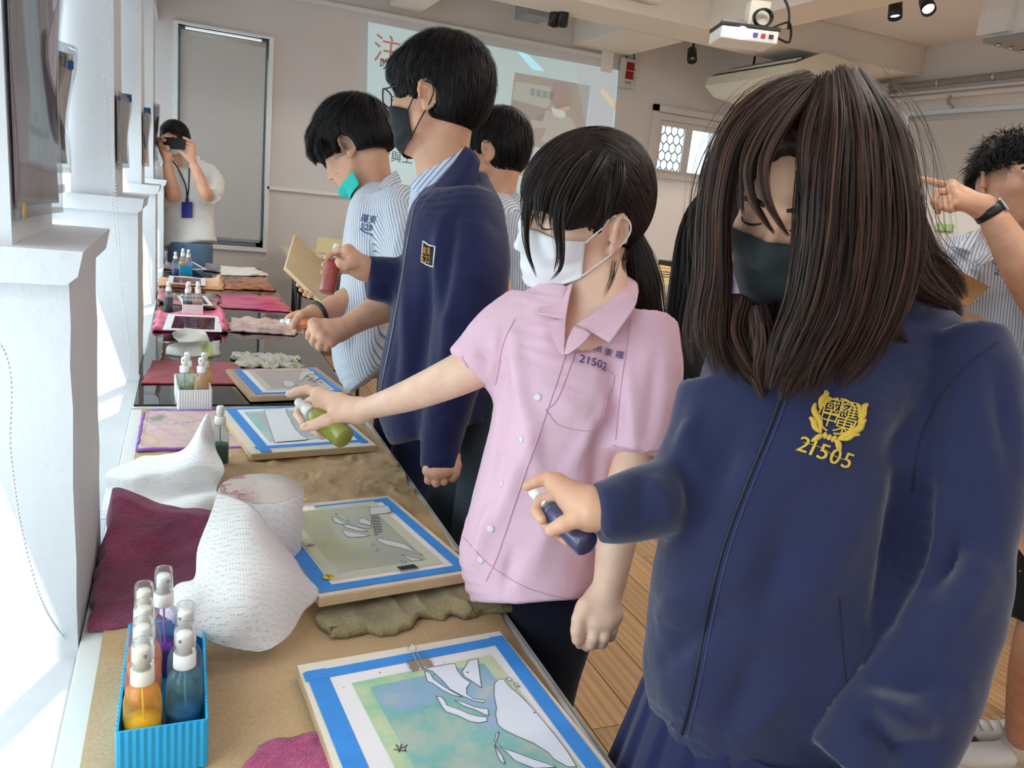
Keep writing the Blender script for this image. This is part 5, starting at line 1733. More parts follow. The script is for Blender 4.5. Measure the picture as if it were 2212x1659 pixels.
def pbox(x0,y0,x1,y1,d0,d1,m=.05):
 P=np.array([at(x,y,d)for x in(x0,x1)for y in(y0,y1)for d in(d0,d1)])
 return P.min(0)-m,P.max(0)+m
def bounds(*pts,m=.1):
 P=np.array(pts,float)
 return P.min(0)-m,P.max(0)+m
# figure materials
def skinmat(name,base,lips=(190,110,104),rough=.48):
 m,nt,b=newmat(name)
 n=N(nt,'TexNoise',i_Scale=22.0,i_Detail=2.0)
 nt.links.new(coords(nt),n.inputs['Vector'])
 c0=tuple(base)
 lo=rgb(max(0,c0[0]-5),max(0,c0[1]-7),max(0,c0[2]-6))
 hi=rgb(min(255,c0[0]+6),min(255,c0[1]+8),min(255,c0[2]+8))
 c=ramp(nt,n.outputs['Fac'],[(.35,lo),(.65,hi)])
 a=N(nt,'Attribute',attribute_name='lips')
 c=mixc(nt,a.outputs['Fac'],c,rgb(lips))
 a2=N(nt,'Attribute',attribute_name='shave')
 c=mixc(nt,a2.outputs['Fac'],c,rgb(70,56,52))
 nt.links.new(c,b.inputs['Base Color'])
 b.inputs['Roughness'].default_value=rough
 b.inputs['Specular IOR Level'].default_value=.35
 b.inputs['Subsurface Weight'].default_value=.22
 b.inputs['Subsurface Radius'].default_value=(1.0,.4,.25)
 b.inputs['Subsurface Scale'].default_value=.006
 n2=N(nt,'TexNoise',i_Scale=420.0,i_Detail=2.0)
 nt.links.new(coords(nt),n2.inputs['Vector'])
 bp=N(nt,'Bump',i_Strength=.08,i_Distance=.002)
 nt.links.new(n2.outputs['Fac'],bp.inputs['Height'])
 nt.links.new(bp.outputs['Normal'],b.inputs['Normal'])
 return m
def hairmat(name,dark,light,rough=.46):
 m,nt,b=newmat(name)
 a=N(nt,'Attribute',attribute_name='tone')
 nt.links.new(mixc(nt,a.outputs['Fac'],rgb(dark),rgb(light)),b.inputs['Base Color'])
 b.inputs['Roughness'].default_value=rough
 b.inputs['Specular IOR Level'].default_value=.22
 return m
def fabric(name,col,rough=.85,weave=700.0,wb=.12,var=.06,sheen=.3,wr=.0,wrs=16.0):
 m,nt,b=newmat(name)
 n=N(nt,'TexNoise',i_Scale=24.0,i_Detail=3.0)
 nt.links.new(coords(nt),n.inputs['Vector'])
 c=rgb(col)
 lo=tuple(x*(1-var)for x in c[:3])+(1,)
 hi=tuple(min(1,x*(1+var))for x in c[:3])+(1,)
 nt.links.new(ramp(nt,n.outputs['Fac'],[(.3,lo),(.7,hi)]),b.inputs['Base Color'])
 b.inputs['Roughness'].default_value=rough
 b.inputs['Specular IOR Level'].default_value=.15
 b.inputs['Sheen Weight'].default_value=sheen
 b.inputs['Sheen Roughness'].default_value=.5
 n2=N(nt,'TexNoise',i_Scale=weave,i_Detail=1.0)
 nt.links.new(coords(nt),n2.inputs['Vector'])
 bp=N(nt,'Bump',i_Strength=wb,i_Distance=.003)
 nt.links.new(n2.outputs['Fac'],bp.inputs['Height'])
 if wr:
  n3=N(nt,'TexNoise',i_Scale=wrs,i_Detail=3.0,i_Distortion=.6)
  nt.links.new(coords(nt),n3.inputs['Vector'])
  b2_=N(nt,'Bump',i_Strength=wr,i_Distance=.02)
  nt.links.new(n3.outputs['Fac'],b2_.inputs['Height'])
  nt.links.new(b2_.outputs['Normal'],bp.inputs['Normal'])
 nt.links.new(bp.outputs['Normal'],b.inputs['Normal'])
 return m
def stripemat(name,base=(228,230,234),line=(128,150,184),period=.0088,wr=.25):
 m=fabric(name,base,.8,800,.1,.03,.1,wr,18)
 nt=m.node_tree
 b=nt.nodes['Principled BSDF']
 a=N(nt,'Attribute',attribute_name='stripe')
 ml=N(nt,'Math',operation='MULTIPLY',i_1=2*pi/period)
 sn=N(nt,'Math',operation='SINE')
 nt.links.new(a.outputs['Fac'],ml.inputs[0])
 nt.links.new(ml.outputs[0],sn.inputs[0])
 f=ramp(nt,sn.outputs[0],[(.52,(0,0,0,1)),(.80,(1,1,1,1))])
 nt.links.new(mixc(nt,f,rgb(base),rgb(line)),b.inputs['Base Color'])
 return m
SKIN=skinmat('skin',(232,188,160))
SKIN2=skinmat('skin_tan',(222,172,142))
SKIN3=skinmat('skin_fair',(238,198,172))
NAVY=fabric('navy_jacket_cloth',(38,43,76),.8,900,.12,.05,.35,.10,14)
NAVY2=fabric('navy_jacket_smooth',(26,32,74),.6,900,.06,.04,.25,.08,10)
NAVYT=fabric('navy_trousers',(36,48,88),.8,800,.1,.05,.2,.2,14)
DARKT=fabric('charcoal_trousers',(62,74,80),.85,800,.1,.06,.1,.2,12)
INKT=fabric('dark_navy_trousers',(24,27,44),.85,800,.1,.05,.15,.15,14)
PINK=fabric('pink_shirt_cloth',(236,196,212),.8,900,.08,.02,.1,.22,15)
TEE=fabric('white_tee_cloth',(236,234,230),.85,700,.1,.02,.1,.3,12)
JEANS=fabric('blue_jeans',(96,122,150),.85,600,.2,.1,.1,.2,12)
BLACKC=fabric('black_cloth',(30,29,32),.85,700,.12,.06,.15,.15,12)
STRIPE=stripemat('striped_shirt_cloth')
STRIPE2=stripemat('striped_shirt_blue',(222,230,242),(112,146,200),.0100)
HBLACK=hairmat('black_hair',(7,7,8),(34,31,31))
HDARK=hairmat('dark_brown_hair',(16,11,10),(58,43,38))
HBROWN=hairmat('brown_hair',(22,14,12),(86,58,46),.46)
MWHITE=fabric('white_mask',(240,240,242),.9,900,.05,.01,.0)
MBLACK=fabric('black_mask',(44,46,48),.85,900,.1,.03,.1)
MBLACK2=fabric('dark_green_grey_mask',(58,66,68),.85,900,.1,.03,.1)
MTEAL=fabric('teal_mask',(60,200,190),.8,900,.06,.02,.1)
MLILAC=fabric('lilac_mask',(196,176,224),.85,900,.06,.02,.1)
MBLUE=fabric('pale_blue_mask',(198,222,232),.85,900,.06,.02,.1)
EYEW=pm('eye_white',(232,228,224),.25)
EYEI=pm('eye_iris',(36,24,20),.15)
LASH=pm('lash',(22,18,18),.6)
NAIL=pm('nail',(240,190,180),.25)
SHOE=pm('white_shoe',(232,230,228),.5)
SHOEB=pm('black_shoe',(28,28,30),.45)
SOCK=fabric('white_sock',(232,228,220),.9,500,.3,.02,.1)
# heads
class Head:
 """skull frame: x to one side, y where the face looks, z up; origin at eye level between the ears"""
 def __init__(s,px,fwd,up,sc=1.0):
  s.o=at(*px)
  y0,z=camdir(*fwd),camdir(*up)
  y=y0-z*(y0@z)*.5
  y/=np.linalg.norm(y)
  z=z-y*(z@y)
  z/=np.linalg.norm(z)
  s.A=np.array([np.cross(y,z),y,z])
  s.s=sc
 def L(s,p):
  return s.o+(np.array(p,float)*s.s)@s.A
 def loc(s,V):
  return((np.asarray(V)-s.o)@s.A.T)/s.s
 def e(s,F,c,r,k=.0,cut=False,rot=None):
  A=s.A if rot is None else np.array(rot)@s.A
  return F.ell(s.L(c),np.array(r)*s.s,A,k*s.s,cut)
 def c(s,F,a,b,ra,rb,k=.0,cut=False):
  return F.cone(s.L(a),s.L(b),ra*s.s,rb*s.s,k*s.s,cut)
 def skull(s,F,ears=True,mouth=.0,eyes_down=True,neck=None):
  s.e(F,(0,-.012,.030),(.0735,.094,.083))
  s.e(F,(0,.020,-.020),(.0650,.072,.078),.03)
  s.e(F,(0,.038,-.064),(.048,.050,.048),.03)
  s.e(F,(0,.066,-.100),(.021,.017,.015),.022)
  for q in(-1,1):
   s.c(F,(q*.053,.002,-.058),(q*.018,.060,-.096),.013,.012,.025)
   s.e(F,(q*.040,.058,-.028),(.023,.022,.020),.018)
   s.c(F,(q*.012,.086,.017),(q*.044,.068,.015),.010,.009,.014)
  for q in(-1,1):
   s.e(F,(q*.031,.096,-.003),(.018,.012,.010),.012,True)
   s.e(F,(q*.031,.0755,-.004),(.0155,.0120,.0115),.004)
  s.c(F,(0,.086,.002),(0,.103,-.038),.0065,.0095,.008)
  s.e(F,(0,.104,-.041),(.010,.009,.008),.005)
  for q in(-1,1):
   s.e(F,(q*.0125,.093,-.045),(.0075,.009,.0065),.004)
   s.e(F,(q*.0065,.098,-.0515),(.003,.004,.003),.002,True)
  s.e(F,(0,.0850,-.0680),(.023,.0085,.0058),.006)
  s.e(F,(0,.0845,-.0790),(.020,.0085,.0065),.006)
  s.e(F,(0,.096,-.0733-mouth*.3),(.021,.010+mouth,.0012+mouth),.003,True)
  if ears:
   for q in(-1,1):
    ca,sa=cos(.42),sin(.42)
    R=np.array([[ca,-q*sa,0],[q*sa,ca,0],[0,0,1]])
    T=np.array([[1,0,0],[0,cos(.2),-sin(.2)],[0,sin(.2),cos(.2)]])
    E=T@R
    c=np.array([q*.0735,-.018,-.012])
    s.e(F,c,(.0065,.0185,.030),.004,rot=E)
    s.e(F,c+np.array([0,.006,-.026]),(.006,.009,.010),.006,rot=E)
    P=[c+np.array([q*.004*1.0,0,0])+(np.array([q*.002+.0,.017*cos(t),.029*sin(t)])@E)for t in np.linspace(-.2,3.9,9)]
    for a,b in zip(P[:-1],P[1:]):
     s.c(F,a,b,.0042,.0042,.003)
    s.e(F,c+np.array([q*.009,.003,-.004]),(.0085,.0085,.0125),.004,True,rot=E)
    s.c(F,c+np.array([q*.004,.014,-.008]),c+np.array([q*.006,.013,-.002]),.004,.003,.003)
  return F
 def attrs(s,V,shave=None):
  P=s.loc(V)
  l=np.exp(-((P[:,0]/.021)**4+((P[:,2]+.0735)/.0105)**4))*(P[:,1]>.070)
  a={'lips':l*.75,'shave':np.zeros(len(V))}
  if shave is not None:
   a['shave']=shave(P)
  return a
 def box(s,m=.0):
  P=np.array([s.L((x,y,z))for x in(-.095,.095)for y in(-.12,.125)for z in(-.13,.13)])
  return P.min(0)-m,P.max(0)+m
def cast(b,p,d):
 r=b.ray_cast(Vector(p),Vector(d))
 return None if r[0]is None else(np.array(r[0]),np.array(r[1]))
def see(b,px,py,off=.001):
 """point of a surface met along the line of sight through a pixel, lifted off along its normal"""
 d=ray(px,py)
 d=d/np.linalg.norm(d)
 r=cast(b,EYE,d)
 if r is None:
  return None
 n=r[1]if r[1]@d<0 else-r[1]
 return r[0]+n*off
def draw_on(b,pts,rad,mat,parent,name,n=24,off=.0006,flatk=None):
 """a seam or cord following the surface of a garment"""
 P=spline(np.array(pts,float),n)
 Q=[see(b,x,y,off)for x,y in P]
 Q=[q for q in Q if q is not None]
 if len(Q)<2:
  return None
 return mk(name,*tube_vf(Q,rad,6),mat,parent)
def face_bits(h,B,parent,gaze=(.0,.0),openness=1.0,brow=True,brow_w=.0030):
 """eyes (white, iris), lash lines and brows set onto the face"""
 for q in(-1,1):
  if openness>.15:
   rs=cast(B,h.L((q*.031,.15,-.0045)),-h.A[1])
   sf=rs[0]if rs else h.L((q*.031,.088,-.0045))
   c=sf-h.A[1]*.0060*h.s
   V,F=lathe_vf([(0,-1),(.5,-.86),(.86,-.5),(1,0),(.86,.5),(.5,.86),(0,1)],16)
   e=mk('eye',(V*np.array([.0128,.0078,.0056*openness+.001])*h.s)@h.A+c,F,EYEW,parent)
   ci=sf-h.A[1]*.0014*h.s+(h.A[0]*gaze[0]+h.A[2]*gaze[1])*h.s
   mk('iris',(V*np.array([.0058,.0042,min(.0058,.0056*openness+.001)])*h.s)@h.A+ci,F,EYEI,e)
  zl=-.0045+.0062*openness-(.004 if openness<.15 else 0)
  P=[]
  for t in np.linspace(-1,1,9):
   p=h.L((q*(.031+.0145*t),.14,zl-.0045*t*t*(1 if openness>.15 else-.8)+.001))
   r=cast(B,p,-h.A[1])
   P.append((r[0]if r else p)+h.A[1]*(.0016+.001*(1-t*t))*h.s)
  mk('eyelashes',*tube_vf(P,[.0008*h.s+.0006*h.s*(1-abs(t))for t in np.linspace(-1,1,9)],5),LASH,parent)
  if brow:
   P=[]
   for t in np.linspace(0,1,9):
    p=h.L((q*(.013+.037*t),.16,.0175+.006*sin(pi*(.15+.75*t))-.003*t))
    r=cast(B,p,-h.A[1])
    P.append((r[0]if r else p)+h.A[1]*.0004)
   mk('eyebrow',*tube_vf(P,[brow_w*h.s*(.5+.7*sin(pi*(.1+.75*t)))for t in np.linspace(0,1,9)],6),LASH,parent)
def face_mask(h,B,mat,parent,zt=-.014,zb=-.116,wide=68,strap=True,sag=.0,swell=.004,zs=(-.030,-.088),strapm=None,side=(-1,1),pleats=3):
 """a face mask wrapped over nose and chin, with ear loops"""
 nx,ny=41,27
 th=np.radians(np.linspace(-wide,wide,nx))
 R=np.zeros((ny,nx))
 Zs=np.zeros((ny,nx))
 for j in range(ny):
  v=j/(ny-1)
  for i in range(nx):
   w=abs(i/(nx-1)*2-1)
   w2=w**1.6
   top=zt*(1-w2)+zs[0]*w2
   bot=zb*(1-w2)+zs[1]*w2
   z=top+(bot-top)*v
   Zs[j,i]=z
   d=np.array([sin(th[i]),cos(th[i]),.0])
   r=cast(B,h.L(d*.30+np.array([0,0,z])),-(d@h.A))
   R[j,i]=np.linalg.norm(h.loc(r[0][None])[0]-np.array([0,0,z]))if r else .05
 R=np.maximum(R,.062)
 R0=R.copy()
 for _ in range(3):
  P=np.pad(R,1,mode='edge')
  R=np.maximum(R,(P[:-2,1:-1]+P[2:,1:-1]+P[1:-1,:-2]+P[1:-1,2:])/4)
 for _ in range(4):
  P=np.pad(R,1,mode='edge')
  R=(P[:-2,1:-1]+P[2:,1:-1]+P[1:-1,:-2]+P[1:-1,2:])/8+R/2
 R=np.maximum(R,R0-.001)
 V_=np.linspace(0,1,ny)[:,None]
 R=R+swell+sag*V_+.0014*(1+np.sin(V_*pi*2*pleats))*(1-np.abs(np.linspace(-1,1,nx))[None,:]**4)
 D=np.stack([np.sin(th)[None,:]*R,np.cos(th)[None,:]*R,Zs],2)
 A=h.o+(D*h.s)@h.A
 n=np.zeros_like(A)
 n[:]=np.stack([np.sin(th),np.cos(th),0*th],1)@h.A
 o=sheet_obj('face_mask',A,n,mat,parent,.0016)
 if strap:
  for q in side:
   i=0 if q<0 else nx-1
   ear=[h.L((q*.078,-.004,.016)),h.L((q*.0855,-.026,.010)),h.L((q*.083,-.034,-.012)),h.L((q*.077,-.020,-.036))]
   P=spline([A[1,i],A[1,i]*.4+ear[0]*.6+h.A[0]*q*.002,*ear,ear[-1]*.6+A[-2,i]*.4+h.A[0]*q*.002,A[-2,i]],40)
   mk('ear_loop',*tube_vf(P,.0014,6),strapm or mat,parent)
 return o
# hair
def ribbons(P,Nn,wid,tone):
 """flat tapering strands: P (n, k, 3) points, Nn (n, k, 3) surface normals"""
 n,k,_=P.shape
 T=np.gradient(P,axis=1)
 B=np.cross(T,Nn)
 B/=np.linalg.norm(B,axis=2,keepdims=True)+1e-12
 t=np.linspace(0,1,k)
 pr=np.minimum(1,(t+.15)*3)*np.clip((1-t)*2.2+.06,0,1)
 W_=(np.asarray(wid).reshape(-1,1,1)*pr[None,:,None])*B
 up=Nn*(np.asarray(wid).reshape(-1,1,1)*.35)
 V=np.stack([P-W_,P+up*pr[None,:,None],P+W_],2)
 V=V.reshape(-1,3)
 i=(np.arange(n)[:,None]*k+np.arange(k-1)[None,:]).ravel()*3
 F=np.vstack([np.stack([i,i+1,i+4,i+3],1),np.stack([i+1,i+2,i+5,i+4],1)])
 tn=np.repeat(np.asarray(tone),k*3)
 return V,F,tn
def comb(V,F,keep,flow,n,length,width,steps=7,lift=.002,seed=1,jitter=.25,droop=.0,cling=True):
 """short strands rooted on a hair cap, following a flow field over its surface"""
 rng=np.random.default_rng(seed)
 Nn=vnormals(V,F)
 idx=np.where(keep(V))[0]
 idx=rng.choice(idx,n)
 b=bvh(V,F)
 P=np.zeros((n,steps,3))
 Q=np.zeros((n,steps,3))
 p=V[idx]+(rng.random((n,3))-.5)*.002
 nn=Nn[idx].copy()
 ln=length*(.6+.8*rng.random(n))
 jit=rng.normal(0,jitter,(n,3))
 for k in range(steps):
  P[:,k]=p+nn*(lift*(.2+1.3*k/(steps-1)))
  Q[:,k]=nn
  d=flow(p)+jit
  d=d-nn*np.sum(d*nn,1,keepdims=True)
  d/=np.linalg.norm(d,axis=1,keepdims=True)+1e-9
  d[:,2]-=droop*k/steps
  p=p+d*(ln/(steps-1))[:,None]
  if cling:
   for i in range(n):
    r=b.find_nearest(Vector(p[i]))
    if r[0]is not None and r[3]<.06:
     p[i]=r[0]
     nn[i]=r[1]
 return ribbons(P,Q,width*(.6+.8*rng.random(n)),rng.random(n)**2.2)
def locks(guides,per,width,seed=2,steps=18,wander=.35,ragged=.22):
 """long hair: strands filling tapering guide tubes given by pixels, depth and radius"""
 rng=np.random.default_rng(seed)
 out=[]
 for g in guides:
  pts=np.array([np.r_[at(q[0],q[1],q[2]),q[3]]for q in g])
  S=spline(pts,steps)
  C_,R=S[:,:3],np.maximum(S[:,3],.002)
  m=max(6,int(per*float(np.mean(R))/.02))
  a=rng.random(m)*2*pi
  r=np.sqrt(rng.random(m))*1.02
  w=rng.normal(0,wander,(m,3,2))
  t=np.linspace(0,1,steps)
  ou=(r*np.cos(a))[:,None]+sum(w[:,k,0][:,None]*np.sin((k+1)*pi*t+k)[None]*.35/(k+1)for k in range(3))
  ov=(r*np.sin(a))[:,None]+sum(w[:,k,1][:,None]*np.sin((k+1)*pi*t+2*k)[None]*.35/(k+1)for k in range(3))
  T=np.gradient(C_,axis=0)
  T/=np.linalg.norm(T,axis=1,keepdims=True)
  U_=np.cross(np.tile(-FW,(steps,1)),T)
  U_/=np.linalg.norm(U_,axis=1,keepdims=True)+1e-9
  V_=np.cross(T,U_)
  ix=t[None]*(1-ragged*rng.random((m,1))**2)*(steps-1)
  i0=np.minimum(ix.astype(int),steps-2)
  fr=(ix-i0)[:,:,None]
  ip=lambda A_:A_[i0]*(1-fr)+A_[i0+1]*fr
  Uq,Vq=ip(U_),ip(V_)
  P=ip(C_)+(ou[:,:,None]*Uq+ov[:,:,None]*Vq)*ip(R[:,None])
  Nn=ou[:,:,None]*Uq+ov[:,:,None]*Vq-.4*FW
  Nn/=np.linalg.norm(Nn,axis=2,keepdims=True)+1e-9
  out.append(ribbons(P,Nn,width*(.5+rng.random(m)),rng.random(m)**1.8))
 return out
def join_parts(parts):
 Vs,Fs,Ts,n=[],[],[],0
 for V,F,T in parts:
  Vs.append(V)
  Fs.append(F+n)
  Ts.append(T)
  n+=len(V)
 return np.vstack(Vs),np.vstack(Fs),np.concatenate(Ts)
def tones(V,seed,sc=60.0,lo=.0,hi=.25,z=(1,1,.15)):
 return np.clip(lo+(hi-lo)*(.5+.5*fbm(V*np.array(z)*sc,seed,2)),0,1)
# clothes
def garment(F,name,mat,parent,folds=None,attr=None,smooth_it=1,label=None):
 """mesh a garment field, press folds into it, return object and lookup tree"""
 V,Q=F.mesh()
 V=relax(V,Q,smooth_it)
 if folds is not None:
  n=vnormals(V,Q)
  V=V+n*folds(V,n)[:,None]
 o=mk(name,V,Q,mat,parent,attr=attr(V)if attr else None,label=label)
 return o,V,Q,bvh(V,Q)
def foldset(items,seed=0,noise=.0035,nsc=9.0):
 """folds given as creases between two points: (a, b, width, depth) with depth < 0 for grooves; plus soft drape"""
 it=[(np.array(a),np.array(b),w,d)for a,b,w,d in items]
 def f(V,n):
  s=noise*fbm(V*nsc,seed,3)
  for a,b,w,d in it:
   ab=b-a
   t=np.clip(((V-a)@ab)/(ab@ab),0,1)
   q=np.linalg.norm(V-a-t[:,None]*ab,axis=1)
   s=s+d*np.exp(-(q/w)**2)*(.35+.65*np.sin(pi*np.clip(t,.05,.95)))
  return s
 return f
def crease(b,a,c,w,d):
 """crease over a garment between two pixels, placed on the surface there"""
 p,q=see(b,*a),see(b,*c)
 return None if p is None or q is None else(p,q,w,d)
def writing_on(b,txt,size,px,ang,mat,parent,name,off=.0012,slant=.0,thick=.0):
 """lettering laid onto a garment: flat text placed square to the cloth at a pixel, then settled onto it"""
 d=ray(*px)
 d/=np.linalg.norm(d)
 r=cast(b,EYE,d)
 if r is None:
  return None
 p,n=r
 if n@d>0:
  n=-n
 acc=np.zeros(3)
 for dx in(-14,0,14):
  for dy in(-14,0,14):
   dd=ray(px[0]+dx,px[1]+dy)
   rr=cast(b,EYE,dd/np.linalg.norm(dd))
   if rr is not None:
    acc+=rr[1]if rr[1]@d<0 else-rr[1]
 n=acc/np.linalg.norm(acc)
 e1=RT*cos(ang)+UP*sin(ang)
 e1=e1-n*(e1@n)
 e1/=np.linalg.norm(e1)
 e2=np.cross(n,e1)
 if isinstance(txt,str):
  V,F=text_mesh(txt,size)
 else:
  V,F=txt
  V=np.array(V)*size
 if not len(V):
  return None
 V=np.array(V)
 V[:,0]+=V[:,1]*slant
 W_=p+V[:,:1]*e1+V[:,1:2]*e2+n*.05
 out=[]
 for w in W_:
  rr=cast(b,w,-n)
  out.append((rr[0]if rr is not None else w-n*.05)+n*off)
 out=np.array(out)
 V2=np.vstack([out+n*thick,out-n*.002])if thick else out
 return mk(name,V2 if not thick else V2[:len(out)],F,mat,parent,smooth=False)
# hands and lower bodies
def hand(F,wrist,wr,knuckles,fingers,rad=(.0095,.0085,.0078,.0068),palm_r=.0125,thumb=None,trad=(.013,.0115,.010,.0085),kp=.012,sc=1.0,back=None):
 """palm from wrist to knuckles, four jointed fingers, a thumb from the side of the palm; points are pixel and depth"""
 w=at(*wrist)
 K=[at(*k)for k in knuckles]
 for k in K:
  F.cone(w,k,wr*.80,palm_r*sc,kp)
 for a,b in zip(K[:-1],K[1:]):
  F.cone(a,b,palm_r*sc*.95,palm_r*sc*.95,kp*.7)
  F.cone((w*2+a*2)/4,(w*2+b*2)/4,palm_r*sc,palm_r*sc,kp)
 for k,f in zip(K,fingers):
  P=[k]+[at(*q)for q in f]
  m=len(P)
  R=[r*sc for r in np.interp(np.linspace(0,1,m),np.linspace(0,1,4),rad)]
  F.chain(P,R,.0016)
 if thumb:
  P=[at(*q)for q in thumb]
  F.cone(w,P[0],wr*.7,trad[0]*sc*1.1,kp)
  F.chain(P,[r*sc for r in np.interp(np.linspace(0,1,len(P)),np.linspace(0,1,4),trad)],.005)
def lower(hip,face,mat,parent,shoe=SHOEB,hem=.06,w=.085,r=.088,knee=.07,ank=.055,spread=.0,waist=.15,depth=.105,top=None,h=.011,lean=.0):
 """trousers and shoes standing on the floor below a hip point, facing an xy direction"""
 hip=np.array(hip,float)
 f=np.array([face[0],face[1],.0])
 f/=np.linalg.norm(f)
 s=np.array([f[1],-f[0],.0])
 top=hip[2]+.10 if top is None else top
 g=hip.copy()
 g[:2]-=f[:2]*lean
 F=Field(np.array([hip[0]-.32,hip[1]-.32,.02]),np.array([hip[0]+.32,hip[1]+.32,top+.02]),h)
 F.tube([(np.r_[hip[:2],top],s,waist,depth),(np.r_[hip[:2],hip[2]],s,waist*1.05,depth*1.08),(np.r_[g[:2],hip[2]-.12],s,waist*1.0,depth)],.02,3)
 feet=[]
 for q in(-1,1):
  a=g+s*q*w
  a[2]=hip[2]-.06
  kn=g+s*q*(w+spread*.5)+f*.015
  kn[2]=hip[2]*.52
  an=g+s*q*(w+spread)-f*.01
  an[2]=hem+.02
  F.tube([(a,s,r,r*1.05),(kn,s,knee,knee),(an,s,ank,ank)],.03,4)
  feet.append(np.r_[an[:2],.0])
 V,Q=F.mesh()
 n=vnormals(V,Q)
 V=relax(V,Q,1)
 V=V+n*(.004*fbm(V*np.array([11,11,5]),5,3))[:,None]
 mk('trousers',V,Q,mat,parent)
 for an in feet:
  shoe_at(an+f*.05,f,shoe,parent)
 return feet,f,s
def shoe_at(c,f,mat,parent,sole=None,name='shoe',sc=1.0):
 s=np.array([f[1],-f[0],.0])
 F=Field(np.array([c[0]-.17,c[1]-.17,-.004]),np.array([c[0]+.17,c[1]+.17,.14]),.006)
 z=np.array([0,0,1.0])
 F.tube([(c-f*.115*sc+z*.035,s,.030,.032),(c-f*.05*sc+z*.038,s,.034,.036),(c+f*.04*sc+z*.032,s,.042,.030),(c+f*.105*sc+z*.026,s,.040,.024),(c+f*.135*sc+z*.022,s,.020,.014)],.01,4)
 F.cone(c-f*.06*sc+z*.05,c-f*.062*sc+z*.10,.037,.035,.02)
 F.half(np.array([0,0,.002]),(0,0,-1))
 V,Q=F.mesh()
 o=mk(name,relax(V,Q,2),Q,mat,parent)
 outl=[(-.125,.0),(-.11,.028),(-.05,.034),(.03,.043),(.09,.042),(.128,.028),(.145,.0)]
 pts=[(a*sc,b)for a,b in outl]+[(a*sc,-b)for a,b in outl[::-1][1:-1]]
 n=len(pts)
 V=[c+f*a+s*b+z*hh for hh in(.0,.016)for a,b in pts]
 Fc=[tuple(range(n))[::-1],tuple(range(n,2*n))]+[(i,(i+1)%n,n+(i+1)%n,n+i)for i in range(n)]
 mk('sole',V,Fc,sole or M['white'],o,smooth=False)
 return o
def person(label):
 return label
def body_obj(parts,label,skin,attrs=None,base=None,group=None):
 """all skin of one figure as ONE mesh named person"""
 Vs,Fs,L_,S_,n=[],[],[],[],0
 for p in parts:
  V,Q=p[0],p[1]
  a=p[2]if len(p)>2 and p[2]else{'lips':np.zeros(len(V)),'shave':np.zeros(len(V))}
  Vs.append(V)
  Fs.append(Q+n)
  L_.append(a['lips'])
  S_.append(a['shave'])
  n+=len(V)
 o=mk('person',np.vstack(Vs),np.vstack(Fs),skin,attr={'lips':np.concatenate(L_),'shave':np.concatenate(S_)})
 tag(o,label,'person',group)
 return o
def core(hip,neck,shl,shr,r=.11,floor_=True,face=(-1,0),h=.014,legs=True,leg_r=(.056,.042,.032),w=.07):
 """plain trunk and legs under the clothes so the body is whole"""
 hip,neck,shl,shr=(np.array(q,float)for q in(hip,neck,shl,shr))
 f=np.array([face[0],face[1],.0])
 f/=np.linalg.norm(f)
 s=np.array([f[1],-f[0],.0])
 P=np.array([hip,neck,shl,shr])
 lo,hi=P.min(0)-.2,P.max(0)+.1
 lo[2]=.03
 F=Field(lo,hi,h)
 mid=(hip+neck)/2
 F.cone(hip,mid,r*.85,r*.8,.05)
 F.cone(mid,neck-np.array([0,0,.10]),r*.8,r*.75,.05)
 F.cone(shl,shr,.05,.05,.04)
 F.cone((shl+shr)/2,neck,.055,.05,.03)
 if legs:
  for q in(-1,1):
   a=hip+s*q*w-np.array([0,0,.05])
   k=np.r_[(hip+s*q*w)[:2],hip[2]*.52]
   an=np.r_[(hip+s*q*w)[:2],.08]
   F.cone(a,k,leg_r[0],leg_r[1],.03)
   F.cone(k,an,leg_r[1],leg_r[2],.02)
   F.cone(an,an+f*.10+np.array([0,0,-.045]),.030,.022,.02)
 V,Q=F.mesh()
 return relax(V,Q,2),Q
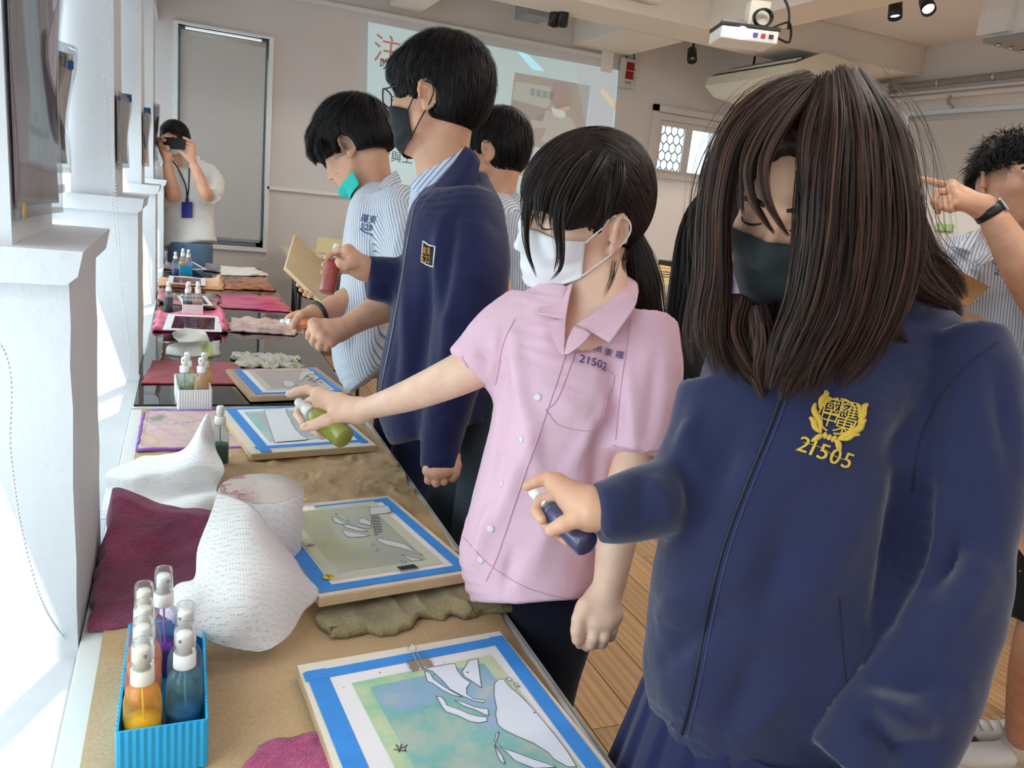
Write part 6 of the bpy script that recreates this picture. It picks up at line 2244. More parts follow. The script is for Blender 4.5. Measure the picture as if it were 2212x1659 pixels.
# the girl in the pink shirt
def pink_girl():
 h=Head((1259,458,1.27),(-.88,-.18,.42),(.02,.86,.50),1.03)
 lo,hi=h.box(.02)
 nk=at(1300,690,1.29)
 lo=np.minimum(lo,nk-.09)
 F=Field(lo,np.maximum(hi,nk+.09),.0026)
 h.skull(F)
 F.cone(h.L((0,-.030,-.060)),at(1288,640,1.285),.050,.047,.02)
 F.cone(at(1288,640,1.285),at(1276,760,1.265),.047,.07,.03)
 Vh,Qh=F.mesh()
 Bh=bvh(Vh,Qh)
 A=Field(*bounds(at(620,820,1.36),at(1060,760,1.30),at(780,960,1.48),m=.05),.0026)
 Z=lambda x,y,d:(620+x/9.215,820+y/9.215,d)
 wr=(775,887,1.405)
 A.tube([(at(1060,775,1.27),UP,.038,.038),(at(985,812,1.285),UP,.034,.034),(at(900,848,1.325),UP,.0285,.029),(at(830,872,1.37),UP,.0225,.025),(at(775,887,1.405),UP,.0185,.024)],.006,4)
 hand(A,wr,.021,[Z(640,300,1.425),Z(690,420,1.432),Z(760,560,1.442),Z(860,690,1.45)],[[Z(410,185,1.435),Z(190,235,1.44),Z(40,290,1.445)],[Z(470,430,1.470),Z(250,560,1.475),Z(205,700,1.462),Z(320,870,1.435)],[Z(600,640,1.478),Z(480,850,1.478),Z(520,990,1.462),Z(640,1095,1.432)],[Z(740,800,1.480),Z(630,960,1.475),Z(650,1060,1.458),Z(705,1130,1.436)]],thumb=[Z(1000,740,1.405),Z(770,815,1.392),Z(540,900,1.388),Z(345,955,1.392)],palm_r=.0135,kp=.014)
 Va,Qa=A.mesh()
 Va=relax(Va,Qa,1,.4)
 E=Field(*bounds(at(1385,930,1.19),at(1240,1400,1.15),m=.06),.0028)
 E.tube([(at(1384,940,1.20),RT,.033,.033),(at(1352,1075,1.175),RT,.034,.035),(at(1334,1150,1.165),RT,.031,.032),(at(1318,1250,1.155),RT,.0245,.026),(at(1303,1300,1.15),RT,.0235,.020)],.006,4)
 hand(E,(1300,1302,1.15),.026,[(1264,1330,1.135),(1288,1345,1.128),(1310,1343,1.13),(1325,1330,1.14)],[[(1256,1358,1.130),(1250,1378,1.135),(1252,1392,1.145)],[(1282,1377,1.122),(1277,1392,1.13),(1268,1398,1.145)],[(1304,1376,1.124),(1300,1390,1.135),(1290,1392,1.15)],[(1322,1358,1.134),(1318,1374,1.145),(1308,1378,1.155)]],rad=(.0100,.0090,.0082,.0070),palm_r=.0125,thumb=[(1266,1312,1.135),(1252,1338,1.127),(1247,1362,1.125),(1247,1382,1.128)])
 Ve,Qe=E.mesh()
 Ve=relax(Ve,Qe,1,.4)
 hip=np.array([.625,1.16,.84])
 ck=core(hip,at(1285,690,1.30),at(1130,720,1.32),at(1390,740,1.27),.105,face=(-.9,.4))
 o=body_obj([(Vh,Qh,h.attrs(Vh)),(Va,Qa),(Ve,Qe),ck],'girl in a pink short sleeved shirt and white mask spraying an olive bottle',SKIN3)
 face_bits(h,Bh,o,openness=.1)
 face_mask(h,Bh,MWHITE,o,zt=-.012,zb=-.110,wide=62,sag=.004,zs=(-.020,-.076),swell=.005)
 c=at(*Z(380,925,1.3825))
 V,F2=lathe_vf([(0,-1),(.7,-.6),(1,0),(.7,.6),(0,1)],14)
 ax=np.array([camdir(.75,.25,.1),camdir(-.2,.75,.35),camdir(.1,-.3,.95)])
 mk('nail',(V*np.array([.0060,.0048,.0012]))@ax+c,F2,NAIL,o)
 C=Field(*h.box(.03),.004)
 h.e(C,(0,-.014,.036),(.0815,.1035,.0920))
 h.e(C,(0,.010,.030),(.0830,.088,.0800),.02)
 h.e(C,(0,-.060,.0),(.062,.050,.062),.03)
 h.e(C,(0,.085,-.050),(.070,.060,.080),.012,True)
 h.e(C,(0,.030,-.085),(.085,.080,.060),.012,True)
 for q in(-1,1):
  h.e(C,(q*.088,-.010,-.012),(.030,.026,.036),.008,True)
  h.e(C,(q*.078,.045,-.030),(.030,.030,.036),.012,True)
 Vc,Qc=C.mesh()
 Vc=relax(Vc,Qc,2)
 tie=h.L((.0,-.108,-.020))if False else at(1362,498,1.30)
 def flow(p):
  d=tie[None]-p
  return d/(np.linalg.norm(d,axis=1,keepdims=True)+1e-6)
 parts=[(Vc,Qc,tones(Vc,3,70,.0,.35))]
 parts.append(comb(Vc,Qc,lambda V:h.loc(V)[:,1]<.05,flow,1500,.10,.0016,8,.0015,5,.10))
 def bang(p):
  l=h.loc(p)
  d=np.zeros_like(l)
  d[:,1]=.45
  d[:,2]=-.75
  d[:,0]=.5*np.sign(l[:,0])*np.abs(l[:,0])/.08
  return d@h.A
 parts.append(comb(Vc,Qc,lambda V:(h.loc(V)[:,1]>.0)&(h.loc(V)[:,2]>.06),bang,800,.13,.0017,9,.0025,6,.12))
 bg=[[(1290,318,1.22,.016),(1225,350,1.18,.018),(1180,410,1.165,.018),(1170,460,1.17,.014),(1168,492,1.175,.006)],[(1275,318,1.23,.016),(1195,352,1.20,.018),(1150,410,1.19,.018),(1140,460,1.195,.014),(1140,500,1.20,.006)],[(1300,320,1.21,.015),(1250,360,1.165,.017),(1215,420,1.155,.017),(1200,465,1.158,.012),(1195,498,1.165,.005)],[(1310,325,1.20,.015),(1280,370,1.155,.016),(1255,420,1.15,.014),(1232,462,1.15,.010),(1218,500,1.155,.005)],[(1240,345,1.17,.010),(1222,420,1.15,.008),(1212,480,1.148,.007),(1214,540,1.145,.006),(1210,580,1.15,.004),(1188,606,1.165,.002)],[(1230,350,1.17,.010),(1205,420,1.15,.008),(1200,490,1.146,.006),(1205,545,1.143,.005),(1196,590,1.15,.002)],[(1180,360,1.21,.010),(1142,430,1.20,.008),(1136,500,1.205,.006),(1142,550,1.21,.004),(1160,600,1.21,.002)],[(1330,340,1.20,.014),(1330,390,1.17,.016),(1320,440,1.175,.012),(1312,476,1.18,.005)]]
 parts+=locks(bg,90,.0011,4,16,.25)
 tail=[[(1340,420,1.25,.020),(1362,470,1.28,.016),(1366,500,1.30,.014),(1385,560,1.31,.022),(1400,620,1.315,.026),(1412,690,1.32,.022),(1425,745,1.325,.008)],[(1350,470,1.28,.016),(1364,500,1.30,.014),(1372,560,1.315,.022),(1382,640,1.325,.024),(1400,720,1.33,.012)]]
 parts+=locks(tail,260,.0013,8,20,.3)
 wis=[[(1330,560,1.245,.006),(1322,600,1.235,.004),(1300,650,1.225,.002)],[(1352,540,1.275,.006),(1346,580,1.27,.005),(1340,620,1.27,.002)]]
 parts+=locks(wis,60,.0005,9,10,.5)
 T=Field(*bounds(at(1350,440,1.27),at(1425,745,1.33),m=.06),.005)
 T.tube([(at(1364,498,1.30),RT,.013,.014),(at(1378,560,1.312),RT,.021,.02),(at(1392,630,1.32),RT,.025,.02),(at(1406,690,1.325),RT,.018,.016),(at(1416,735,1.328),RT,.006,.006)],.01,3)
 Vt,Qt=T.mesh()
 parts.append((Vt,Qt,tones(Vt,8,80,0,.3)))
 V,Q,t=join_parts(parts)
 mk('hair',V,Q,HDARK,o,attr={'tone':t})
 mk('hair_tie',*tube_vf([at(1364+7*cos(a),497+10*sin(a),1.30+.012*sin(a+1))for a in np.linspace(0,6.28,20)],.004,6),LASH,o)
 S=Field(*bounds(at(985,1340,1.28),at(1440,620,1.28),at(960,800,1.28),at(1150,1000,1.15),at(1150,1000,1.42),at(1470,1010,1.2),m=.06),.0052)
 S.tube([sec((1218,655),(1366,628),1.285,.052),sec((1150,672),(1412,668),1.29,.066),sec((1098,720),(1430,720),1.285,.085),sec((1078,800),(1402,830),1.275,.104),sec((1060,900),(1365,930),1.275,.112),sec((1036,1000),(1334,1030),1.28,.115),sec((1012,1100),(1306,1140),1.285,.118),sec((996,1175),(1290,1240),1.285,.122),sec((1030,1242),(1262,1332),1.275,.122)],.012,3,2.3)
 S.tube([(at(1135,705,1.29),UP,.062,.060),(at(1085,735,1.275),UP,.057,.056),(at(1050,765,1.27),UP,.050,.050),(at(1018,797,1.268),UP,.046,.046)],.03,4)
 S.tube([(at(1385,715,1.275),RT,.058,.060),(at(1396,800,1.235),RT,.056,.056),(at(1388,900,1.205),RT,.055,.055),(at(1376,985,1.19),RT,.054,.052)],.02,4)
 for a,b,r0,r1 in(((1290,640,1.265),(1262,700,1.185),.050,.040),((1262,700,1.185),(1222,760,1.165),.034,.012)):
  S.cone(at(*a),at(*b),r0,r1,.004,True)
 V0,Q0=S.mesh()
 b0=bvh(V0,Q0)
 cr=[crease(b0,*c)for c in(((1110,730),(1160,1010),.014,.010),((1090,830),(1075,1060),.012,-.008),((1100,770),(1260,900),.016,.006),((1330,830),(1240,1000),.012,.006),((1320,760),(1330,960),.014,-.010),((1290,880),(1280,1120),.012,-.006),((1160,920),(1050,1180),.016,.007),((1230,1040),(1130,1260),.02,.006),((1060,1100),(1030,1210),.012,.008),((1110,1190),(1090,1270),.010,-.006),((1040,760),(1100,800),.008,-.006),((1075,720),(1060,820),.008,.005),((1420,760),(1400,940),.012,-.005),((1360,800),(1370,960),.010,.005))]
 sh,V1,Q1,b1_=garment(S,'shirt',PINK,o,foldset([(c[0],c[1],c[2],c[3]*1.5)for c in cr if c],3,.0042,9))
 SEAM=pm('pink_seam',(218,176,194),.8)
 draw_on(b1_,[(1222,765),(1195,850),(1160,950),(1118,1070),(1075,1200),(1050,1255)],.0010,SEAM,sh,'placket_edge',60,.0004)
 draw_on(b1_,[(985+12,768),(1022,812),(1048,838)],.0008,SEAM,sh,'sleeve_hem',20)
 draw_on(b1_,[(1324,962),(1375,975),(1423,972)],.0008,SEAM,sh,'sleeve_hem',24)
 draw_on(b1_,[(1001,1160),(1060,1222),(1130,1266),(1200,1288),(1282,1300)],.0009,SEAM,sh,'hem_seam',50)
 for P in([(1243,762),(1205,860),(1178,886)],[(1243,762),(1322,806),(1318,850)],[(1178,886),(1212,920),(1290,925),(1312,850)]):
  draw_on(b1_,P,.0008,SEAM,sh,'pocket_seam',30)
 draw_on(b1_,[(1112,690),(1088,740),(1076,800),(1070,832)],.0008,SEAM,sh,'armhole_seam',24)
 draw_on(b1_,[(1362,690),(1352,760),(1340,850),(1330,950)],.0008,SEAM,sh,'armhole_seam',24)
 for bx,by in((1162,858),(1126,950),(1084,1045),(1060,1142),(1038,1210)):
  d=ray(bx,by)
  r=cast(b1_,EYE,d/np.linalg.norm(d))
  if r:
   mk('button',*lathe_vf([(.0,.0),(.0055,.0),(.0058,.0012),(.0035,.0016),(0,.0012)],14,r[0],basis(r[1])),pm('shell_button',(238,228,232),.2),sh)
 def leaf(name,pts,th=.002):
  A,n=sheet(name,[[at(*q)for q in r]for r in pts],18,14,None)
  return sheet_obj(name,A,n,PINK,sh,th)
 leaf('collar',[[(1345,592,1.30),(1374,612,1.285),(1378,632,1.255)],[(1330,640,1.235),(1350,655,1.215),(1372,662,1.205)],[(1262,690,1.195),(1300,716,1.175),(1336,716,1.170)],[(1246,702,1.190),(1268,712,1.178),(1318,742,1.166)]])
 leaf('collar',[[(1236,612,1.235),(1222,618,1.245),(1192,640,1.25)],[(1230,640,1.215),(1205,652,1.215),(1165,662,1.22)],[(1222,690,1.185),(1195,684,1.19),(1158,676,1.20)]])
 leaf('lapel',[[(1240,706,1.184),(1262,712,1.175),(1276,722,1.170)],[(1226,736,1.168),(1244,742,1.162),(1258,744,1.160)],[(1220,766,1.158),(1226,766,1.156),(1234,762,1.155)]])
 leaf('lapel',[[(1222,690,1.184),(1205,690,1.184),(1186,692,1.186)],[(1220,730,1.166),(1208,730,1.166),(1192,722,1.170)],[(1218,766,1.156),(1214,764,1.157),(1208,760,1.158)]])
 IN=pm('navy_thread',(44,48,108),.7)
 for txt,x,y,s in(('中國',1280,750,.0155),('東羅',1305,759,.0155),('215022',1284,782,.0178)):
  pass
 writing_on(b1_,'中 國 東 羅',.0135,(1302,759),radians(-15),IN,sh,'name_thread',.0028)
 writing_on(b1_,'21502',.0185,(1282,784),radians(-14),IN,sh,'number_thread',.0028)
 lower(hip,(-.9,.4),INKT,o,top=.90,waist=.125,depth=.088,w=.066,r=.080,knee=.068)
 tip,base=at(636,862,1.462),at(746,948,1.392)
 ax=basis((tip-base)/np.linalg.norm(tip-base),FW)
 bottle('olive green spray bottle in the hand of the pink shirt girl',base,(160,164,30),1.0,(236,236,190),False,ax=ax,R=.0215,sc=.97,turn=2.2)
 return o
pink_girl()
# the girl in the navy jacket closest to the camera
def navy_girl():
 h=Head((1746,444,.885),(-.65,-.44,.60),(.04,.88,.46),.94)
 lo,hi=h.box(.02)
 nk=at(1770,690,.93)
 F=Field(np.minimum(lo,nk-.08),np.maximum(hi,nk+.08),.0028)
 h.skull(F)
 F.cone(h.L((0,-.030,-.060)),at(1790,640,.93),.050,.048,.02)
 F.cone(at(1790,640,.93),at(1785,740,.945),.048,.07,.03)
 Vh,Qh=F.mesh()
 Bh=bvh(Vh,Qh)
 Z=lambda x,y,d:(1000+x/3.16,800+y/3.16,d)
 A=Field(*bounds(at(1130,1020,.86),at(1330,1180,.98),m=.05),.0024)
 A.tube([(at(1345,1108,.885),UP,.024,.026),(at(1300,1105,.888),UP,.022,.025),(at(1275,1100,.890),UP,.021,.026)],.006,4)
 hand(A,(1272,1098,.892),.025,[Z(640,775,.915),Z(690,830,.925),Z(730,900,.935),Z(760,970,.940)],[[Z(585,735,.918),Z(510,755,.920),Z(440,790,.922)],[Z(620,860,.950),Z(530,890,.955),Z(500,960,.948),Z(540,1020,.928)],[Z(660,930,.955),Z(570,980,.958),Z(560,1050,.948),Z(640,1110,.925)],[Z(700,990,.955),Z(630,1050,.955),Z(650,1110,.940),Z(715,1165,.922)]],thumb=[Z(850,960,.885),Z(770,1010,.878),Z(690,1050,.878),Z(605,1092,.882)],rad=(.0088,.008,.0074,.0064),palm_r=.012,trad=(.0125,.011,.0095,.008))
 Va,Qa=A.mesh()
 Va=relax(Va,Qa,1,.4)
 hip=np.array([.675,.625,.84])
 ck=core(hip,at(1780,720,.945),at(1590,850,.97),at(2060,800,.91),.10,face=(-1.0,.1))
 o=body_obj([(Vh,Qh,h.attrs(Vh)),(Va,Qa),ck],'long haired girl in a navy zip jacket and black mask spraying a dark bottle',SKIN2)
 face_bits(h,Bh,o,openness=.12)
 face_mask(h,Bh,MBLACK2,o,zt=-.016,zb=-.122,wide=74,swell=.005,zs=(-.024,-.092),pleats=2)
 S=Field(*bounds(at(1390,1640,.95),at(2190,690,.95),at(1800,1200,.80),at(1800,1200,1.08),at(1290,1100,.9),at(1900,1720,.8),m=.04),.0052)
 S.tube([sec((1700,690),(1890,668),.945,.066),sec((1610,745),(1985,690),.955,.078),sec((1550,830),(2085,745),.955,.092),sec((1515,930),(2080,850),.955,.108),sec((1484,1040),(2030,1000),.955,.118),sec((1444,1140),(1990,1140),.955,.124),sec((1412,1260),(1950,1270),.955,.127),sec((1398,1390),(1915,1400),.955,.128),sec((1400,1490),(1890,1500),.953,.126),sec((1432,1560),(1850,1585),.953,.120),sec((1462,1590),(1830,1625),.953,.112)],.012,3,2.3)
 S.tube([sec((1990,760),(2165,745),.900,.062),sec((1998,860),(2200,850),.875,.062),sec((1992,980),(2207,960),.86,.060),sec((1975,1130),(2204,1130),.845,.058),sec((1938,1290),(2172,1320),.832,.060),sec((1895,1430),(2118,1480),.822,.058),sec((1825,1545),(2052,1590),.812,.056),sec((1740,1650),(1975,1710),.805,.054)],.007,4)
 S.tube([(at(1575,860,.965),UP,.062,.060),(at(1540,960,.955),camdir(.6,.7,.1),.060,.058),(at(1475,1058,.93),camdir(.3,.9,.1),.053,.052),(at(1400,1082,.908),UP,.0440,.044),(at(1340,1098,.895),UP,.0385,.039),(at(1290,1106,.888),UP,.0345,.036)],.014,4)
 S.tube([(at(1790,660,.935),RT,.062,.062),(at(1785,700,.945),RT,.074,.070)],.012,3)
 V0,Q0=S.mesh()
 b0=bvh(V0,Q0)
 cr=[crease(b0,*c)for c in(((1960,950),(1935,1180),.016,-.010),((1985,1060),(1900,1330),.014,-.012),((1880,1060),(1730,1320),.022,.007),((1700,1130),(1640,1340),.014,-.006),((1560,1330),(1430,1420),.014,-.007),((1590,1240),(1420,1330),.012,.005),((1640,1420),(1560,1590),.014,-.007),((1720,1480),(1600,1600),.016,.006),((2060,1080),(2010,1260),.018,-.012),((2120,1150),(1990,1250),.014,-.010),((2090,980),(2130,1150),.016,-.006),((1910,1470),(2050,1500),.014,-.012),((1890,1520),(1990,1560),.012,.010),((1870,1545),(1960,1640),.012,-.012),((1990,1520),(2080,1490),.010,.006),((2020,1600),(1900,1640),.012,-.008),((2130,1250),(2040,1360),.014,.006),((1480,1010),(1500,1110),.010,-.010),((1420,1050),(1450,1140),.010,.006),((1385,1050),(1375,1130),.008,-.005),((1600,930),(1510,1100),.016,-.006),((1960,800),(1790,980),.02,.005),((2000,870),(1900,1010),.014,-.006),((2150,800),(2185,1000),.012,-.006),((1850,1400),(1780,1560),.02,.005),((1500,900),(1470,980),.012,.007))]
 jk,V1,Q1,b1_=garment(S,'jacket',NAVY,o,foldset([(c[0],c[1],c[2]*1.1,c[3]*1.7)for c in cr if c],11,.0075,6.5),None,2)
 ZIP=pm('zip_tape',(20,24,44),.6)
 draw_on(b1_,[(1690,850),(1660,930),(1615,1040),(1570,1160),(1535,1290),(1510,1420),(1490,1520),(1474,1585)],.0022,ZIP,jk,'zip',70,.0002)
 draw_on(b1_,[(1702,855),(1672,935),(1627,1045),(1583,1165),(1548,1295),(1523,1425),(1502,1525),(1486,1590)],.0009,fabric('zip_fold',(58,66,110)),jk,'zip_flap',70,.0006)
 draw_on(b1_,[(1812,1290),(1815,1360),(1822,1440),(1826,1475)],.0010,ZIP,jk,'pocket_seam',30,.0001)
 draw_on(b1_,[(2160,735),(2090,790),(2030,860),(1985,960),(1970,1060)],.0010,ZIP,jk,'armhole_seam',40,.0001)
 GOLD=pm('gold_thread',(236,196,70),.55,sheen=.3,bump=.5,bscale=900)
 Zb=lambda x,y:(1700+x/8.296,830+y/8.296)
 cc=Zb(900,560)
 for i,(ch,x,y,s)in enumerate((('國',815,430,.0210),('羅',1100,480,.0215),('中',740,640,.0200),('東',1010,760,.0215))):
  writing_on(b1_,ch,s,Zb(x,y),radians(-17),GOLD,jk,'crest_character',.0016,slant=.08)
 ring=[]
 for a0,a1 in((radians(18),radians(82)),(radians(88),radians(168)),(radians(192),radians(236)),(radians(256),radians(345))):
  q=[Zb(910+345*cos(t)*.98,575-315*sin(t))for t in np.linspace(a0,a1,10)]
  draw_on(b1_,q,.0011,GOLD,jk,'crest_ring',16,.0008)
 def leafm(pts,w,name='wreath_leaf'):
  P=spline(np.array([Zb(*q)for q in pts]),12)
  Q_=[see(b1_,x,y,.0006)for x,y in P]
  if all(q is not None for q in Q_):
   mk(name,*tube_vf(Q_,[w*(.18+sin(pi*(.06+.9*t))**.8)for t in np.linspace(0,1,12)],6),GOLD,jk)
 for pts,w in((((690,110),(700,190),(610,290),(590,440)),.0030),(((790,235),(700,280),(630,360),(610,430)),.0018),(((510,335),(480,460),(540,580),(590,700),(600,860)),.0032),(((400,590),(470,650),(510,780),(620,870)),.0030),(((1250,350),(1300,430),(1310,520),(1280,600)),.0026),(((1445,350),(1380,420),(1360,560),(1270,690)),.0032),(((1410,630),(1340,690),(1290,790),(1100,880),(900,980)),.0034),(((1300,905),(1180,900),(1080,970),(900,990)),.0026),(((640,900),(560,950),(430,1025)),.0026),(((850,990),(910,1050),(930,1130),(955,1210)),.0030),(((690,860),(680,920),(670,980)),.0022),(((780,900),(750,960),(730,1000)),.0024),(((880,925),(830,980),(800,1035)),.0022)):
  leafm(pts,w)
 for ch,x,y in(('2',290,1095),('1',455,1155),('5',645,1225),('0',850,1305),('5',1060,1380)):
  writing_on(b1_,ch,.0245,Zb(x,y),radians(-19),GOLD,jk,'number_thread',.0016,slant=.12)
  writing_on(b1_,ch,.0240,(Zb(x,y)[0]+1.3,Zb(x,y)[1]+.3),radians(-19),GOLD,jk,'number_thread',.0016,slant=.12)
 draw_on(b1_,[Zb(290,1040),Zb(460,1085),Zb(640,1150),Zb(860,1290),Zb(1060,1360)],.0004,GOLD,jk,'thread',30,.0004)
 ang=np.linspace(0,2*pi,240,endpoint=False)
 rows=[]
 c0=at(1640,1560,.955)
 for i,t in enumerate(np.linspace(0,1,16)):
  z=.87-.42*t
  pl=.004+.016*t
  r=.135+.075*t
  saw=((ang*22/(2*pi))%1.0)
  rr=r+pl*(np.minimum(saw*1.25,(1-saw)*5)-.5)
  rows.append(np.stack([c0[0]+.02+rr*np.cos(ang)*1.05,c0[1]+.01+rr*np.sin(ang)*1.15,np.full(240,z)],1))
 Vs=np.vstack(rows)
 i=(np.arange(15)[:,None]*240+np.arange(240)[None]).ravel()
 j=(np.arange(15)[:,None]*240+(np.arange(240)[None]+1)%240).ravel()
 mk('pleated_skirt',Vs,np.stack([i,j,j+240,i+240],1),NAVY2,o)
 for q in(-1,1):
  shoe_at(np.array([hip[0]-.02,hip[1]+q*.07,.0]),np.array([-1.0,.1,0])/1.005,SHOE,o)
 C=Field(*h.box(.03),.0045)
 h.e(C,(0,-.014,.040),(.0870,.1060,.1050))
 h.e(C,(0,-.030,-.020),(.0820,.082,.090),.03)
 h.e(C,(0,.100,-.030),(.062,.078,.112),.012,True)
 h.e(C,(0,.06,-.11),(.07,.07,.05),.012,True)
 Vc,Qc=C.mesh()
 Vc=relax(Vc,Qc,2)
 g=[[(1748,178,.845,.012),(1650,228,.825,.018),(1578,320,.82,.018),(1548,450,.825,.015),(1543,590,.832,.015),(1526,710,.84,.016),(1550,815,.84,.006)],[(1745,178,.845,.012),(1655,232,.815,.014),(1590,312,.805,.011),(1562,420,.81,.010),(1556,520,.82,.011),(1556,640,.835,.014),(1556,745,.84,.012),(1590,828,.845,.004)],[(1745,175,.86,.012),(1640,232,.845,.02),(1562,350,.845,.018),(1536,480,.85,.016),(1524,610,.855,.016),(1505,720,.86,.016),(1500,790,.86,.005)],[(1748,186,.822,.008),(1668,262,.785,.007),(1620,350,.770,.005),(1622,420,.768,.004),(1648,470,.772,.003),(1674,505,.778,.002)],[(1758,190,.815,.008),(1690,270,.775,.007),(1652,350,.760,.006),(1654,420,.759,.005),(1680,475,.764,.003),(1706,512,.770,.002)],[(1775,196,.806,.010),(1750,290,.765,.011),(1742,380,.755,.008),(1748,450,.757,.006),(1758,505,.764,.005),(1764,545,.770,.003)],[(1745,186,.828,.006),(1655,252,.795,.004),(1608,330,.782,.002),(1602,420,.784,.002),(1606,470,.79,.001)],[(1790,182,.815,.016),(1790,290,.770,.024),(1782,410,.758,.026),(1775,530,.766,.026),(1752,650,.778,.025),(1705,760,.790,.022),(1668,845,.795,.008)],[(1815,172,.822,.018),(1838,280,.782,.028),(1845,410,.770,.030),(1838,550,.776,.030),(1812,680,.784,.028),(1765,780,.792,.024),(1738,866,.796,.008)],[(1838,176,.842,.018),(1885,285,.806,.026),(1912,420,.794,.028),(1915,555,.796,.028),(1890,680,.800,.026),(1848,775,.804,.020),(1812,838,.806,.008)],[(1800,175,.828,.014),(1812,300,.775,.020),(1812,440,.764,.022),(1805,580,.772,.024),(1775,710,.786,.022),(1715,810,.796,.016),(1690,868,.80,.006)],[(1850,188,.875,.018),(1906,300,.85,.024),(1936,430,.845,.024),(1952,540,.85,.023),(1980,600,.855,.020),(2030,640,.86,.014),(2075,665,.865,.005)],[(1858,190,.91,.018),(1914,310,.90,.024),(1948,450,.90,.022),(1986,545,.905,.021),(2050,600,.91,.016),(2085,645,.915,.005)],[(1845,195,.93,.018),(1900,340,.94,.026),(1930,480,.95,.026),(1976,590,.95,.024),(2045,650,.94,.014),(2078,690,.93,.005)],[(1870,260,.86,.015),(1930,400,.83,.020),(1945,520,.835,.022),(1935,620,.84,.020),(1920,700,.84,.014),(1960,740,.85,.004)],[(1600,640,.845,.016),(1580,720,.85,.018),(1620,800,.85,.012),(1660,850,.85,.004)],[(1640,660,.85,.02),(1650,740,.85,.022),(1640,800,.85,.016),(1650,862,.845,.004)],]
 parts=[(Vc,Qc,tones(Vc,3,50,.0,.3))]
 part=h.L((.012,.055,.115))
 def flow(p):
  l=h.loc(p)
  d=np.zeros_like(l)
  d[:,0]=np.sign(l[:,0]-.01)*.9
  d[:,2]=-.9
  d[:,1]=-.35
  return d@h.A
 parts.append(comb(Vc,Qc,lambda V:h.loc(V)[:,2]>.02,flow,2200,.14,.0016,9,.002,5,.10))
 parts+=locks(g,330,.00095,12,24,.3)
 T=Field(*bounds(*[at(q[0],q[1],q[2])for l in g for q in l],m=.05),.0055)
 for l in g[:3]+g[7:]:
  T.tube([(at(q[0],q[1],q[2]),RT,q[3]*w_,q[3]*w_*.94)for q,w_ in zip(l[:-1],np.linspace(.9,.5,len(l)-1))],.010,3)
 Vt,Qt=T.mesh()
 Vt=relax(Vt,Qt,1)
 parts.append((Vt,Qt,tones(Vt,9,120,0,.3,(1,1,.08))))
 fly=[[(q[0]+dx,q[1]+dy,q[2]-.004,max(.004,q[3]*1.5))for q in l]for l,dx,dy in((g[11],12,-6),(g[12],10,0),(g[2],-12,0),(g[0],-14,8),(g[10],0,8))]
 parts+=locks(fly,26,.0004,14,22,.8)
 V,Q,t=join_parts(parts)
 mk('hair',V,Q,HBROWN,o,attr={'tone':t})
 tip,base=at(1150,1060,.975),at(1270,1178,.895)
 ax=basis((tip-base)/np.linalg.norm(tip-base),FW)
 bottle('dark violet spray bottle in the hand of the navy jacket girl',base,(50,52,104),1.0,(214,214,232),False,ax=ax,R=.0205,sc=np.linalg.norm(tip-base)/.143,turn=2.4)
 return o
navy_girl()
# the tall boy with glasses and the navy jacket
def short_hair(h,o,mat,fringe=.0,n=1500,length=.045,seed=1,crown=(.0,-.04,.12),nape=-.075,side=-.02,extra=None,width=.0016,puff=.0,lift=.003,h_=.0042,jit=.3,face_cut=None,fine=None):
 """short hair: a thick cap cut back from face, ears and nape, then strands combed out from the crown"""
 C=Field(*h.box(.03),h_)
 h.e(C,(0,-.014,.036),(.0820+puff,.1040+puff,.0930+puff))
 h.e(C,(0,-.040,.000),(.0760+puff*.5,.074+puff*.5,.080),.02)
 if extra:
  extra(C)
 for c,r in(face_cut or[((0,.098,-.052),(.072,.060,.084))]):
  h.e(C,c,r,.008,True)
 h.e(C,(0,.05,-.115),(.10,.10,.070),.010,True)
 for q in(-1,1):
  h.e(C,(q*.090,-.014,-.020),(.034,.027,.036),.006,True)
  h.e(C,(q*.080,.040,-.052),(.036,.044,.046),.010,True)
 C.half(h.L((0,-.08,nape)),-h.A[2]+.25*h.A[1],.006)
 V,Q=C.mesh()
 V=relax(V,Q,2)
 cr=np.array(crown)
 def flow(p):
  l=h.loc(p)
  d=l-cr
  d/=np.linalg.norm(d,axis=1,keepdims=True)+1e-6
  d[:,2]-=.55
  d[:,1]+=fringe*(l[:,2]>.03)
  return d@h.A
 parts=[(V,Q,tones(V,seed,80,.0,.35))]
 parts.append(comb(V,Q,lambda v:np.ones(len(v),bool),flow,n,length,width,7,lift,seed,jit))
 parts.append(comb(V,Q,lambda v:h.loc(v)[:,2]>.03,flow,n//3,length*1.1,width*.6,7,lift*2.0,seed+5,jit*1.3))
 if fine:
  parts+=fine
 V,Q,t=join_parts(parts)
 return mk('hair',V,Q,mat,o,attr={'tone':t})
def head_skin(h,neck,res=.0027,ears=True,mouth=.0,r0=.054,m=.09):
 lo,hi=h.box(.02)
 P=[at(*q[:3])for q in neck]
 F=Field(np.minimum(lo,np.min(P,0)-m),np.maximum(hi,np.max(P,0)+m),res)
 h.skull(F,ears,mouth)
 prev,pr=h.L((0,-.030,-.055)),r0
 for q,p in zip(neck,P):
  F.cone(prev,p,pr,q[3],.02)
  prev,pr=p,q[3]
 V,Q=F.mesh()
 V=relax(V,Q,1,.35)
 return V,Q,bvh(V,Q)
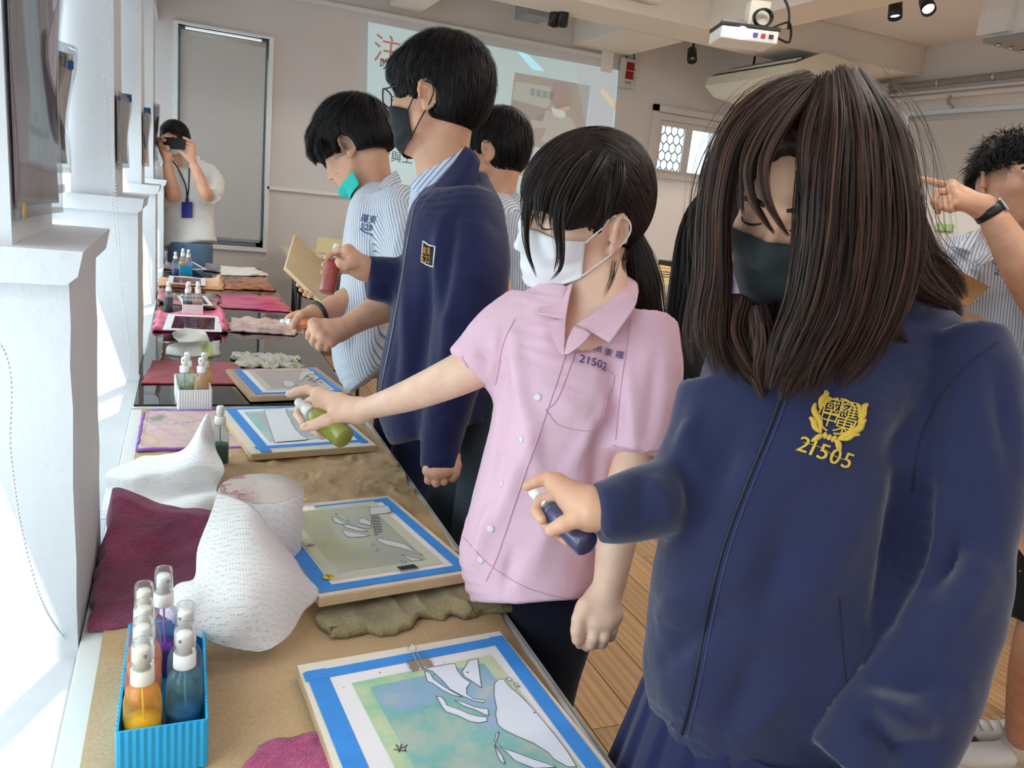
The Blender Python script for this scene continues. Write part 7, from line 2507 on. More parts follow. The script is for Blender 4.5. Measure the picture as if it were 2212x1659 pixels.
def stripe_attr(secs,sleeves=()):
 """stripe coordinate: across the trunk, and around each sleeve where it is nearer"""
 C=np.array([s[0]for s in secs])
 U=np.mean([s[1]for s in secs],0)
 U/=np.linalg.norm(U)
 def f(V):
  x=V@U
  ax=C[-1]-C[0]
  ax/=np.linalg.norm(ax)
  vv=np.cross(ax,U)
  x=x+.75*(V-C.mean(0))@vv
  best=np.full(len(V),1e9)
  out=x.copy()
  for P,r in sleeves:
   P=np.array(P)
   d=P[-1]-P[0]
   L=np.linalg.norm(d)
   d/=L
   t=np.clip((V-P[0])@d,.25*L,L*1.3)
   q=V-P[0]-t[:,None]*d
   dist=np.linalg.norm(q,axis=1)
   b=basis(d,FW)
   ang=np.arctan2(q@b[1],q@b[0])
   use=(dist<r*1.25)&(((V-P[0])@d)>.25*L)
   out=np.where(use,ang*r,out)
  return{'stripe':out}
 return f
def tall_boy():
 h=Head((944,212,1.80),(-.93,.0,-.36),(.06,.99,.08),1.07)
 Vh,Qh,Bh=head_skin(h,[(955,345,1.84,.058),(965,420,1.85,.070)])
 Z=lambda x,y,d:(590+x/5.53,480+y/5.53,d)
 A=Field(*pbox(690,520,850,650,1.72,1.88),.0026)
 A.tube([(at(840,595,1.83),UP,.030,.028),(at(792,585,1.80),UP,.026,.026),(at(775,572,1.79),UP,.028,.022)],.008,4)
 hand(A,(782,577,1.795),.027,[Z(900,340,1.775),Z(860,400,1.80),Z(850,470,1.82),Z(860,540,1.83)],[[Z(800,330,1.775),Z(700,370,1.785),Z(640,420,1.775)],[Z(770,440,1.825),Z(670,470,1.825),Z(610,510,1.805)],[Z(770,520,1.835),Z(670,560,1.835),Z(600,600,1.81)],[Z(790,590,1.84),Z(700,640,1.835),Z(640,670,1.815)]],thumb=[Z(950,500,1.765),Z(870,520,1.752),Z(810,500,1.748),Z(780,470,1.75)],palm_r=.014)
 Va,Qa=A.mesh()
 E=Field(*bounds(at(910,985,1.68),at(1000,1060,1.66),m=.06),.0027)
 E.tube([(at(955,930,1.70),RT,.030,.026),(at(953,1000,1.69),RT,.030,.024)],.008,3)
 hand(E,(953,990,1.69),.026,[(927,1016,1.67),(944,1020,1.665),(960,1018,1.67),(974,1010,1.68)],[[(925,1038,1.672),(930,1040,1.70),(938,1026,1.71)],[(942,1044,1.667),(945,1044,1.695),(948,1030,1.71)],[(959,1041,1.672),(960,1041,1.70),(960,1028,1.71)],[(973,1030,1.682),(974,1034,1.71),(970,1022,1.715)]],thumb=[(980,985,1.685),(986,1005,1.68),(984,1022,1.68),(978,1034,1.685)],palm_r=.0135)
 Ve,Qe=E.mesh()
 hip=np.array([.68,1.70,.93])
 ck=core(hip,at(965,400,1.85),at(985,450,1.76),at(960,450,1.98),.12,face=(-1,-.1))
 o=body_obj([(Vh,Qh,h.attrs(Vh)),(Va,Qa),(Ve,Qe),ck],'tall boy in glasses, black mask and navy jacket shaking a red bottle',SKIN2)
 face_bits(h,Bh,o,openness=.7)
 face_mask(h,Bh,MBLACK,o,zt=-.016,zb=-.122,wide=66,zs=(-.040,-.098),swell=.006)
 short_hair(h,o,HBLACK,.35,2200,.046,3,(.01,-.035,.14),-.070,puff=.010,extra=lambda C:(h.e(C,(0,.062,.056),(.066,.044,.040),.02),[h.e(C,(q*.070,.034,-.012),(.012,.022,.030),.012)for q in(-1,1)]),face_cut=[((0,.108,-.036),(.078,.056,.080))],lift=.003,jit=.18)
 g=mk('glasses_front',*cat_meshes([tube_vf([h.L((q*.034+.026*cx_,.108-.010*abs(q*.034+.026*cx_)/.06,-.002+.017*cy_))for cx_,cy_ in[((abs(cos(t))**.45)*(1 if cos(t)>0 else-1),(abs(sin(t))**.45)*(1 if sin(t)>0 else-1))for t in np.linspace(0,2*pi,33)]],.0018,6)for q in(-1,1)]+[tube_vf([h.L((-.009,.108,.004)),h.L((0,.110,.006)),h.L((.009,.108,.004))],.0016,6)]),M['black'],o)
 for q in(-1,1):
  mk('lens',[h.L((q*.034+.025*a,.1075-.010*abs(q*.034+.025*a)/.06,-.002+.016*b))for a,b in((-1,-1),(1,-1),(1,1),(-1,1))],[(0,1,2,3)],pet((240,244,246)),g,smooth=False)
  mk('temple',*tube_vf(spline([h.L((q*.061,.098,.009)),h.L((q*.074,.06,.009)),h.L((q*.081,.0,.012)),h.L((q*.081,-.028,.004)),h.L((q*.078,-.042,-.012))],24),.0019,6),M['black'],g)
 S=Field(*bounds(at(760,930,1.86),at(1130,340,1.86),at(950,700,1.60),at(950,700,2.10),at(920,1020,1.69),m=.03),.0075)
 tr=[sec((950,392),(1044,350),1.85,.066),sec((905,442),(1076,430),1.86,.115),sec((884,500),(1094,500),1.86,.18),sec((868,600),(1098,600),1.87,.185),sec((845,710),(1094,710),1.875,.18),sec((822,820),(1086,810),1.88,.18),sec((822,880),(1076,890),1.88,.175),sec((842,912),(1066,918),1.88,.165)]
 S.tube(tr,.02,3,2.3)
 S.tube([(at(1014,455,1.78),RT,.072,.070),(at(1022,550,1.72),RT,.083,.078),(at(1012,660,1.69),RT,.076,.070),(at(992,770,1.68),RT,.064,.062),(at(968,880,1.685),RT,.050,.050),(at(952,960,1.69),RT,.0425,.042),(at(950,1008,1.69),RT,.0395,.038)],.03,4)
 S.tube([(at(960,560,1.93),UP,.062,.06),(at(900,615,1.87),UP,.060,.056),(at(840,606,1.83),UP,.055,.050),(at(792,600,1.81),UP,.050,.046)],.02,4)
 V0,Q0=S.mesh()
 b0=bvh(V0,Q0)
 cr=[crease(b0,*c)for c in(((935,560),(905,800),.02,-.012),((955,480),(938,640),.016,.010),((880,560),(875,800),.016,.008),((985,470),(960,660),.016,-.014),((1060,480),(1085,700),.02,-.006),((990,800),(930,850),.012,-.006),((1050,640),(1020,800),.016,-.008),((975,640),(958,790),.014,.008),((860,750),(840,880),.014,-.006),((850,560),(840,640),.010,-.008),((1000,880),(940,900),.010,-.005),((910,820),(905,900),.012,.006))]
 jk,V1,Q1,b1_=garment(S,'jacket',NAVY2,o,foldset([c for c in cr if c],21,.005,6),None,1)
 ZP=pm('zip_silver',(120,124,140),.35,metal=.6)
 draw_on(b1_,[(910,424),(896,450),(882,520),(866,620),(848,720),(832,800),(818,880)],.0022,ZP,jk,'zip',60,.0012)
 draw_on(b1_,[(1000,470),(998,520),(1000,560)],.0012,pm('seam_dark',(16,20,50),.7),jk,'seam',20,.0001)
 draw_on(b1_,[(920,945),(950,952),(985,950)],.0012,pm('seam_dark',(16,20,50),.7),jk,'cuff_seam',20,.0002)
 def leaf(name,pts,mat,par,th=.003,attr=None):
  A,n=sheet(name,[[at(*q)for q in r]for r in pts],20,14,None)
  q=sheet_obj(name,A,n,mat,par,th)
  if attr is not None:
   V=np.vstack([A.reshape(-1,3),A.reshape(-1,3)])
   a=q.data.attributes.new('stripe','FLOAT','POINT')
   a.data.foreach_set('value',(V@np.array(attr)).astype(np.float32))
  return q
 leaf('collar',[[(1006,318,1.78),(1024,330,1.77),(1036,352,1.77)],[(975,362,1.765),(1000,385,1.74),(1020,410,1.745)],[(935,408,1.76),(955,420,1.735),(985,430,1.74)],[(915,424,1.76),(935,432,1.745),(960,432,1.745)]],NAVY2,jk,.005)
 leaf('shirt_collar',[[(1012,318,1.80),(1005,320,1.79),(998,340,1.785)],[(960,345,1.785),(955,360,1.775),(962,385,1.775)],[(902,384,1.80),(898,398,1.785),(918,415,1.775)],[(896,392,1.81),(890,402,1.80),(894,414,1.79)]],STRIPE2,o,.003,camdir(.75,-.66,.0))
 SF=Field(*bounds(at(860,640,1.86),at(960,380,1.86),at(900,500,1.75),at(900,500,1.95),m=.03),.007)
 ss=[sec((894,402),(985,372),1.855,.066),sec((886,450),(990,430),1.865,.11),sec((882,500),(990,500),1.87,.135),sec((884,560),(990,560),1.875,.13)]
 SF.tube(ss,.01,3)
 garment(SF,'shirt',STRIPE2,o,None,stripe_attr(ss))
 pb=np.array([see(b1_,x,y,.0015)for x,y in[(915,521),(928,530),(940,533),(938,560),(937,577),(923,572),(911,565),(913,545)]])
 c=pb.mean(0)
 mk('patch',np.vstack([pb,c[None]]),[(i,(i+1)%8,8)for i in range(8)],pm('patch_black',(20,18,22),.8),jk,smooth=False)
 mk('patch_border',*tube_vf(np.vstack([pb,pb[:1]]),.0018,6),pm('patch_white',(236,234,230),.8),jk)
 GO=pm('patch_gold',(226,150,40),.7)
 writing_on(b1_,'東羅',.0165,(927,544),radians(-8),GO,jk,'patch_character',.0075)
 writing_on(b1_,'522',.0205,(925,561),radians(-8),GO,jk,'patch_number',.0075)
 lower(hip,(-1,-.1),DARKT,o,top=.99,waist=.135,depth=.105,w=.08,r=.088,knee=.078)
 tip,base=at(728,528,1.800),at(705,633,1.775)
 z=(tip-base)/np.linalg.norm(tip-base)
 bottle('red spray bottle shaken by the tall boy',base,(196,64,48),.95,(248,220,214),False,ax=basis(z,FW),R=.0215,sc=np.linalg.norm(tip-base)/.143,turn=2.2)
 return o
tall_boy()
# the boy with the teal mask under his chin
def teal_boy():
 h=Head((764,316,2.33),(-.82,-.42,-.33),(-.38,.90,.05),1.06)
 Vh,Qh,Bh=head_skin(h,[(805,395,2.36,.056),(820,455,2.40,.068)])
 Z=lambda x,y,d:(590+x/5.53,480+y/5.53,d)
 A=Field(*pbox(605,620,915,770,1.98,2.30),.0029)
 A.tube([(at(905,635,2.13),UP,.045,.044),(at(845,660,2.09),UP,.041,.041),(at(795,680,2.06),UP,.035,.036),(at(748,706,2.035),UP,.028,.030),(at(728,716,2.03),UP,.030,.026)],.008,4)
 hand(A,(736,712,2.03),.028,[Z(490,1215,2.02),Z(530,1290,2.005),Z(600,1370,2.0),Z(690,1420,2.005)],[[Z(440,1320,2.015),Z(430,1370,2.045),Z(480,1360,2.07)],[Z(480,1425,2.0),Z(490,1450,2.03),Z(540,1400,2.06)],[Z(555,1490,1.998),Z(570,1500,2.03),Z(610,1440,2.06)],[Z(635,1495,2.003),Z(650,1500,2.03),Z(680,1450,2.06)]],rad=(.0115,.0105,.0095,.0085),palm_r=.0155,thumb=[Z(620,1210,2.05),Z(520,1240,2.065),Z(470,1290,2.07),Z(450,1340,2.075)])
 A.tube([(at(790,625,2.28),UP,.038,.038),(at(735,655,2.22),UP,.034,.034),(at(692,676,2.18),UP,.027,.030),(at(672,682,2.165),UP,.027,.028)],.008,4)
 hand(A,(680,680,2.17),.028,[Z(300,1120,2.15),Z(310,1180,2.165),Z(330,1230,2.18),Z(400,1260,2.19)],[[Z(230,1110,2.14),Z(170,1150,2.135),Z(150,1200,2.13)],[Z(260,1230,2.19),Z(250,1270,2.175),Z(275,1300,2.14)],[Z(330,1260,2.195),Z(340,1290,2.18),Z(370,1305,2.145)],[Z(390,1280,2.195),Z(395,1300,2.18),Z(412,1315,2.15)]],palm_r=.0145,thumb=[Z(340,1120,2.12),Z(280,1170,2.108),Z(250,1215,2.102),Z(235,1250,2.105)])
 Va,Qa=A.mesh()
 Va=relax(Va,Qa,1,.35)
 hip=np.array([.68,2.33,.90])
 ck=core(hip,at(815,420,2.40),at(862,460,2.28),at(800,460,2.55),.11,face=(-1,-.15))
 o=body_obj([(Vh,Qh,h.attrs(Vh,lambda P:.55*np.exp(-((P[:,1]-.0)/.05)**2)*((P[:,2]>-.03)&(P[:,1]<.04))*(np.abs(P[:,0])>.05)*(P[:,2]<.06))),(Va,Qa),ck],'boy in a striped shirt with a teal mask under his chin',SKIN2)
 face_bits(h,Bh,o,openness=.08,brow=True)
 mk('mole',*lathe_vf([(.0,.0),(.0016,.0),(.0,.0008)],8,see(Bh,731,374,.0003),basis(-FW)),LASH,o)
 face_mask(h,Bh,MTEAL,o,zt=-.094,zb=-.136,wide=88,zs=(-.082,-.120),strap=False,swell=.010,pleats=1)
 fr=[]
 for k in range(11):
  t=k/10
  a0=h.L((-.05+.10*t,.075,.080))
  fr.append(t)
 tuft=locks([[(800,258,2.33,.012),(815,270,2.34,.012),(826,290,2.35,.008),(832,312,2.36,.002)],[(790,250,2.33,.010),(812,252,2.335,.010),(826,268,2.34,.003)],[(812,275,2.34,.010),(824,310,2.35,.010),(826,345,2.36,.003)],[(672,300,2.26,.012),(668,330,2.25,.010),(676,345,2.245,.006),(684,360,2.245,.002)],[(690,300,2.25,.012),(690,335,2.235,.010),(700,352,2.232,.006),(706,366,2.232,.002)]],160,.0012,5,12,.4)
 short_hair(h,o,HBLACK,1.0,2000,.055,7,(.0,-.06,.13),-.045,puff=.012,extra=lambda C:(h.e(C,(0,.070,.054),(.070,.046,.046),.02),h.e(C,(0,.098,.026),(.058,.020,.028),.015)),face_cut=[((0,.118,-.056),(.080,.056,.074)),((0,.075,-.070),(.085,.06,.062))],lift=.004,jit=.2,fine=tuft)
 S=Field(*bounds(at(700,815,2.3),at(920,370,2.3),at(800,600,2.0),at(800,600,2.62),m=.03),.0075)
 tr=[sec((800,432),(862,408),2.40,.064),sec((770,456),(884,434),2.39,.125),sec((754,505),(892,485),2.38,.165),sec((744,570),(890,570),2.37,.175),sec((736,660),(886,660),2.36,.17),sec((725,735),(878,740),2.35,.165),sec((727,780),(868,800),2.34,.155),sec((750,796),(856,812),2.34,.145)]
 S.tube(tr,.02,3,2.3)
 sl=[at(860,440,2.28),at(880,520,2.20),at(892,590,2.15)]
 S.tube([(sl[0],RT,.075,.08),(sl[1],RT,.078,.075),(sl[2],RT,.075,.070)],.025,4)
 V0,Q0=S.mesh()
 b0=bvh(V0,Q0)
 cr=[crease(b0,*c)for c in(((825,450),(835,600),.016,-.012),((800,520),(770,700),.018,.008),((780,600),(760,760),.016,-.008),((840,620),(800,760),.018,.008),((850,690),(760,740),.014,-.008),((870,470),(850,560),.012,.006))]
 sh,V1,Q1,b1_=garment(S,'shirt',STRIPE,o,foldset([c for c in cr if c],31,.005,7),stripe_attr(tr,[((sl[0],sl[2]),.078)]))
 def leaf(pts,attr):
  A,n=sheet('collar',[[at(*q)for q in r]for r in pts],18,12,None)
  q=sheet_obj('collar',A,n,STRIPE,sh,.003)
  V=np.vstack([A.reshape(-1,3),A.reshape(-1,3)])
  a=q.data.attributes.new('stripe','FLOAT','POINT')
  a.data.foreach_set('value',(V@np.array(attr)).astype(np.float32))
 leaf([[(856,370,2.33),(862,380,2.31),(866,396,2.30)],[(830,388,2.29),(838,402,2.265),(850,410,2.265)],[(800,424,2.265),(806,440,2.25),(826,428,2.25)]],camdir(.7,-.7,0))
 leaf([[(786,418,2.29),(776,425,2.29),(768,428,2.30)],[(782,432,2.265),(774,440,2.262),(764,436,2.27)],[(778,462,2.25),(774,458,2.25),(768,446,2.255)]],camdir(.7,.7,0))
 IN=pm('navy_thread_two',(40,52,120),.7)
 writing_on(b1_,'羅東',.026,(797,475),radians(-14),IN,sh,'name_thread',.002)
 writing_on(b1_,'528',.025,(792,492),radians(-12),IN,sh,'number_thread',.002)
 draw_on(b1_,[(778,494),(788,502),(800,506),(806,508)],.0013,IN,sh,'pocket_edge',16,.0006)
 lower(hip,(-1,-.15),NAVYT,o,top=1.0,waist=.135,depth=.105,w=.08,r=.09,knee=.08)
 w0,w1=at(696,679,2.18),at(682,664,2.17)
 d=at(735,655,2.22)-at(676,684,2.17)
 b=basis(d)
 mk('wristband',*tube_vf([at(691,676,2.178)+.0315*(cos(t)*b[0]+sin(t)*b[1])for t in np.linspace(0,2*pi,28)],.0062,8),M['black'],o)
 mk('ring',*tube_vf([at(671,720,2.018)+.0118*(cos(t)*camdir(.8,.6,0)+sin(t)*camdir(0,0,1))for t in np.linspace(0,2*pi,20)],.0016,6),M['steel'],o)
 tip,base=at(622,695,2.125),at(682,700,2.110)
 z=(tip-base)/np.linalg.norm(tip-base)
 bottle('orange spray bottle in the banded hand of the teal mask boy',base,(240,120,20),.95,(252,232,206),False,ax=basis(z,FW),R=.0215,sc=np.linalg.norm(tip-base)/.143*1.25,turn=2.2)
 return o
teal_boy()
# the boy behind, holding a wooden board
def back_boy():
 h=Head((1066,326,2.52),(-.90,-.12,-.40),(.0,.99,.12),1.05)
 Vh,Qh,Bh=head_skin(h,[(1072,420,2.54,.058),(1080,470,2.55,.072)],.0035)
 Z=lambda x,y,d:(590+x/5.53,480+y/5.53,d)
 A=Field(*pbox(630,560,1000,670,2.3,2.6),.0034)
 A.tube([(at(1000,560,2.55),UP,.045,.045),(at(900,625,2.56),UP,.038,.038),(at(780,650,2.50),UP,.032,.032),(at(710,655,2.44),UP,.026,.026)],.01,4)
 hand(A,(708,654,2.44),.026,[Z(520,800,2.40),Z(540,840,2.40),Z(560,880,2.40),Z(580,910,2.40)],[[Z(420,740,2.385),Z(350,735,2.375),Z(295,748,2.36)],[Z(430,790,2.385),Z(370,790,2.37),Z(330,812,2.36)],[Z(450,810,2.36),Z(400,840,2.35),Z(375,865,2.345)],[Z(490,850,2.36),Z(455,870,2.35),Z(430,890,2.345)]],thumb=[Z(560,760,2.42),Z(500,730,2.43),Z(440,720,2.43),Z(400,710,2.42)])
 Va,Qa=A.mesh()
 hip=np.array([.98,2.32,.92])
 ck=core(hip,at(1075,440,2.55),at(1130,500,2.42),at(1060,500,2.70),.11,face=(-1,.1))
 o=body_obj([(Vh,Qh,h.attrs(Vh)),(Va,Qa),ck],'boy half hidden behind the tall boy, seen from behind, tilting a wooden board',SKIN2)
 face_bits(h,Bh,o,openness=.6)
 short_hair(h,o,HBLACK,.6,1300,.055,13,(.0,-.03,.13),-.080,puff=.004,lift=.004,h_=.005,extra=lambda C:h.e(C,(0,.060,.050),(.066,.044,.040),.02))
 S=Field(*bounds(at(1000,690,2.5),at(1200,400,2.5),at(1100,700,2.25),at(1100,700,2.8),at(1140,900,2.5),m=.03),.009)
 tr=[sec((1020,440),(1118,420),2.55,.075),sec((1000,480),(1140,468),2.55,.15),sec((985,560),(1165,550),2.55,.18),sec((975,680),(1178,660),2.55,.18),sec((970,800),(1170,800),2.55,.17),sec((975,860),(1165,870),2.55,.16)]
 S.tube(tr,.02,3,2.3)
 S.tube([(at(1110,480,2.42),RT,.07,.07),(at(1128,560,2.38),RT,.068,.066),(at(1130,640,2.37),RT,.066,.064)],.02,3)
 sh,V1,Q1,b1_=garment(S,'shirt',STRIPE,o,foldset([],41,.006,7),stripe_attr(tr))
 A_,n=sheet('collar',[[at(*q)for q in r]for r in[[(1116,412,2.49),(1122,420,2.47),(1126,438,2.46)],[(1096,430,2.48),(1104,446,2.455),(1112,464,2.45)],[(1080,452,2.48),(1088,470,2.46),(1092,486,2.455)]]],16,12,None)
 q=sheet_obj('collar',A_,n,STRIPE,sh,.003)
 V=np.vstack([A_.reshape(-1,3)]*2)
 a=q.data.attributes.new('stripe','FLOAT','POINT')
 a.data.foreach_set('value',(V@camdir(.7,-.7,0)).astype(np.float32))
 lower(hip,(-1,.1),DARKT,o,top=1.0,waist=.135,depth=.10,w=.08,r=.088)
 a_,b_,c_=at(638,505,2.44),at(617,576,2.33),at(697,655,2.35)
 d_=a_+(c_-b_)*1.12
 c_=b_+(c_-b_)*1.12
 nn=np.cross(b_-a_,d_-a_)
 nn/=np.linalg.norm(nn)
 if nn@FW>0:
  nn=-nn
 P=np.array([a_,b_,c_,d_])
 t=mk('wooden_board',np.vstack([P,P-nn*.014]),[(0,1,2,3),(7,6,5,4),(0,4,5,1),(1,5,6,2),(2,6,7,3),(3,7,4,0)],pm('light_plywood',(222,186,140),.55,var=.06,vscale=10,bump=.1,bscale=40,bstretch=(1,8,8)),None,smooth=False)
 tag(t,'bare light wooden board held tilted behind the red bottle','board')
 return o
back_boy()
# girl with the lilac mask, between the pink and navy girls
def lilac_girl():
 h=Head((1586,520,1.47),(-.76,-.26,.58),(.10,.95,.26),1.0)
 Vh,Qh,Bh=head_skin(h,[(1590,660,1.50,.050),(1585,730,1.50,.066)],.003,False)
 A=Field(*bounds(at(1420,900,1.42),at(1520,1030,1.46),m=.06),.003)
 Z=lambda x,y,d:(1000+x/3.16,800+y/3.16,d)
 A.tube([(at(1505,1010,1.46),UP,.027,.027),(at(1485,985,1.455),UP,.026,.025),(at(1470,965,1.45),UP,.030,.022)],.008,4)
 hand(A,(1474,968,1.452),.026,[Z(1440,430,1.435),Z(1415,470,1.43),Z(1400,510,1.432),Z(1390,545,1.44)],[[Z(1405,385,1.43),Z(1380,355,1.428),Z(1375,345,1.427)],[Z(1370,440,1.425),Z(1350,430,1.432),Z(1345,450,1.445)],[Z(1355,490,1.428),Z(1345,495,1.44),Z(1352,505,1.45)],[Z(1352,535,1.436),Z(1345,545,1.445),Z(1352,550,1.455)]],thumb=[Z(1500,470,1.44),Z(1470,420,1.435),Z(1440,390,1.43),Z(1420,370,1.428)])
 Va,Qa=A.mesh()
 hip=np.array([.99,1.08,.86])
 ck=core(hip,at(1590,700,1.50),at(1500,760,1.48),at(1680,760,1.50),.10,face=(-1,-.1))
 o=body_obj([(Vh,Qh,h.attrs(Vh)),(Va,Qa),ck],'black haired girl in a lilac mask peeking out behind the navy jacket girl',SKIN2)
 face_bits(h,Bh,o,openness=.35)
 face_mask(h,Bh,MLILAC,o,zt=-.016,zb=-.122,wide=70,zs=(-.022,-.094),strap=False)
 C=Field(*h.box(.03),.0045)
 h.e(C,(0,-.014,.036),(.083,.104,.093))
 h.e(C,(0,-.030,-.03),(.080,.075,.090),.03)
 h.e(C,(0,.100,-.030),(.058,.078,.100),.012,True)
 Vc,Qc=C.mesh()
 Vc=relax(Vc,Qc,2)
 g=[[(1570,400,1.42,.016),(1520,440,1.41,.016),(1492,500,1.415,.012),(1482,570,1.42,.010),(1476,650,1.43,.014),(1466,730,1.44,.018),(1456,800,1.45,.010)],[(1560,400,1.44,.016),(1508,450,1.44,.018),(1482,520,1.44,.018),(1472,600,1.45,.020),(1462,690,1.455,.024),(1452,780,1.46,.022),(1452,830,1.46,.006)],[(1580,400,1.44,.02),(1520,450,1.46,.024),(1492,540,1.47,.026),(1486,640,1.48,.03),(1486,740,1.48,.03),(1486,820,1.48,.01)]]
 parts=[(Vc,Qc,tones(Vc,3,60,0,.3))]+locks(g,200,.0011,21,18,.3)
 T=Field(*bounds(*[at(q[0],q[1],q[2])for l in g for q in l],m=.05),.006)
 for l in g[1:]:
  T.tube([(at(q[0],q[1],q[2]),RT,q[3]*.8,q[3]*.8)for q in l],.01,3)
 Vt,Qt=T.mesh()
 parts.append((Vt,Qt,tones(Vt,5,90,0,.25)))
 V,Q,t=join_parts(parts)
 mk('hair',V,Q,HBLACK,o,attr={'tone':t})
 S=Field(*bounds(at(1430,1180,1.5),at(1720,680,1.5),at(1560,900,1.34),at(1560,900,1.66),m=.04),.008)
 S.tube([sec((1540,705),(1640,700),1.50,.06),sec((1480,745),(1700,740),1.50,.08),sec((1468,820),(1710,830),1.50,.105),sec((1462,950),(1700,960),1.50,.11),sec((1470,1080),(1690,1100),1.50,.115),sec((1476,1160),(1684,1170),1.50,.11)],.015,3,2.3)
 S.tube([(at(1500,770,1.46),RT,.055,.055),(at(1490,860,1.42),RT,.05,.05),(at(1520,960,1.42),UP,.044,.044),(at(1492,992,1.455),UP,.034,.034)],.02,4)
 garment(S,'jacket',BLACKC,o,foldset([],51,.005,8))
 lower(hip,(-1,-.1),INKT,o,top=.92,waist=.13,depth=.095,w=.07,r=.078)
 return o
lilac_girl()
# the woman taking a photograph at the far end
def photo_woman():
 D=5.65
 h=Head((377,302,D),(-.02,-.06,1.0),(.0,.98,.16),1.06)
 Vh,Qh,Bh=head_skin(h,[(386,352,D+.02,.052),(392,375,D+.03,.065)],.0042)
 Z=lambda x,y,d:(330+x/5.187,240+y/5.187,D-.18+d)
 A=Field(*pbox(330,290,475,445,D-.34,D+.02),.0042)
 A.tube([(at(*Z(90,640,.21)),RT,.045,.045),(at(*Z(225,960,.02)),RT,.044,.044),(at(*Z(185,720,-.06)),RT,.038,.038),(at(*Z(162,575,-.09)),RT,.030,.028)],.012,4)
 A.tube([(at(*Z(650,660,.21)),RT,.045,.045),(at(*Z(610,950,.02)),RT,.044,.044),(at(*Z(520,740,-.06)),RT,.038,.038),(at(*Z(445,585,-.09)),RT,.030,.028)],.012,4)
 hand(A,Z(160,540,-.10),.029,[Z(72,350,-.085),Z(90,385,-.095),Z(105,425,-.10),Z(125,460,-.10)],[[Z(60,310,-.09),Z(95,295,-.10),Z(140,325,-.112)],[Z(78,345,-.105),Z(110,335,-.115),Z(140,330,-.118)],[Z(110,400,-.115),Z(150,395,-.12),Z(175,402,-.12)],[Z(130,435,-.115),Z(160,425,-.118),Z(185,425,-.118)]],thumb=[Z(190,500,-.09),Z(200,460,-.08),Z(190,430,-.07),Z(170,410,-.065)],palm_r=.016,sc=1.15)
 hand(A,Z(440,550,-.10),.029,[Z(445,370,-.085),Z(430,410,-.095),Z(420,450,-.10),Z(400,480,-.10)],[[Z(420,335,-.095),Z(385,315,-.105),Z(345,295,-.112)],[Z(425,375,-.105),Z(395,360,-.11),Z(370,350,-.08)],[Z(410,420,-.105),Z(385,400,-.10),Z(368,390,-.075)],[Z(395,455,-.105),Z(375,430,-.095),Z(362,415,-.075)]],thumb=[Z(390,520,-.115),Z(350,485,-.125),Z(315,460,-.125),Z(290,445,-.122)],palm_r=.016,sc=1.15)
 Va,Qa=A.mesh()
 hip=at(412,560,D+.02)
 ck=core(hip,at(392,358,D+.03),at(350,385,D+.03),at(445,378,D+.03),.11,face=(-.35,-.95))
 o=body_obj([(Vh,Qh,h.attrs(Vh)),(Va,Qa),ck],'woman in a white tee with a blue badge photographing by phone',SKIN2)
 face_bits(h,Bh,o,openness=.8)
 face_mask(h,Bh,MBLUE,o,wide=60,strap=False)
 short_hair(h,o,HDARK,.5,900,.06,23,(.0,-.03,.13),-.085,puff=.006,h_=.006,width=.0022,extra=lambda C:([h.e(C,(q*.066,.030,-.020),(.014,.030,.060),.012)for q in(-1,1)],h.e(C,(0,-.07,-.06),(.06,.04,.06),.02),h.e(C,(0,.066,.056),(.062,.040,.030),.02)),face_cut=[((0,.106,-.050),(.062,.055,.088))])
 S=Field(*pbox(325,345,485,545,D-.25,D+.25,.03),.010)
 S.tube([sec((372,354),(412,352),D+.02,.06),sec((348,362),(448,356),D+.03,.10),sec((340,400),(452,395),D+.03,.12),sec((346,440),(456,440),D+.03,.125),sec((348,500),(462,500),D+.03,.13),sec((350,531),(468,528),D+.03,.13)],.015,3,2.2)
 S.tube([(at(352,372,D),RT,.078,.078),(at(343,400,D-.06),RT,.082,.08),(at(352,428,D-.15),RT,.072,.07)],.03,3)
 S.tube([(at(444,368,D),RT,.078,.078),(at(457,396,D-.06),RT,.084,.08),(at(456,426,D-.15),RT,.076,.072)],.03,3)
 S.cone(at(392,345,D-.08),at(392,357,D-.12),.07,.04,.01,True)
 sh,V1,Q1,b1_=garment(S,'tee_shirt',TEE,o,foldset([],61,.010,8))
 lower(hip,(-.35,-.95),JEANS,o,top=hip[2]+.12,waist=.148,depth=.12,w=.075,r=.088)
 LN=pm('lanyard_blue',(20,28,70),.6)
 zz_=lambda*p:[Z(x,y,-.05)[:2]for x,y in p]
 draw_on(b1_,zz_((205,545),(280,640),(350,780),(375,860),(385,970)),.0045,LN,o,'lanyard',24,.004)
 draw_on(b1_,zz_((414,600),(408,760),(402,880),(392,970)),.0045,LN,o,'lanyard',24,.004)
 c=see(b1_,*Z(388,1118,0)[:2],.014)
 ax=np.array([RT,UP,-FW])
 V,F=obox_vf(c,ax,(.038,.056,.003),.002)
 bd=mk('badge',V,F,pm('badge_blue',(24,42,140),.4),o,smooth=False)
 V,F=obox_vf(c+UP*.068,ax,(.010,.018,.003),.001)
 mk('badge_clip',V,F,LN,bd,smooth=False)
 c=at(*Z(235,362,-.095))
 a2=np.array([RT*.998-UP*.055,UP*.998+RT*.055,-FW])
 t=thing('phone','black mobile phone held up by the photographing woman','phone',c)
 V,F=obox_vf(c,a2,(.083,.040,.0045),.003)
 mk('body',V,F,M['black'],t,smooth=False)
 V,F=obox_vf(c+FW*.0048,a2,(.080,.037,.0006),.0)
 mk('screen',V,F,pm('phone_screen',(190,196,200),.1),t,smooth=False)
 V,F=obox_vf(c+RT*.070+UP*.026-FW*.005,a2,(.006,.006,.001))
 mk('camera_lens',V,F,pm('lens_dark',(60,70,96),.1),t,smooth=False)
photo_woman()
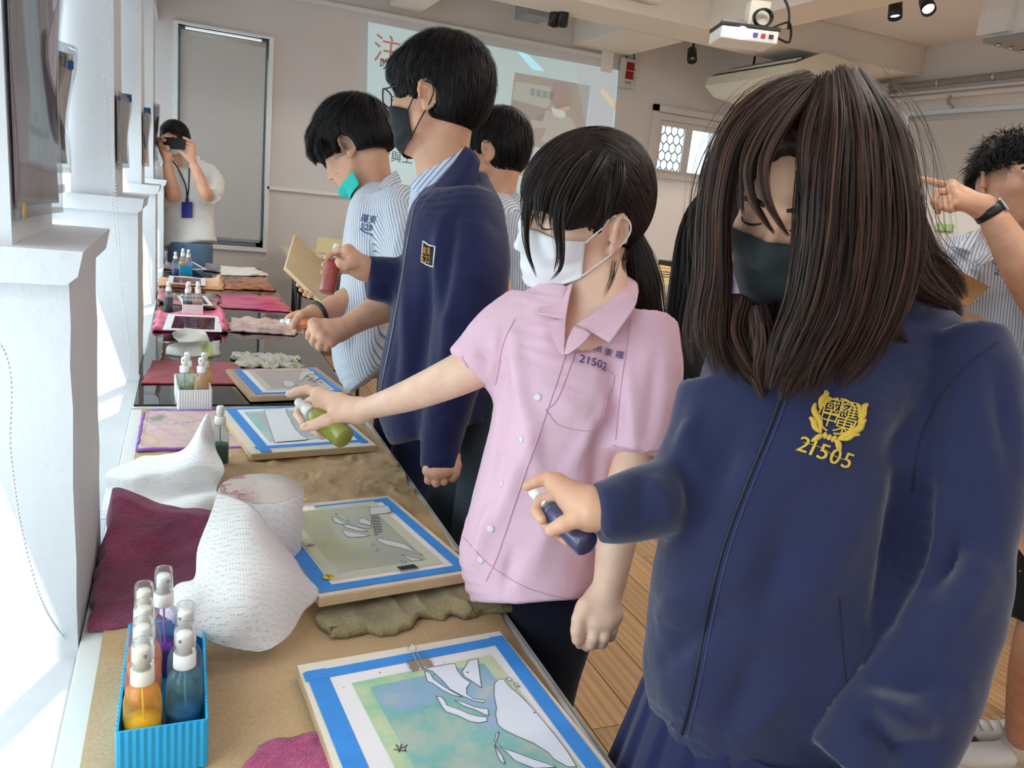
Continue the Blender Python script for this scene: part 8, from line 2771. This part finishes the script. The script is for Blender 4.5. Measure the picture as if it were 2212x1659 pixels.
# the boy pointing, at the right
def pointing_boy():
 D=2.05
 h=Head((2186,392,D),(.20,-.06,.96),(.10,.98,.16),1.0)
 Vh,Qh,Bh=head_skin(h,[(2178,490,D+.03,.056),(2170,545,D+.04,.072)],.0027,True,.004)
 Z=lambda x,y,d:(1450+x/2.903,150+y/2.903,d)
 A=Field(*pbox(1980,375,2260,670,1.78,1.98),.0028)
 A.tube([(at(2255,660,1.95),UP,.048,.048),(at(2215,590,1.87),UP,.046,.046),(at(2175,520,1.845),UP,.039,.038),(at(2138,458,1.85),UP,.029,.027),(at(2122,446,1.85),UP,.029,.024)],.008,4)
 hand(A,(2120,446,1.85),.028,[Z(1755,725,1.86),Z(1760,760,1.83),Z(1775,800,1.815),Z(1800,835,1.81)],[[Z(1690,718,1.875),Z(1625,700,1.885),Z(1565,686,1.895)],[Z(1665,770,1.835),Z(1645,830,1.83),Z(1675,893,1.835)],[Z(1720,815,1.81),Z(1695,860,1.805),Z(1735,880,1.815)],[Z(1765,840,1.80),Z(1735,872,1.80),Z(1755,885,1.81)]],thumb=[Z(1830,850,1.87),Z(1780,860,1.885),Z(1730,850,1.89),Z(1700,840,1.89)])
 Va,Qa=A.mesh()
 Va=relax(Va,Qa,1,.35)
 hip=at(2130,900,D+.10)
 hip[2]=.93
 ck=core(hip,at(2172,520,D+.04),at(2075,560,D+.04),at(2290,580,D+.04),.12,face=(-.1,-1))
 o=body_obj([(Vh,Qh,h.attrs(Vh,lambda P:.5*(np.abs(P[:,0])>.055)*np.clip((P[:,2]+.02)/.03,0,1)*(P[:,1]<.05))),(Va,Qa),ck],'boy in wire glasses and striped shirt pointing with his arm raised',SKIN2)
 face_bits(h,Bh,o,openness=.75,brow_w=.0036,gaze=(-.002,0))
 short_hair(h,o,HBLACK,.3,1500,.030,33,(.0,-.02,.10),.0,puff=-.004,lift=.010,width=.0013,jit=.6,h_=.0045,face_cut=[((0,.104,-.050),(.085,.060,.105)),((0,.0,-.085),(.12,.12,.085))])
 TE=pm('teeth',(236,230,222),.3)
 mk('teeth',*tube_vf([h.L((x,.0845-9*x*x,-.0728))for x in np.linspace(-.014,.014,9)],.0028,6),TE,o)
 W_=pm('wire',(200,190,176),.25,metal=1.0)
 for q in(-1,1):
  mk('glasses_rim',*tube_vf([h.L((q*.034+.024*cos(t),.1055-.008*abs(q*.034+.024*cos(t))/.06,-.003+.020*sin(t)))for t in np.linspace(0,2*pi,25)],.0008,5),W_,o)
  mk('temple',*tube_vf(spline([h.L((q*.058,.098,.004)),h.L((q*.074,.05,.008)),h.L((q*.079,-.01,.012)),h.L((q*.078,-.034,-.006))],16),.0009,5),W_,o)
 mk('glasses_bridge',*tube_vf([h.L((-.010,.108,.002)),h.L((0,.111,.004)),h.L((.010,.108,.002))],.0009,5),W_,o)
 S=Field(*pbox(2020,480,2370,960,D-.2,D+.28,.02),.0085)
 tr=[sec((2128,505),(2236,510),D+.05,.07),sec((2050,528),(2310,540),D+.06,.10),sec((2048,580),(2330,600),D+.06,.12),sec((2078,660),(2300,680),D+.07,.125),sec((2090,760),(2285,780),D+.08,.125),sec((2080,880),(2280,890),D+.09,.125)]
 S.tube(tr,.02,3,2.3)
 S.tube([(at(2090,545,D+.02),RT,.062,.065),(at(2062,600,D-.02),RT,.060,.06),(at(2058,640,D-.05),RT,.058,.058)],.03,3)
 S.tube([(at(2280,560,D),RT,.07,.07),(at(2275,640,1.97),RT,.068,.066),(at(2250,690,1.95),RT,.066,.06)],.03,3)
 S.cone(at(2150,505,D-.06),at(2112,560,D-.09),.052,.012,.006,True)
 sh,V1,Q1,b1_=garment(S,'shirt',STRIPE,o,foldset([],71,.006,8),stripe_attr(tr))
 for r in([[(2120,492,D-.02),(2108,496,D-.03),(2096,508,D-.03)],[(2108,518,D-.05),(2090,522,D-.055),(2072,524,D-.05)],[(2098,548,D-.08),(2086,538,D-.08),(2054,532,D-.06)]],[[(2205,505,D-.02),(2215,512,D-.02),(2225,525,D-.02)],[(2160,530,D-.075),(2168,545,D-.08),(2178,556,D-.075)],[(2102,562,D-.09),(2120,575,D-.092),(2146,552,D-.09)]]):
  A_,n=sheet('collar',[[at(*q)for q in s_]for s_ in r],16,12,None)
  q=sheet_obj('collar',A_,n,STRIPE,sh,.003)
  V=np.vstack([A_.reshape(-1,3)]*2)
  a=q.data.attributes.new('stripe','FLOAT','POINT')
  a.data.foreach_set('value',(V@camdir(.7,-.7,0)).astype(np.float32))
 IN=pm('navy_thread_three',(48,60,120),.7)
 writing_on(b1_,'羅東',.024,(2166,570),radians(-18),IN,sh,'name_thread',.003)
 writing_on(b1_,'231',.022,(2163,590),radians(-18),IN,sh,'number_thread',.003)
 lower(hip,(-.1,-1),NAVYT,o,top=1.02,waist=.14,depth=.11,w=.085,r=.09)
 d=at(2175,520,1.845)-at(2122,446,1.85)
 b=basis(d,FW)
 c=at(2137,459,1.85)
 wt=mk('watch_strap',*lathe_vf([(.0305,-.011),(.0330,-.010),(.0330,.010),(.0305,.011)],28,c,b),M['black'],o)
 k=-FW*.6+RT*.62+UP*.55
 k=k-b[2]*(k@b[2])
 k/=np.linalg.norm(k)
 V,F=obox_vf(c+k*.034,np.array([np.cross(b[2],k),b[2],k]),(.016,.018,.005),.004)
 mk('watch_case',V,F,M['steel'],wt,smooth=False)
 P=np.array([at(2060,580,1.93),at(2136,622,1.90),at(2086,664,1.88),at(2010,620,1.91)])
 nn=np.cross(P[1]-P[0],P[3]-P[0])
 nn/=np.linalg.norm(nn)
 t=mk('clipboard',np.vstack([P,P-nn*.004]),[(0,1,2,3),(7,6,5,4),(0,4,5,1),(1,5,6,2),(2,6,7,3),(3,7,4,0)],pm('hardboard',(150,106,62),.6,var=.05),None,smooth=False)
 tag(t,'brown hardboard clipboard in front of the pointing boy','clipboard')
pointing_boy()
# a person at the right edge: bare arm, black shorts, sock and white shoe
def edge_person():
 D=1.86
 hip=at(2330,1180,D)
 hip[2]=.78
 fl=onz(2190,1668,.0)
 A=Field(*bounds(at(2195,700,D),at(2330,1220,D),m=.08),.0042)
 A.tube([(at(2300,760,D),RT,.050,.05),(at(2262,900,D-.04),RT,.044,.044),(at(2238,1010,D-.08),RT,.040,.040),(at(2222,1110,D-.1),RT,.033,.033),(at(2216,1165,D-.12),RT,.028,.027)],.01,4)
 hand(A,(2216,1165,D-.12),.028,[(2200,1188,D-.12),(2208,1196,D-.13),(2218,1198,D-.13),(2228,1194,D-.12)],[[(2196,1206,D-.12),(2196,1222,D-.12),(2200,1234,D-.11)],[(2206,1214,D-.13),(2206,1230,D-.13),(2209,1240,D-.12)],[(2218,1216,D-.13),(2219,1230,D-.13),(2220,1240,D-.12)],[(2229,1210,D-.12),(2230,1222,D-.12),(2230,1232,D-.11)]],thumb=[(2200,1172,D-.13),(2192,1186,D-.14),(2189,1200,D-.14),(2190,1212,D-.14)])
 Va,Qa=A.mesh()
 an=np.array([fl[0]+.02,fl[1]+.02,.09])
 L_=Field(*bounds(an,at(2290,1300,D),m=.12),.006)
 kn=at(2252,1390,D-.04)
 L_.tube([(at(2310,1250,D),RT,.075,.075),(kn,RT,.058,.058),(kn*.55+an*.45,RT,.054,.056),(an,RT,.036,.038)],.01,4)
 sh2=onz(2135,1600,.0)
 an2=np.array([sh2[0]+.16,sh2[1]+.02,.09])
 kn2=np.array([an2[0]+.05,an2[1]+.0,.44])
 M2=Field(*bounds(an2,kn2,hip,m=.12),.007)
 M2.tube([(hip+np.array([.04,.10,-.1]),RT,.075,.075),(kn2,RT,.056,.056),(kn2*.55+an2*.45,RT,.052,.054),(an2,RT,.036,.038)],.01,4)
 top=at(2340,520,D)
 H2=Head((2345,400,D),(-.9,-.1,.2),(.05,.98,.16),.98)
 Vh,Qh,Bh=head_skin(H2,[(2345,510,D,.052),(2345,570,D,.066)],.004)
 ck=core(hip,at(2345,540,D),at(2310,720,D),at(2420,720,D),.11,face=(-1,.1),legs=False)
 o=body_obj([(Vh,Qh,H2.attrs(Vh)),(Va,Qa),L_.mesh(),M2.mesh(),ck],'person at the frame edge in black shorts, white sock and white shoe',SKIN2)
 short_hair(H2,o,HBLACK,.5,500,.05,43,h_=.006)
 S=Field(*bounds(at(2230,640,D),at(2480,1120,D),m=.2),.012)
 S.tube([sec((2310,610),(2385,610),D,.06),sec((2285,680),(2425,680),D,.10),sec((2285,850),(2410,850),D,.11),sec((2275,1060),(2410,1070),D,.12)],.02,3)
 garment(S,'shirt',PINK,o,foldset([],81,.005,8))
 K=Field(*bounds(at(2150,1060,D),at(2440,1400,D),m=.16),.010)
 K.tube([(at(2345,1070,D),RT,.085,.10),(at(2320,1180,D),RT,.125,.12),(at(2290,1300,D),RT,.128,.12),(at(2278,1345,D),camdir(.93,-.36,0),.126,.12)],.02,3)
 garment(K,'shorts',BLACKC,o,foldset([],83,.006,8))
 F_=np.array([-.95,.3,0])
 F_/=np.linalg.norm(F_)
 u=onz(2172,1650,.0)
 s1=shoe_at(an*np.array([1,1,0])+F_*.06,F_,SHOE,o)
 f2=np.array([-.90,.43,0])
 f2/=np.linalg.norm(f2)
 GY=pm('grey_suede',(176,176,176),.8)
 c2=onz(2150,1592,.02)*np.array([1,1,0])
 s2=shoe_at(c2,f2,SHOE,o,sc=1.0)
 for k in range(4):
  p=c2+f2*(.06-.028*k)
  s_=np.array([f2[1],-f2[0],0])
  mk('lace',*tube_vf([p+s_*.028+np.array([0,0,.056+.006*k]),p+np.array([0,0,.066+.007*k]),p-s_*.028+np.array([0,0,.056+.006*k])],.003,6),SOCK,s2)
 for a,l,s_ in((an,.11,o),(an2,.10,o)):
  mk('sock',*lathe_vf([(.044,-.06),(.043,.0),(.0435,.055),(.0425,.075),(.040,.076),(.040,-.06)],24,a,basis((.02,.0,1.0))),SOCK,o)
edge_person()
b_=at(2209,890,2.4)
P_=at(2215,905,2.6)
side_table('pale work table under the wide blind with a red cloth',2.75,3.9,1.35,3.3,.75,'side_work_table')
cloth('cloth','crimson cloth on the side work table',[(2.78,1.62),(3.1,1.62),(3.1,2.3),(2.78,2.3)],clothmat('crimson_cloth',[(160,40,60),(190,60,80)],12,.4),40,40,.004,.02,8,(.012,.1,.7),.01,61,.7505)
bottle('amber spray bottle on the side work table',(2.83,1.44,.7505),(214,150,30),.7,(246,226,180),False)
